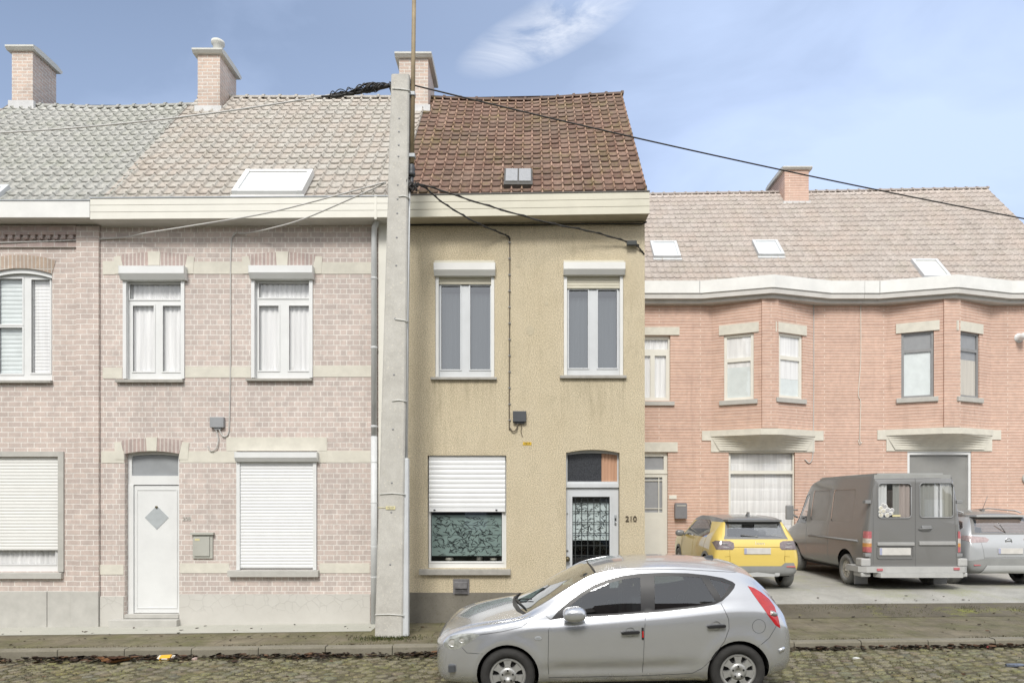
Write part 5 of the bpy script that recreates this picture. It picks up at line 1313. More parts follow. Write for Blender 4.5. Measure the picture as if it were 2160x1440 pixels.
    def hit(s, o, d): 
        r = s.tree.ray_cast(Vector(o), Vector(d).normalized()); return r[0], r[1]
    def side(s, x, z, sg=-1):
        p, n = s.hit((x, 3 * sg, z), (0, -sg, 0)); return p, n
    def rear(s, y, z): return s.hit((9, y, z), (-1, 0, 0))
def circle(cx, cz, r, n=28): return [(cx + r * math.cos(2 * math.pi * i / n), cz + r * math.sin(2 * math.pi * i / n)) for i in range(n)]
def rrect(a, b, c, d, r, n=4):
    out = []
    for (x, y, t0) in ((b - r, d - r, 0), (a + r, d - r, 90), (a + r, c + r, 180), (b - r, c + r, 270)):
        out += [(x + r * math.cos(R(t0 + 90 * i / n)), y + r * math.sin(R(t0 + 90 * i / n))) for i in range(n + 1)]
    return out
SIDE = lambda f: abs(f.normal.y) > .25 and abs(f.calc_center_median().y) > .25
REAR = lambda f: f.normal.x > .12
TOPF = lambda f: f.normal.z > .15
RUB = plain('tyre_rubber', (.028, .027, .026), .85, .25, 12, bump=.2)
RUBP = plain('dusty_tyre_rubber', (.21, .21, .205), .85, .2, 12)
LINER = plain('wheel_well', (.012, .012, .012), .9, .2, 5)
def wheel(root, x, y, z, r, wid, sg, hubmat, rub, spokes=7, rimr=.66, name='wheel', gap=None, n=40):
    mb = MB(); w = wid / 2
    mb.lathe([(r * rimr, -w * .7), (r * rimr * 1.02, -w), (r * .90, -w * 1.06), (r * .975, -w * .80), (r, -w * .5), (r * 1.002, 0), (r, w * .5), (r * .975, w * .8), (r * .9, w * 1.06), (r * rimr * 1.02, w), (r * rimr, w * .7)], (0, 0, 0), 'y', n)
    t = mb.build(name, rub, root, (x, y, z))
    mb = MB(); R0 = r * rimr; f = -w * sg * -1; yy = w * .72 * sg; out = .012 * sg
    mb.lathe([(0, yy - .035 * sg), (R0 * 1.0, yy - .035 * sg)], (0, 0, 0), 'y', n, 1)                          # dark behind the openings
    mb.lathe([(R0 * .83, yy - .03 * sg), (R0 * .83, yy + .005 * sg), (R0 * .9, yy + out), (R0 * 1.0, yy + out * .7), (R0 * 1.03, yy - .01 * sg)], (0, 0, 0), 'y', n)
    mb.lathe([(R0 * .48, yy - .03 * sg), (R0 * .46, yy + out * 1.3), (R0 * .16, yy + out * 1.5), (R0 * .15, yy + out * .9), (0, yy + out * .9)], (0, 0, 0), 'y', n)
    for k in range(spokes):
        a0 = 2 * math.pi * k / spokes + math.pi / 2; hw0, hw1 = math.pi / spokes * .98, math.pi / spokes * .62
        pts = []
        for rr, hw_ in ((R0 * .44, hw0), (R0 * .6, hw1 * .92), (R0 * .85, hw1 * .95)): pts.append((rr, hw_))
        L_ = [(rr * math.cos(a0 - h), rr * math.sin(a0 - h)) for rr, h in pts] ; R_ = [(rr * math.cos(a0 + h), rr * math.sin(a0 + h)) for rr, h in pts]
        for i in range(2):
            q = [(*L_[i], ), (*R_[i], ), (*R_[i + 1], ), (*L_[i + 1], )]
            top = [mb.vert((u, yy + out * (1.2 - .2 * i), v)) for u, v in q]; bot = [mb.vert((u, yy - .03 * sg, v)) for u, v in q]
            mb.face(top); [mb.face([top[j], bot[j], bot[(j + 1) % 4], top[(j + 1) % 4]]) for j in range(4)]
    for k in range(5):
        a = 2 * math.pi * k / 5 + math.pi / 2; c = (R0 * .30 * math.cos(a), 0, R0 * .30 * math.sin(a))
        mb.lathe([(r * .034, yy + out * 1.2), (r * .034, yy + out * 2.2), (r * .02, yy + out * 2.4), (0, yy + out * 2.4)], c, 'y', 8, 1)
    mb.build('wheel_cover', [hubmat, LINER], t); return t
def arch_liner(root, x, z, r, y0, y1, sg):
    mb = MB()
    n = 18; a = [(x + r * math.cos(math.pi * i / n), z + r * math.sin(math.pi * i / n)) for i in range(n + 1)]
    for (p, q), (s, t) in zip(a, a[1:]): mb.quad((p, y0 * sg, q), (s, y0 * sg, t), (s, y1 * sg, t), (p, y1 * sg, q))
    mb.poly([(p, y0 * sg, q) for p, q in a]); mb.build('wheel_arch_liner', LINER, root)
def seam(mb, sk, pts, r=.0032, both=True):
    for sg in ((-1, 1) if both else (-1,)):
        P = []
        for (x, z), (x2, z2) in zip(pts, pts[1:]):
            k = max(1, int(math.hypot(x2 - x, z2 - z) / .05))
            for i in range(k):
                h = sk.side(x + (x2 - x) * i / k, z + (z2 - z) * i / k, sg)
                if h[0] is not None: P.append(h[0])
        h = sk.side(*pts[-1], sg)
        if h[0] is not None: P.append(h[0])
        if len(P) > 1: mb.tube(P, r, 5)
def rseam(mb, sk, pts, r=.004):
    P = []
    for (y, z), (y2, z2) in zip(pts, pts[1:]):
        k = max(1, int(math.hypot(y2 - y, z2 - z) / .06))
        for i in range(k + 1):
            h = sk.rear(y + (y2 - y) * i / k, z + (z2 - z) * i / k)
            if h[0] is not None: P.append(h[0])
    mb.tube(P, r, 5)
def ellipsoid(mb, c, a, mi=0, n=16, sq=1.0):
    rows = []
    for i in range(n + 1):
        th = math.pi * i / n; row = []
        for k in range(n * 2):
            ph = math.pi * k / n; sp = lambda v: math.copysign(abs(v) ** sq, v)
            row.append(mb.vert((c[0] + a[0] * sp(math.sin(th)) * sp(math.cos(ph)), c[1] + a[1] * sp(math.sin(th)) * sp(math.sin(ph)), c[2] + a[2] * sp(math.cos(th)))))
        rows.append(row)
    for A, B in zip(rows, rows[1:]):
        for k in range(n * 2): mb.face([A[k], A[(k + 1) % (n * 2)], B[(k + 1) % (n * 2)], B[k]], mi, True)
def plate_obj(root, sk, y, z, w, h, off=.012, mat=None):
    p, n = sk.rear(y, z); mb = MB(); x = p.x + off
    mb.box(x - .01, x + .006, y - w / 2, y + w / 2, z - h / 2, z + h / 2, .004); mb.box(x + .0062, x + .008, y - w / 2 + .004, y - w / 2 + .05, z - h / 2 + .006, z + h / 2 - .006, mi=1)
    return mb.build('number_plate', [mat or plain('blank_plate', (.60, .585, .56), .5, .1, 8), plain('plate_blue', (.36, .38, .52), .5, .05, 8)], root)

# ---- silver hatchback at the kerb
car = thing('hatchback', 'silver five-door hatchback parked at the kerb before the stucco house', 'car', (-1.087, 8.72, -.162), (.045, -.0185, 0))
ST = [(0.00, .38, .30, .47, .55, .29, .585, .24, .60), (0.025, .28, .50, .47, .60, .48, .65, .42, .672), (0.09, .22, .67, .47, .665, .645, .725, .55, .755), (0.22, .19, .775, .48, .74, .75, .81, .645, .84),
      (0.45, .18, .84, .52, .805, .815, .88, .70, .93), (0.75, .18, .872, .55, .855, .845, .93, .735, 1.0), (1.02, .18, .88, .56, .90, .852, .97, .752, 1.05), (1.25, .18, .885, .57, .94, .852, 1.075, .735, 1.165),
      (1.60, .18, .8875, .58, .965, .85, 1.275, .685, 1.36), (1.93, .18, .8875, .58, .985, .848, 1.425, .635, 1.502), (2.30, .18, .8875, .58, 1.01, .845, 1.478, .615, 1.558), (2.75, .18, .8875, .58, 1.04, .842, 1.485, .605, 1.57),
      (3.20, .18, .8875, .58, 1.08, .84, 1.462, .60, 1.548), (3.60, .19, .885, .59, 1.11, .83, 1.41, .585, 1.495), (3.82, .205, .875, .60, 1.10, .81, 1.335, .585, 1.42), (3.90, .21, .868, .60, 1.08, .80, 1.275, .59, 1.34), (4.05, .24, .835, .61, 1.00, .77, 1.13, .60, 1.17),
      (4.16, .26, .79, .61, .92, .74, .985, .60, 1.01), (4.24, .29, .72, .60, .80, .68, .845, .58, .86), (4.285, .34, .60, .58, .70, .57, .725, .5, .735), (4.30, .40, .48, .56, .64, .46, .66, .42, .67)]
def g_(v, c, s): return math.exp(-((v - c) / s) ** 2)
def sculpt(x, y, z, w, zb):
    if y < .4: return y
    m = min(1, max(0, (x - 1.1) / .4)) * min(1, max(0, (3.25 - x) / .5))
    y -= .032 * m * g_(z, .385 + .03 * max(0, x - 2.4), .07)
    y += .010 * min(1, max(0, (x - .5) / .5)) * g_(z, zb - .075, .035)
    t = min(1, max(0, (z - (zb - .115)) / .115)); y -= .030 * t * min(1, max(0, (x - .9) / .5)) * (1 if z < zb + .02 else max(0, 1 - (z - zb - .02) / .25))
    for ax in (.88, 3.53):                                       # flared wheel arches
        r = math.hypot(x - ax, z - .32); y += .016 * g_(r, .40, .055) * (1 if z > .2 else 0)
    return y
ST = [((3.6 + (q[0] - 3.6) * .90) if q[0] > 3.6 else q[0], *q[1:]) for q in ST]
sk = Skin(ST, .04, (2, 3, 10, 9, 10, 9, 5, 5), sculpt)
bpy.context.view_layer.update(); CI = (Matrix.Translation(car.location) @ car.rotation_euler.to_matrix().to_4x4()).inverted(); CO = CI @ Vector((0, 0, H))
def cp(px, py):
    d = CI.to_3x3() @ Vector(((px - CX) / F, 1, -(py - CY) / F)); p, n = sk.hit(CO, d)
    return p
def cxz(*pts):
    out = []
    for q in pts:
        p = cp(*q)
        if p is None: p = cp(q[0] - 4, q[1] + 2) or cp(q[0] - 10, q[1] + 4) or cp(q[0] - 16, q[1] + 6)
        out.append((p.x, p.z))
    return out
sk.cut(cxz((1163, 1304), (1157, 1330), (1156, 1400), (1158, 1428), (1355, 1424), (1359, 1340), (1361, 1293)), 'xz', SIDE, 'front_door', where='side')
sk.cut(cxz((1361, 1293), (1359, 1340), (1355, 1424), (1460, 1419), (1480, 1409), (1505, 1385), (1529, 1350), (1538, 1325), (1537, 1305), (1521, 1272)), 'xz', SIDE, 'rear_door', where='side')
sk.cut(cxz((1162, 1306), (1178, 1287), (1200, 1268), (1226, 1249), (1252, 1233), (1280, 1222), (1312, 1214), (1350, 1209), (1400, 1207), (1450, 1208), (1490, 1212), (1525, 1218), (1545, 1226), (1551, 1231), (1549, 1239), (1538, 1253), (1523, 1267), (1505, 1275), (1470, 1281), (1400, 1289), (1300, 1297)), 'xz', SIDE, 'seal', where='side')
sk.cut(cxz((1199, 1296), (1203, 1277), (1228, 1257), (1254, 1241), (1282, 1230), (1314, 1221), (1350, 1216.5), (1352, 1288), (1300, 1292)), 'xz', SIDE, 'front_glass', where='side')
sk.cut(cxz((1380, 1214.5), (1430, 1214), (1478, 1217), (1510, 1268), (1470, 1276), (1381, 1285)), 'xz', SIDE, 'rear_glass', where='side')
sk.cut(cxz((1496, 1220), (1522, 1225), (1541, 1232), (1522, 1261)), 'xz', SIDE, 'quarter_glass', where='side')
sk.cut(cxz((936, 1357), (940, 1350), (950, 1341), (970, 1336), (995, 1334), (1012, 1338), (1004, 1346), (990, 1354), (976, 1362), (966, 1368), (950, 1369), (939, 1363)), 'xz', lambda f: abs(f.calc_center_median().y) > .3 and f.calc_center_median().x < .7, 'headlight', where='side')
sk.cut(cxz((1577, 1235), (1590, 1239), (1605, 1248), (1622, 1262), (1634, 1279), (1641, 1300), (1646, 1324), (1636, 1318), (1620, 1297), (1601, 1270), (1588, 1252)) , 'xz', lambda f: abs(f.calc_center_median().y) > .42 and f.calc_center_median().x > 3.6, 'tail_light', where='side')
WS = [(.99, 0), (1.0, .3), (1.04, .52), (1.105, .70), (1.5, .645), (1.925, .575), (1.905, .4), (1.885, 0)]
mirror_ = lambda P: P + [(x, -y) for x, y in reversed(P) if y > 1e-6]
sk.cut(mirror_([(.93, 0), (.945, .32), (.99, .55), (1.07, .715), (1.5, .665), (1.945, .595), (1.93, .4), (1.90, 0)]), 'xy', TOPF, 'screen_seal')
sk.cut(mirror_(WS), 'xy', TOPF, 'windscreen')
sk.cut([(-.55, 1.02), (.55, 1.02), (.52, 1.26), (.40, 1.30), (-.40, 1.30), (-.52, 1.26)], 'yz', lambda f: f.normal.x > .2 and f.calc_center_median().x > 3.7, 'rear_window')
sk.cut([(-.42, .50), (.42, .50), (.36, .60), (-.36, .60)], 'yz', lambda f: f.normal.x < -.3 and f.calc_center_median().x < .3, 'grille')
sk.cut([(-.45, .26), (.45, .26), (.50, .38), (-.50, .38)], 'yz', lambda f: f.normal.x < -.2 and f.calc_center_median().x < .3, 'grille')
for ax in (.88, 3.53): sk.cut(circle(ax, .325, .358, 36), 'xz', lambda f: abs(f.calc_center_median().y) > .5, remove=True)
SILVER = car_paint('silver_paint', (.59, .603, .63), .70, .2)
def window_glass_car():
    return glass_mat('car_glass', (.42, .47, .47), .08, .01)
CG = window_glass_car()
HL = plain('headlight_glass', (.42, .43, .40), .12, .5, 16, metal=.4, coat=1.0)
TLr = plain('red_lens', (.42, .012, .014), .12, .25, 18, coat=1.0)
parts = sk.finish({'front_door': ('front_door', SILVER, None, 0), 'rear_door': ('rear_door', SILVER, None, 0), 'seal': ('window_seal', plain('seal_rubber', (.022, .022, .024), .4, .1, 8), None, .002),
   'front_glass': ('front_window', CG, 'front_door', .004), 'rear_glass': ('rear_side_window', CG, 'rear_door', .004), 'quarter_glass': ('quarter_window', CG, None, .004), 'headlight': ('headlight', HL, None, .001),
   'tail_light': ('tail_light', TLr, None, -.002), 'windscreen': ('windscreen', glass_mat('windscreen_glass', (.55, .70, .60), .40, .012), None, .004), 'screen_seal': ('windscreen_trim', M['black'], None, .001), 'rear_window': ('rear_window', CG, None, .004), 'grille': ('grille', M['black'], None, .02)}, car, SILVER)
mb = MB()
for P in (((1163, 1304), (1157, 1330), (1156, 1400), (1158, 1428)), ((1361, 1293), (1359, 1340), (1355, 1424)), ((1521, 1272), (1537, 1305), (1538, 1325), (1529, 1350), (1505, 1385), (1480, 1409), (1460, 1419)), ((1158, 1428), (1355, 1424), (1460, 1419)),
          ((1012, 1338), (1060, 1331), (1102, 1321), (1112, 1312), (1117, 1301)), ((975, 1365), (985, 1376), (1018, 1378)), ((1637, 1320), (1622, 1345), (1600, 1362)), ((1117, 1301), (1150, 1297), (1162, 1306)), ((1290, 1203), (1350, 1199.5), (1440, 1200), (1552, 1206))): seam(mb, sk, cxz(*P))
seam(mb, sk, [(x, z) for x, z in circle(*cxz((1601, 1320))[0], .078, 24)] + [circle(*cxz((1601, 1320))[0], .078, 24)[0]], .0025)
mb.build('panel_gap', plain('panel_gap_shade', (.04, .04, .042), .9, .1, 3), car, split=True)
for sg in (-1, 1):                                                # handles, mirror, strips
    for nm, dn, (hx, hy) in (('front_door', 'near', (1329, 1332)), ('rear_door', 'near', (1510, 1319))):
        x, z = cxz((hx, hy))[0]; p, n = sk.side(x, z, sg); mb = MB(); y = p.y
        mb.lathe([(.055, -.004 * -sg), (.05, .010 * -sg), (0, .02 * -sg)], (x, y + .004 * sg, z), 'y', 20, 1)
        mb.prism([(x - .105, z - .012), (x - .09, z - .022), (x + .09, z - .016), (x + .107, z - .006), (x + .105, z + .016), (x + .09, z + .022), (x - .09, z + .014), (x - .105, z + .004)], y + sg * .048, y + sg * .02, bev=.006)
        mb.box(x - .10, x - .07, y - .01 * sg, y + sg * .03, z - .012, z + .008); mb.box(x + .07, x + .10, y - .01 * sg, y + sg * .03, z - .008, z + .012)
        mb.build('door_handle', [M['black'], plain('handle_bowl', (.12, .12, .125), .5, .1, 8)], parts.get((nm, 'near' if sg < 0 else 'far'), car), fix=True)
    x, z = cxz((1203, 1300))[0]; p, n = sk.side(x, z, sg); mb = MB()
    ellipsoid(mb, (x + .04, p.y + sg * .135, z + .055), (.135, .10, .088), 0, 14, .82); mb.tube([(x - .04, p.y - .02 * sg, z - .02), (x + .01, p.y + .10 * sg, z + .01)], .035, 10, 1)
    mb.build('door_mirror', [SILVER, M['black']], car)
    x, z = cxz((1356, 1335))[0]; p, n = sk.side(x, z, sg); mb = MB(); mb.box(x - .014, x + .010, p.y - .004 * sg, p.y + .012 * sg, z - .07, z + .07, .004, 0); mb.box(x - .010, x + .007, p.y + .008 * sg, p.y + .0135 * sg, z - .045, z + .03, mi=1)
    mb.build('edge_guard', [M['black'], TLr], car)
    x, z = cxz((1135, 1345))[0]; p, n = sk.side(x, z, sg); mb = MB(); mb.prism([(x + .040 * math.cos(t), z + .020 * math.sin(t)) for t in [i * math.pi / 8 for i in range(16)]], p.y - .003 * sg, p.y + .008 * sg); mb.box(x - .02, x + .02, p.y + .007 * sg, p.y + .010 * sg, z - .006, z + .006, mi=1); mb.build('side_repeater', [M['zinc'], M['mid_grey']], car)
    # fog lamp, rear reflector strip
    q = cp(950, 1407); mb = MB(); c = (q.x, q.y * -sg, q.z); mb.box(c[0] - .02, c[0] + .06, c[1] - .05, c[1] + .03, c[2] - .045, c[2] + .04, .01, 0); ellipsoid(mb, (c[0] + .005, c[1], c[2]), (.03, .05, .035), 1, 10); mb.build('fog_light', [M['dark_grey'], HL], car)
    q = cp(1650, 1368); mb = MB(); c = (q.x, q.y * -sg, q.z); mb.tube([(c[0] - .05, c[1] * 1.02, c[2] - .02), (c[0] + .01, c[1] * .985, c[2] + .002), (c[0] + .03, c[1] * .93, c[2] + .012)], .026, 8); mb.build('bumper_corner', SILVER, car)
    # lamp innards
    tl = parts.get(('tail_light', 'near' if sg < 0 else 'far')); mb = MB()
    for a, b in (((1626, 1290), (1640, 1302)),):
        q1 = cp(1631, 1295); mb.tube([(q1.x - .035, (q1.y) * -sg + .004 * sg, q1.z + .02), (q1.x + .01, q1.y * -sg * .99 + .002 * sg, q1.z + .005), (q1.x + .04, q1.y * -sg * .955, q1.z - .012)], .030, 8)
    mb.build('reverse_lens', HL, tl or car)
    hl = parts.get(('headlight', 'near' if sg < 0 else 'far')); mb = MB()
    for pq, rr in (((955, 1354), .048), ((975, 1349), .032)):
        q = cp(*pq); mb.lathe([(rr, -.004), (rr * .8, .006), (rr * .3, -.004), (0, -.004)], (q.x - .004, q.y * -sg + .006 * sg, q.z), 'y', 18)
    mb.build('lamp_reflector', plain('lamp_reflector_metal', (.62, .62, .60), .2, .1, 20, metal=.4), hl or car)
for ax in (.88, 3.53):
    for sg in (-1, 1):
        wheel(car, ax, .775 * sg, .317, .317, .195, sg, plain('silver_hubcap', (.42, .42, .41), .38, .15, 9, metal=.5), RUB)
        arch_liner(car, ax, .325, .356, .50, .845, sg)
mb = MB(); mb.box(1.25, 3.15, -.78, .78, .19, .24); mb.box(.5, 3.9, -.45, .45, .235, .30); mb.tube([(3.7, .45, .22), (4.02, .45, .25)], .03, 10); mb.build('underbody', LINER, car)
mb = MB()                                                         # cabin
for y in (-.37, .37):
    mb.box(1.95, 2.45, y - .25, y + .25, .45, .66, .06); mb.box(2.35, 2.52, y - .24, y + .24, .6, 1.14, .06); mb.box(2.43, 2.53, y - .13, y + .13, 1.16, 1.34, .04)
mb.box(2.95, 3.4, -.62, .62, .48, .68, .06); mb.box(3.3, 3.5, -.62, .62, .6, 1.12, .06)
for y in (-.35, .35): mb.box(3.38, 3.48, y - .12, y + .12, 1.13, 1.27, .04)
mb.build('seat', plain('seat_fabric', (.05, .05, .055), .9, .15, 12), car)
mb = MB(); mb.prism([(1.02, .75), (1.02, .98), (1.3, 1.0), (1.55, .93), (1.6, .7)], -.68, .68, bev=.03); mb.box(1.0, 3.9, -.7, .7, .40, .44); mb.build('dashboard', plain('dash_plastic', (.075, .075, .078), .7, .1, 6), car)
mb = MB(); n = 20; c = Vector((1.68, -.37, .93)); mb.tube([c + Vector((.09 * math.sin(2 * math.pi * i / n), .185 * math.cos(2 * math.pi * i / n), .165 * math.sin(2 * math.pi * i / n))) for i in range(n + 1)], .016, 8); mb.tube([c, c + Vector((-.15, 0, -.06))], .03, 8); mb.build('steering_wheel', M['black'], car)
mb = MB()
q1, q2, q3 = cp(1092, 1278), cp(1112, 1300), cp(1125, 1272)
def onscreen(x, y, up=.012):
    p, n = sk.hit((x, y, 3), (0, 0, -1)); return p + n * up
mb.tube([onscreen(.98, -.05), onscreen(1.03, -.3), onscreen(1.10, -.58)], .010, 6); mb.tube([onscreen(.97, .0), onscreen(.99, .3), onscreen(1.03, .55)], .010, 6)
mb.tube([onscreen(1.0, -.12, .004), onscreen(1.06, -.16, .02), onscreen(1.18, -.40, .016)], .008, 6)
mb.build('wiper', M['black'], car)
mb = MB(); p, n = sk.hit((1.86, 0, 3), (0, 0, -1)); mb.box(p.x - .05, p.x - .01, -.12, .12, p.z - .16, p.z - .09, .015); mb.tube([(p.x - .02, 0, p.z - .02), (p.x - .03, 0, p.z - .1)], .012, 6); mb.build('inner_mirror', M['black'], car)
mb = MB(); p = cp(1500, 1180); p, n = sk.hit((p.x, 0, 3), (0, 0, -1)); mb.prism([(p.x - .07, p.z - .01), (p.x + .07, p.z - .012), (p.x + .06, p.z + .03), (p.x - .01, p.z + .035)], -.022, .022, bev=.008); mb.build('antenna_base', M['dark_grey'], car)
plate_obj(car, sk, 0, .62, .52, .11)

# ---- yellow compact SUV
def rear_car(name, label, Xc, Yr, zg, L, st, sculp=None): 
    root = thing(name, label, 'car', (Xc, Yr + L, zg), (0, 0, -math.pi / 2)); return root, Skin(st, .06, (2, 3, 4, 6, 6, 7, 4, 4), sculp, .2)
YEL = car_paint('yellow_paint', (.70, .53, .14), .0, .35, .8, .02)
PG = glass_mat('pale_car_glass', (.62, .64, .65), .20, .03)
ROOFG = car_paint('grey_roof_paint', (.175, .18, .185), .0, .35, .7, .02)
CLAD = plain('grey_cladding', (.255, .26, .255), .75, .1, 6)
SILP = plain('pale_silver_trim', (.52, .53, .53), .4, .05, 6, metal=.2)
LL = 4.08
jeep, sj = rear_car('compact_suv', 'yellow compact SUV with dark roof parked on the forecourt left of the van', 4.69, 13.85, zfore(4.7, 14.2), LL, [
 (0, .45, .50, .62, .74, .47, .79, .42, .80), (.05, .33, .72, .62, .80, .69, .87, .6, .88), (.2, .27, .83, .64, .88, .80, .96, .70, .98), (.9, .25, .885, .66, .98, .84, 1.04, .74, 1.07), (1.15, .25, .89, .66, 1.02, .85, 1.10, .74, 1.13),
 (1.45, .25, .89, .66, 1.03, .845, 1.28, .70, 1.33), (1.8, .25, .89, .66, 1.04, .84, 1.43, .65, 1.49), (2.3, .25, .89, .66, 1.05, .84, 1.48, .63, 1.53), (3.2, .25, .89, .66, 1.07, .83, 1.46, .61, 1.515), (3.68, .27, .885, .67, 1.07, .82, 1.42, .60, 1.475),
 (3.76, .28, .88, .67, 1.06, .815, 1.385, .61, 1.43), (3.88, .29, .87, .67, 1.03, .80, 1.22, .655, 1.25), (3.98, .30, .86, .66, .98, .79, 1.06, .70, 1.08), (4.04, .33, .83, .64, .88, .78, .95, .72, .97), (4.07, .38, .76, .62, .78, .72, .83, .68, .85), (4.08, .44, .66, .60, .70, .63, .74, .6, .755)])
def jz(py): return (H - (py - CY) * 13.9 / F) - zfore(4.7, 14.2)
sj.cut([(-2, 1.385), (2, 1.385), (2, 2), (-2, 2)], 'yz', lambda f: True, 'roof')
sj.cut([(1.30, 1.03), (1.42, 1.10), (1.85, 1.37), (2.3, 1.415), (3.1, 1.405), (3.42, 1.16), (3.30, 1.05)], 'xz', SIDE, 'side_window', where='side')
sj.cut(mirror_([(1.18, 0), (1.25, .66), (1.80, .57), (1.74, 0)]), 'xy', TOPF, 'windscreen')
sj.cut([(-.66, 1.04), (.66, 1.04), (.62, 1.13), (.56, 1.40), (-.56, 1.40), (-.62, 1.13)], 'yz', lambda f: f.normal.x > .15 and f.calc_center_median().x > 3.5, 'window_frame')
sj.cut([(-.58, 1.085), (.58, 1.085), (.53, 1.34), (-.53, 1.34)], 'yz', lambda f: f.normal.x > .15 and f.calc_center_median().x > 3.5, 'rear_window')
sj.cut([(-1, .2), (1, .2), (1, .34), (.80, .42), (.74, .565), (.56, .565), (.48, .50), (-.48, .50), (-.56, .565), (-.74, .565), (-.80, .42), (-1, .34)], 'yz', lambda f: f.calc_center_median().x > 3.75, 'bumper')
for ax in (.85, 3.41): sj.cut(circle(ax, .34, .43, 24), 'xz', SIDE, 'cladding', where='side')
sj.cut([(.2, .2), (3.9, .2), (3.9, .36), (.2, .36)], 'xz', SIDE, 'cladding', where='side')
for sg in (-1, 1):
    q = [(sg * a, b) for a, b in ((.82, .83), (.50, .83), (.46, .87), (.47, .97), (.54, 1.005), (.80, 1.01), (.84, .97))]
    sj.cut(q if sg < 0 else q[::-1], 'yz', lambda f: f.calc_center_median().x > 3.7 and f.normal.x > .05, ('tail_light_' + 'ab'[sg > 0]))
for ax in (.85, 3.41): sj.cut(circle(ax, .34, .365, 24), 'xz', lambda f: abs(f.calc_center_median().y) > .5, remove=True)
TLD = plain('smoked_tail_lens', (.20, .165, .175), .15, .4, 14, coat=1.0)
jp = sj.finish({'roof': ('roof', ROOFG, None, 0), 'side_window': ('side_window', PG, None, .003), 'windscreen': ('windscreen', PG, None, .003), 'window_frame': ('tailgate_frame', ROOFG, None, .002), 'rear_window': ('rear_window', PG, None, .004), 'bumper': ('rear_bumper', CLAD, None, -.006),
   'cladding': ('arch_cladding', CLAD, None, -.006), 'tail_light_a': ('tail_light', TLD, None, -.004), 'tail_light_b': ('tail_light', TLD, None, -.004)}, jeep, YEL)
mb = MB(); p, n = sj.rear(0, 1.405); mb.prism_z([(p.x - .12, -.60), (p.x + .14, -.55), (p.x + .16, 0), (p.x + .14, .55), (p.x - .12, .60)], 1.395, 1.435); mb.build('spoiler', ROOFG, jeep)
mb = MB(); rseam(mb, sj, [(-.66, .69), (-.55, .70), (-.55, .60)]); rseam(mb, sj, [(.66, .69), (.55, .70), (.55, .60)]); rseam(mb, sj, [(-.47, .88), (0, .885), (.47, .88)], .006); rseam(mb, sj, [(-.56, .55), (-.56, .98), (-.64, 1.03)], .003); rseam(mb, sj, [(.56, .55), (.56, .98), (.64, 1.03)], .003); mb.build('panel_gap', plain('yellow_gap_shade', (.30, .20, .04), .9, .1, 3), jeep, split=True)
mb = MB(); p, n = sj.rear(0, .32); mb.prism_z([(p.x - .05, -.48), (p.x + .03, -.44), (p.x + .05, 0), (p.x + .03, .44), (p.x - .05, .48)], .285, .375); mb.box(p.x + .0, p.x + .045, -.46, -.36, .30, .39, .01); mb.box(p.x + .0, p.x + .045, .36, .46, .30, .39, .01); mb.build('skid_plate', SILP, jeep)
mb = MB()
for s in (-1, 1): 
    p, n = sj.rear(.68 * s, .49); mb.box(p.x - .03, p.x + .02, .68 * s - .09, .68 * s + .09, .475, .505, .006)
mb.build('rear_reflector', plain('pale_red_reflector', (.50, .16, .16), .3, .1, 8), jeep)
for s in (-1, 1):
    mb = MB(); p, n = sj.rear(.66 * s, .92); mb.tube([(p.x + .012, .60 * s, .95), (p.x + .006, .72 * s, .95)], .008, 6); mb.tube([(p.x + .010, .57 * s, .88), (p.x + .006, .70 * s, .89)], .008, 6); mb.build('lamp_bar', SILP, jp.get('tail_light_' + 'ab'[s > 0], jeep))
plate_obj(jeep, sj, 0, .805, .54, .125)
p, n = sj.rear(0, .955); text_obj('tailgate_lettering', 'Jeep', .12, plain('pale_lettering', (.70, .66, .50), .4, .05, 8), jeep, (p.x + .004, .06, .955), (R(90), 0, R(90)), .004)
mb = MB(); mb.prism([(3.35, 1.50), (3.55, 1.48), (3.54, 1.58), (3.50, 1.595)], -.02, .02); mb.build('antenna_fin', ROOFG, jeep)
mb = MB(); p, n = sj.rear(0, 1.12); mb.tube([(p.x + .012, .02, 1.09), (p.x + .016, -.30, 1.125)], .010, 5); ellipsoid(mb, (p.x + .005, .02, 1.09), (.03, .035, .03), 0, 8); mb.build('rear_wiper', ROOFG, jeep)
for sg in (-1, 1):
    mb = MB(); ellipsoid(mb, (1.45, .98 * sg, 1.06), (.07, .11, .075), 0, 10, .8); mb.tube([(1.42, .82 * sg, 1.02), (1.45, .95 * sg, 1.04)], .03, 6); mb.build('door_mirror', ROOFG, jeep)
    for ax in (.85, 3.41): wheel(jeep, ax, .79 * sg, .335, .335, .2, sg, SILP, RUBP, 5, n=24); arch_liner(jeep, ax, .34, .36, .5, .86, sg)
    mb = MB(); seam(mb, sj, [(1.25, 1.0), (1.2, .6), (1.24, .38)], both=False); seam(mb, sj, [(2.3, 1.05), (2.28, .4)], both=False); seam(mb, sj, [(3.32, 1.05), (3.2, .75), (3.0, .45)], both=False)
mb.build('door_gap', plain('door_gap_shade', (.30, .20, .04), .9, .1, 3), jeep, split=True)
mb = MB(); mb.box(.3, 3.8, -.75, .75, .26, .32); mb.build('underbody', LINER, jeep)
mb = MB()
for y in (-.37, .37): mb.box(2.2, 2.36, y - .24, y + .24, .6, 1.16, .05); mb.box(2.24, 2.34, y - .12, y + .12, 1.18, 1.34, .03)
mb.box(3.1, 3.25, -.6, .6, .6, 1.08, .05); mb.build('seat', plain('grey_seat_fabric', (.22, .225, .23), .9, .1, 12), jeep)

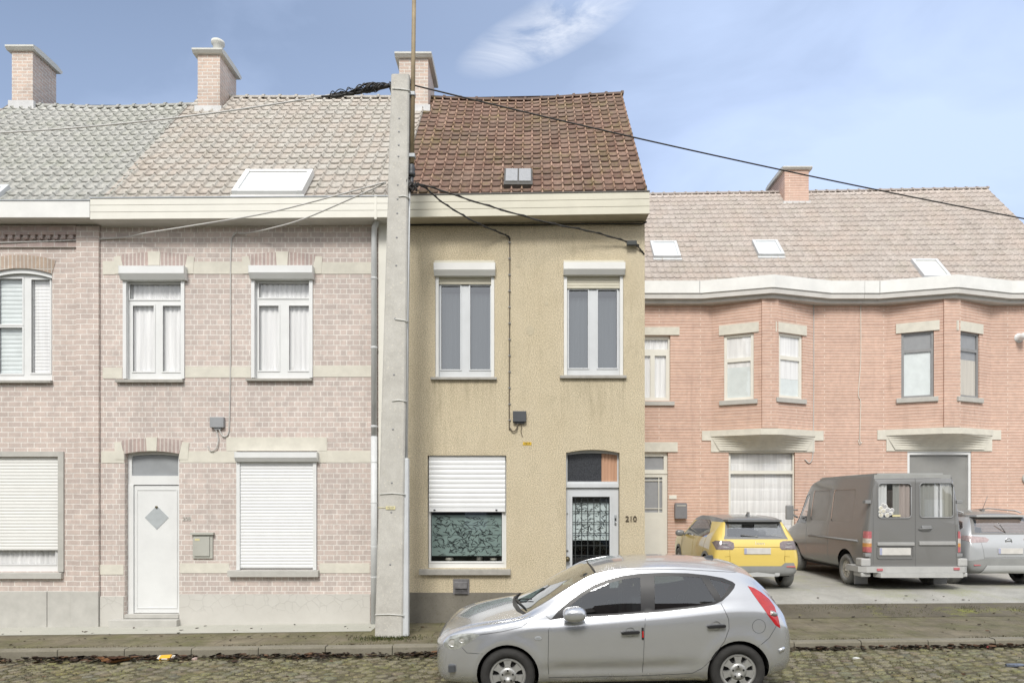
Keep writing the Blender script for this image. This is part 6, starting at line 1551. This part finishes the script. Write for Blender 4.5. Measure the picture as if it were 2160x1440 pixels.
# ---- dark panel van
VY, VL = 14.0, 4.78; VX = (1929 - CX) * VY / F; VZ = zfore(8, 14.4)
van = thing('panel_van', 'dark grey panel van seen from behind, stickers in its left rear window', 'van', (VX, VY + VL, VZ), (0, 0, -math.pi / 2))
VAN = car_paint('faded_dark_paint', (.19, .19, .188), .0, .34, .6, .06)
sv_ = Skin([(0, .50, .55, .70, .85, .52, .90, .48, .92), (.05, .38, .80, .70, .92, .76, 1.0, .68, 1.02), (.3, .34, .90, .72, 1.05, .86, 1.12, .76, 1.15), (.75, .33, .95, .75, 1.15, .90, 1.27, .78, 1.31), (1.0, .33, .965, .78, 1.2, .92, 1.58, .78, 1.64), (1.35, .33, .97, .80, 1.25, .935, 2.0, .78, 2.07),
 (1.7, .33, .975, .80, 1.28, .945, 2.2, .80, 2.28), (2.2, .33, .98, .80, 1.30, .95, 2.28, .82, 2.36), (3.5, .33, .98, .80, 1.30, .955, 2.30, .825, 2.385), (4.55, .34, .98, .80, 1.30, .955, 2.29, .825, 2.375), (4.70, .36, .97, .80, 1.30, .95, 2.265, .82, 2.34), (4.755, .40, .95, .80, 1.30, .935, 2.22, .80, 2.29), (4.78, .45, .92, .80, 1.30, .91, 2.16, .77, 2.22)], .09, (2, 3, 4, 6, 6, 7, 4, 4), None, .25)
RV = lambda f: f.normal.x > .5
vy = lambda px: (px - 1929) / 102.86
vz = lambda py: H - (py - CY) * VY / F - VZ
def lampcut(nm, y0, y1, z0, z1):
    for s, side in ((-1, 'a'), (1, 'b')):
        a, b = sorted((y0 * s, y1 * s)); sv_.cut([(a, z0), (b, z0), (b, z1), (a, z1)], 'yz', lambda f: f.calc_center_median().x > 4.6, nm + side)
sv_.cut(rrect(vy(1852), vy(1922), vz(1092), vz(1019), .07), 'yz', RV, 'wl'); sv_.cut(rrect(vy(1940), vy(2011), vz(1091), vz(1018), .07), 'yz', RV, 'wr')
for nm, a, b in (('lr', vz(1135), vz(1120)), ('lw', vz(1145), vz(1135)), ('lo', vz(1153), vz(1145)), ('lb', vz(1164), vz(1153))): lampcut(nm, .885, 1.05, a, b)
sv_.cut([(.95, 1.27), (1.10, 1.60), (1.34, 1.95), (1.62, 2.02), (1.66, 1.27)], 'xz', SIDE, 'cab_window', where='side')
for a, b in ((1.9, 2.85), (3.05, 4.1)): sv_.cut(rrect(a, b, 1.36, 2.08, .08), 'xz', SIDE, 'side_panel', where='side')
sv_.cut(mirror_([(.80, 0), (.9, .74), (1.55, .66), (1.50, 0)]), 'xy', lambda f: f.normal.z > .1 and f.normal.x < -.2, 'windscreen')
for ax in (.95, 3.82): sv_.cut(circle(ax, .36, .42, 24), 'xz', lambda f: abs(f.calc_center_median().y) > .5, remove=True)
VG = glass_mat('van_glass', (.90, .91, .91), .10, .02); pr_ = plain('pale_red_lens', (.50, .15, .165), .15, .2, 20, coat=.8); pw_ = plain('pale_white_lens', (.58, .52, .48), .15, .2, 20, coat=.8); po_ = plain('pale_orange_lens', (.60, .30, .11), .15, .2, 20, coat=.8)
sp = {'wl': ('rear_window', VG, None, .012), 'wr': ('rear_window', VG, None, .012), 'cab_window': ('cab_window', VG, None, .006), 'windscreen': ('windscreen', VG, None, .006), 'side_panel': ('side_panel', plain('tinted_side_glass', (.24, .235, .23), .2, .08, 3), None, .010)}
for s in 'ab': sp['lr' + s] = ('tail_light', pr_, None, -.012); sp['lw' + s] = ('reverse_lens', pw_, 'lr' + s, -.012); sp['lo' + s] = ('indicator_lens', po_, 'lr' + s, -.012); sp['lb' + s] = ('lower_lens', pr_, 'lr' + s, -.012)
sv_.finish(sp, van, VAN)
mb = MB()
for px0, px1, py0, py1 in ((1852, 1922, 1019, 1092), (1940, 2011, 1018, 1091)):
    q = rrect(vy(px0), vy(px1), vz(py1), vz(py0), .07); x = 4.783; mb.tube([(x, a, b) for a, b in q + q[:1]], .012, 6)
mb.build('window_seal', M['mid_grey'], van)
mb = MB()
for px0, px1 in ((1856, 1874), (1893, 1898), (1898, 1920), (1975, 1990), (1992, 2008)): cloth(MB() if False else mb, 0, .001, 0, .001, 0) if False else None
def vcloth(y0, y1, z0, z1, mi):
    n = max(5, int((y1 - y0) / .02)); P = [(4.742 + .010 * math.sin(i * 1.3), y0 + (y1 - y0) * i / n) for i in range(n + 1)]
    for (a, b), (c, e) in zip(P, P[1:]): mb.quad((a, b, z0), (c, e, z0), (c, e, z1), (a, b, z1), mi)
for a, b, mi in ((1850, 1872, 0), (1885, 1898, 2), (1896, 1924, 1), (1938, 1972, 2), (1972, 1982, 0), (1984, 1990, 0), (1990, 2013, 3)): vcloth(vy(a), vy(b), vz(1094), vz(1016), mi)
mb.build('curtain', [M['curtain_white'], wavy_cloth('pinkish_curtain', (.50, .43, .40)), wavy_cloth('grey_curtain', (.40, .40, .38)), wavy_cloth('beige_curtain', (.46, .45, .40))], van, fix=False)
stick = [(1858, 1071, 5), (1866, 1068, 6), (1863, 1077, 5), (1872, 1075, 5.5), (1858, 1086, 5), (1865, 1082, 4), (1871, 1086, 5), (1877, 1083, 4), (1874, 1078, 4), (1881, 1076, 5), (1880, 1082, 4), (1862, 1064, 3.5), (1856, 1079, 3.5)]
mb = MB()
for k, (px, py, r) in enumerate(stick):
    c = (4.788 + .0012 * (k % 4), vy(px), vz(py)); rr = r / 102.86; mb.lathe([(0, .002), (rr * .72, .002)], c, 'x', 16, 1 + k % 2); mb.lathe([(rr * .7, .001), (rr, .001), (rr, -.004)], c, 'x', 16, 0)
mb.build('sticker', [plain('sticker_white', (.70, .70, .68), .5, .05, 8), plain('sticker_cream', (.60, .57, .48), .5, .3, 50), plain('sticker_grey', (.45, .45, .46), .5, .4, 50)], van)
mb = MB(); mb.box(4.785, 4.789, vy(1882), vy(1899), vz(1089), vz(1085)); mb.build('sticker', M['yellow_pale'], van)
mb = MB()
for a, b, c, e in ((1850, 1928, 1150, 1143), (1938, 2015, 1149, 1141)): mb.box(4.76, 4.808, vy(a), vy(b), vz(c), vz(e), .01)
mb.build('trim_bar', plain('grey_trim', (.36, .36, .355), .5, .08, 6), van)
plate_obj(van, sv_, vy(1887.5), vz(1162.5), .64, .15, .012)
mb = MB(); rm = rrect(vy(1850), vy(1926), vz(1178), vz(1152), .04); mb.tube([(4.784, a, b) for a, b in rm + rm[:1]], .010, 6); rseam(mb, sv_, [(vy(1931), vz(1192)), (vy(1931), vz(1006))], .008); rseam(mb, sv_, [(vy(1842), vz(1190)), (vy(1842), vz(1030)), (vy(1850), vz(1010)), (vy(2004), vz(1008)), (vy(2012), vz(1030)), (vy(2018), vz(1190))], .005)
mb.build('panel_gap', plain('van_gap_shade', (.15, .15, .15), .9, .1, 3), van, split=True)
mb = MB(); mb.box(4.77, 4.81, vy(1943), vy(1963), vz(1113), vz(1108), .008); mb.tube([(4.80, vy(1937), vz(1115)), (4.83, vy(1945), vz(1114)), (4.83, vy(1960), vz(1114)), (4.79, vy(1965), vz(1113))], .012, 6); mb.build('door_handle', M['mid_grey'], van)
mb = MB()
for py in (1058, 1170):
    for s, a in ((-1, 1831), (1, 2024)): mb.box(4.68, 4.79, vy(a) - .06, vy(a) + .06, vz(py) - .035, vz(py) + .035, .01)
mb.build('hinge', M['mid_grey'], van)
BUMP = plain('pale_grey_bumper', (.43, .43, .42), .6, .1, 5)
mb = MB()
y0, y1 = vy(1814), vy(2040)
mb.prism_z([(4.2, y0 - .02), (4.74, y0 - .02), (4.86, y0 + .10), (4.88, 0), (4.86, y1 - .10), (4.74, y1 + .02), (4.2, y1 + .02)], vz(1206), vz(1194)); mb.prism_z([(4.72, vy(1845)), (4.93, vy(1850)), (4.93, vy(2022)), (4.72, vy(2030))], vz(1216), vz(1206) - .003)
for s, a in ((-1, vy(1826)), (1, vy(2030))): mb.box(4.55, 4.80, a - .10, a + .10, vz(1194) + .003, vz(1177), .03); mb.box(4.45, 4.80, a - .10, a + .10, vz(1216), vz(1206) - .004, .03)
bp = mb.build('rear_bumper', BUMP, van)
mb = MB()
for px, py in ((1851, 1200), (2012, 1198)): mb.box(4.84, 4.884, vy(px) - .06, vy(px) + .06, vz(py) - .025, vz(py) + .025, .008)
mb.build('rear_reflector', pr_, bp)
mb = MB(); mb.tube([(1.9, -.99, .98), (4.4, -.99, .98)], .022, 8); mb.tube([(1.9, .99, .98), (4.4, .99, .98)], .022, 8); seam(mb, sv_, [(1.72, 2.1), (1.72, .5)], .006); seam(mb, sv_, [(2.96, 2.14), (2.96, .5)], .005); mb.build('side_moulding', M['mid_grey'], van)
mb = MB(); mb.prism_z([(2.1, -.79), (4.70, -.79), (4.735, -.6), (4.755, 0), (4.735, .6), (4.70, .79), (2.1, .79)], 2.26, 2.36); mb.prism_z([(2.0, -.70), (4.62, -.68), (4.66, 0), (4.62, .68), (2.0, .70)], 2.361, 2.395); mb.build('roof', plain('van_roof_paint', (.34, .345, .335), .5, .1, 4), van)
for sg in (-1, 1):
    mb = MB(); mb.box(1.1, 1.18, sg * 1.06 - .0, sg * 1.26, 1.35, 1.72, .03); mb.tube([(1.15, .95 * sg, 1.4), (1.14, 1.1 * sg, 1.5)], .025, 6); mb.tube([(1.15, .95 * sg, 1.6), (1.14, 1.1 * sg, 1.6)], .02, 6); mb.build('door_mirror', M['mid_grey'], van)
    for ax in (.95, 3.82): wheel(van, ax, .86 * sg, .335, .335, .2, sg, plain('cream_steel_wheel', (.50, .48, .43), .5, .1, 8), RUBP, 9, .58, n=28); arch_liner(van, ax, .36, .415, .55, .93, sg)
    mb = MB(); mb.box(4.24, 4.27, sg * .70, sg * .98, .06, .42); mb.build('mud_flap', plain('grey_mud_flap', (.30, .30, .31), .7, .1, 6), van)
mb = MB(); mb.box(.5, 4.6, -.85, .85, .30, .38); mb.box(3.7, 3.9, -.8, .8, .25, .38); mb.build('underbody', LINER, van)

# ---- grey crossover at the right edge
OL = 4.2; OX, OY = 10.17, 14.4; OZ = zfore(10, 14.8)
SILV = car_paint('pale_silver_paint', (.46, .475, .49), .25, .35, .8, .03)
opl, so = rear_car('crossover_car', 'silver-grey crossover car at right edge, right of the dark van', OX, OY, OZ, OL, [
 (0, .45, .50, .62, .74, .47, .79, .42, .80), (.05, .33, .72, .62, .80, .69, .87, .6, .88), (.25, .27, .83, .64, .90, .80, .98, .70, 1.0), (.95, .25, .875, .66, 1.0, .84, 1.06, .74, 1.09), (1.2, .25, .88, .66, 1.04, .84, 1.13, .73, 1.16),
 (1.5, .25, .88, .66, 1.05, .84, 1.35, .69, 1.41), (1.9, .25, .88, .66, 1.06, .835, 1.52, .64, 1.58), (2.4, .25, .88, .66, 1.07, .83, 1.57, .62, 1.63), (3.3, .25, .88, .66, 1.09, .82, 1.54, .60, 1.61), (3.8, .27, .875, .67, 1.10, .81, 1.47, .60, 1.54),
 (3.88, .28, .87, .67, 1.09, .805, 1.41, .62, 1.46), (4.0, .29, .86, .67, 1.05, .80, 1.24, .67, 1.26), (4.1, .30, .85, .66, .98, .79, 1.05, .72, 1.06), (4.16, .33, .82, .64, .88, .78, .93, .73, .94), (4.19, .38, .76, .62, .78, .72, .82, .68, .83), (4.2, .44, .66, .60, .70, .63, .73, .6, .74)])
OC = CX + OX * F / OY; osc = F / OY
oy = lambda px: (px - OC) / osc
oz = lambda py: H - (py - CY) * OY / F - OZ
so.cut([(-2, 1.47), (2, 1.47), (2, 2), (-2, 2)], 'yz', lambda f: True, 'roof')
so.cut([(1.3, 1.06), (1.5, 1.18), (1.9, 1.45), (2.4, 1.5), (3.3, 1.47), (3.75, 1.36), (3.85, 1.24), (3.7, 1.1)], 'xz', SIDE, 'side_window', where='side')
so.cut(mirror_([(1.24, 0), (1.3, .65), (1.85, .57), (1.8, 0)]), 'xy', TOPF, 'windscreen')
so.cut([(-.70, 1.10), (.70, 1.10), (.60, 1.46), (-.60, 1.46)], 'yz', lambda f: f.normal.x > .1 and f.calc_center_median().x > 3.6, 'window_frame')
so.cut([(-.61, 1.14), (.61, 1.14), (.54, 1.42), (-.54, 1.42)], 'yz', lambda f: f.normal.x > .1 and f.calc_center_median().x > 3.6, 'rear_window')
for s, nm in ((-1, 'a'), (1, 'b')):
    q = [(s * a, b) for a, b in ((.80, 1.08), (.84, .99), (.74, .93), (.42, .945), (.36, 1.0), (.42, 1.045))]; so.cut(q, 'yz', lambda f: f.calc_center_median().x > 3.6 and f.normal.x > .03, 'tail' + nm)
so.cut([(-1.2, .1), (1.2, .1), (1.2, .50), (.60, .58), (.45, .60), (-.45, .60), (-.60, .58), (-1.2, .50)], 'yz', lambda f: f.calc_center_median().x > 3.8, 'bumper')
so.cut([(-.46, .26), (.46, .26), (.56, .30), (.46, .46), (-.46, .46), (-.56, .30)], 'yz', lambda f: f.calc_center_median().x > 3.9 and f.normal.x > .0, 'skid')
for ax in (.9, 3.50): so.cut(circle(ax, .34, .42, 24), 'xz', SIDE, 'cladding', where='side')
so.cut([(.2, .2), (3.95, .2), (3.95, .40), (.2, .40)], 'xz', SIDE, 'cladding', where='side')
for ax in (.9, 3.50): so.cut(circle(ax, .34, .365, 24), 'xz', lambda f: abs(f.calc_center_median().y) > .5, remove=True)
DKR = car_paint('dark_roof_paint', (.19, .185, .18), .0, .3, .7, .02)
TLP = plain('pale_tail_lens', (.42, .33, .33), .15, .3, 16, coat=1.0)
op_ = so.finish({'roof': ('roof', DKR, None, 0), 'side_window': ('side_window', PG, None, .003), 'windscreen': ('windscreen', PG, None, .003), 'window_frame': ('tailgate_frame', DKR, None, .002), 'rear_window': ('rear_window', PG, None, .004), 'bumper': ('rear_bumper', CLAD, None, -.006), 'skid': ('skid_plate', SILP, None, -.016), 'cladding': ('arch_cladding', CLAD, None, -.006),
  'taila': ('tail_light', TLP, None, -.004), 'tailb': ('tail_light', TLP, None, -.004)}, opl, SILV)
mb = MB(); p, n = so.rear(0, 1.48); mb.prism_z([(p.x - .12, -.60), (p.x + .14, -.54), (p.x + .16, 0), (p.x + .14, .54), (p.x - .12, .60)], 1.475, 1.515); mb.build('spoiler', SILP, opl)
plate_obj(opl, so, .04, .76, .52, .12)
mb = MB(); p, n = so.rear(.04, 1.0); mb.lathe([(.055, .004), (.065, .010), (.075, .004)], (p.x + .022, .04, .965), 'x', 24); mb.box(p.x + .02, p.x + .032, .04 - .05, .04 + .05, .960, .972); mb.build('emblem', M['chrome'], opl)
mb = MB(); rseam(mb, so, [(-.50, .55), (-.52, .75), (-.55, .95)], .004); rseam(mb, so, [(.58, .55), (.60, .75), (.62, .95)], .004); rseam(mb, so, [(-.5, .62), (0, .625), (.58, .62)], .006); mb.build('panel_gap', plain('silver_gap_shade', (.2, .2, .2), .9, .1, 3), opl, split=True)
mb = MB(); p, n = so.rear(0, 1.2); mb.tube([(p.x + .03, .04, 1.14), (p.x + .012, -.06, 1.30), (p.x, -.10, 1.36)], .010, 5); mb.build('rear_wiper', DKR, opl)
mb = MB(); mb.tube([(3.4, -.02, 1.60), (3.46, .06, 1.92)], .006, 5); mb.box(3.35, 3.45, -.05, .01, 1.59, 1.63, .008); mb.build('antenna', DKR, opl)
mb = MB()
for s in (-1, 1):
    p, n = so.rear(.66 * s, .46); mb.box(p.x - .03, p.x + .018, .66 * s - .07, .66 * s + .07, .45, .475, .005)
    mb.tube([(2.0, .66 * s, 1.60), (2.6, .67 * s, 1.645), (3.5, .65 * s, 1.60), (3.7, .63 * s, 1.56)], .016, 6, 1)
mb.build('trim', [pr_, SILP], opl)
for sg in (-1, 1):
    mb = MB(); ellipsoid(mb, (1.5, .97 * sg, 1.10), (.07, .11, .075), 0, 10, .8); mb.tube([(1.47, .82 * sg, 1.06), (1.5, .95 * sg, 1.08)], .03, 6); mb.build('door_mirror', SILV, opl)
    for ax in (.9, 3.50): wheel(opl, ax, .785 * sg, .335, .335, .2, sg, SILP, RUBP, 5, n=24); arch_liner(opl, ax, .34, .36, .5, .85, sg)
mb = MB(); mb.box(.3, 3.9, -.75, .75, .26, .32); mb.build('underbody', LINER, opl)
mb = MB()
for y in (-.37, .37): mb.box(2.3, 2.46, y - .24, y + .24, .6, 1.2, .05); mb.box(2.34, 2.44, y - .12, y + .12, 1.22, 1.38, .03)
mb.box(3.2, 3.35, -.6, .6, .6, 1.12, .05); mb.build('seat', plain('pale_seat_fabric', (.26, .265, .27), .9, .1, 12), opl)

for o_, g_n in ((jeep, 'vehicles parked on the forecourt'), (van, 'vehicles parked on the forecourt'), (opl, 'vehicles parked on the forecourt'), (h210, 'terraced houses along the pavement'), (hA, 'terraced houses along the pavement'), (hB, 'terraced houses along the pavement'), (hC, 'terraced houses along the pavement'), (hR, 'brick houses behind the forecourt'), (hS, 'brick houses behind the forecourt')): o_['group'] = g_n
for o_ in S.objects:
    if o_.get('category') == 'cable': o_['group'] = 'cables strung from the pole'
# ------------------------------------------------------------------ light
sun_el, sun_az = R(46), R(-9)                                   # behind the camera, a little to the left
w = bpy.data.worlds.new('World'); S.world = w; w.use_nodes = True; nt = w.node_tree; bg = nt.nodes['Background']
def wn(t, **kw):
    n = nt.nodes.new(t)
    for k, v in kw.items():
        if k.startswith('_'): setattr(n, k[1:], v)
        else:
            s = n.inputs[int(k[1:]) if k[0] == 'i' and k[1:].isdigit() else k]
            if isinstance(v, bpy.types.NodeSocket): nt.links.new(v, s)
            else: s.default_value = v
    return n
sky = wn('ShaderNodeTexSky', _sky_type='NISHITA', _sun_disc=False); sky.sun_elevation = sun_el; sky.sun_rotation = math.pi + sun_az * -1
sky.altitude = 20; sky.air_density = 1.0; sky.dust_density = 1.6; sky.ozone_density = 1.2
tc = wn('ShaderNodeTexCoord').outputs['Generated']
mp = wn('ShaderNodeMapping', Vector=tc, Scale=(1.3, 1.3, 3.2)).outputs[0]
n1 = wn('ShaderNodeTexNoise', Vector=mp, Scale=2.1, Detail=6.0, Roughness=.5, Distortion=.35).outputs['Fac']
rp = wn('ShaderNodeValToRGB', Fac=n1); rp.color_ramp.elements[0].position = .40; rp.color_ramp.elements[1].position = .74
sep = wn('ShaderNodeSeparateXYZ', Vector=tc)
# a veil of thin cloud over everything, thicker to the right and low down
veil = wn('ShaderNodeMapRange', Value=sep.outputs[0]); veil.inputs[1].default_value = -.75; veil.inputs[2].default_value = .5; veil.inputs[3].default_value = .14; veil.inputs[4].default_value = .66
low = wn('ShaderNodeMapRange', Value=sep.outputs[2]); low.inputs[1].default_value = .0; low.inputs[2].default_value = .55; low.inputs[3].default_value = .6; low.inputs[4].default_value = .0
v1 = wn('ShaderNodeMath', _operation='ADD', i0=veil.outputs[0], i1=low.outputs[0]).outputs[0]
def mth(op, a, b=0.0): return wn('ShaderNodeMath', _operation=op, i0=a, i1=b).outputs[0]
mul = mth('MULTIPLY', rp.outputs[0], .42)
# one bright torn wisp high over the cream house
wxx = mth('SUBTRACT', sep.outputs[0], .035); wu = mth('SUBTRACT', mth('SUBTRACT', sep.outputs[2], .572), mth('MULTIPLY', wxx, .30))
ell = mth('SUBTRACT', 1.0, mth('ADD', mth('POWER', mth('ABSOLUTE', mth('DIVIDE', wxx, .125)), 2.0), mth('POWER', mth('ABSOLUTE', mth('DIVIDE', wu, .030)), 2.0)))
n2 = wn('ShaderNodeTexNoise', Vector=wn('ShaderNodeMapping', Vector=tc, Scale=(1.0, 1.0, 2.4)).outputs[0], Scale=9.0, Detail=6.0, Roughness=.6, Distortion=.6).outputs['Fac']
wisp = mth('MULTIPLY', mth('MAXIMUM', ell, 0.0), mth('MULTIPLY', mth('MAXIMUM', mth('SUBTRACT', n2, .40), 0.0), 2.8))
f = wn('ShaderNodeMath', _operation='ADD', _use_clamp=True, i0=v1, i1=mul).outputs[0]
back = wn('ShaderNodeMapRange', Value=sep.outputs[1]); back.inputs[1].default_value = .35; back.inputs[2].default_value = -.25; back.inputs[3].default_value = .0; back.inputs[4].default_value = .85
SKYS = .092
mx = wn('ShaderNodeMix', _data_type='RGBA', i0=f); nt.links.new(sky.outputs[0], mx.inputs[6]); mx.inputs[7].default_value = (5.3, 6.5, 9.0, 1)
m2 = wn('ShaderNodeMix', _data_type='RGBA', i0=back.outputs[0]); nt.links.new(mx.outputs[2], m2.inputs[6]); m2.inputs[7].default_value = (9.4, 9.4, 9.4, 1)
m3 = wn('ShaderNodeMix', _data_type='RGBA', i0=mth('MINIMUM', wisp, .85)); nt.links.new(m2.outputs[2], m3.inputs[6]); m3.inputs[7].default_value = (9.6, 9.8, 10.2, 1)
nt.links.new(m3.outputs[2], bg.inputs[0]); bg.inputs[1].default_value = SKYS
sl = bpy.data.lights.new('sun', 'SUN'); sl.energy = 2.3; sl.angle = R(18); sl.color = (1, .965, .9)
so_ = bpy.data.objects.new('sun', sl); COL.objects.link(so_)
sd = Vector((math.sin(sun_az) * math.cos(sun_el), -math.cos(sun_az) * math.cos(sun_el), math.sin(sun_el)))
so_.rotation_euler = (-sd).to_track_quat('-Z', 'Y').to_euler(); so_.location = (0, -10, 30)
S.view_settings.view_transform = 'Standard'; S.view_settings.look = 'None'; S.view_settings.gamma = 1; S.view_settings.exposure = 0.46
S.render.engine = 'CYCLES'; S.cycles.max_bounces = 7; S.cycles.transparent_max_bounces = 10; S.cycles.use_denoising = True
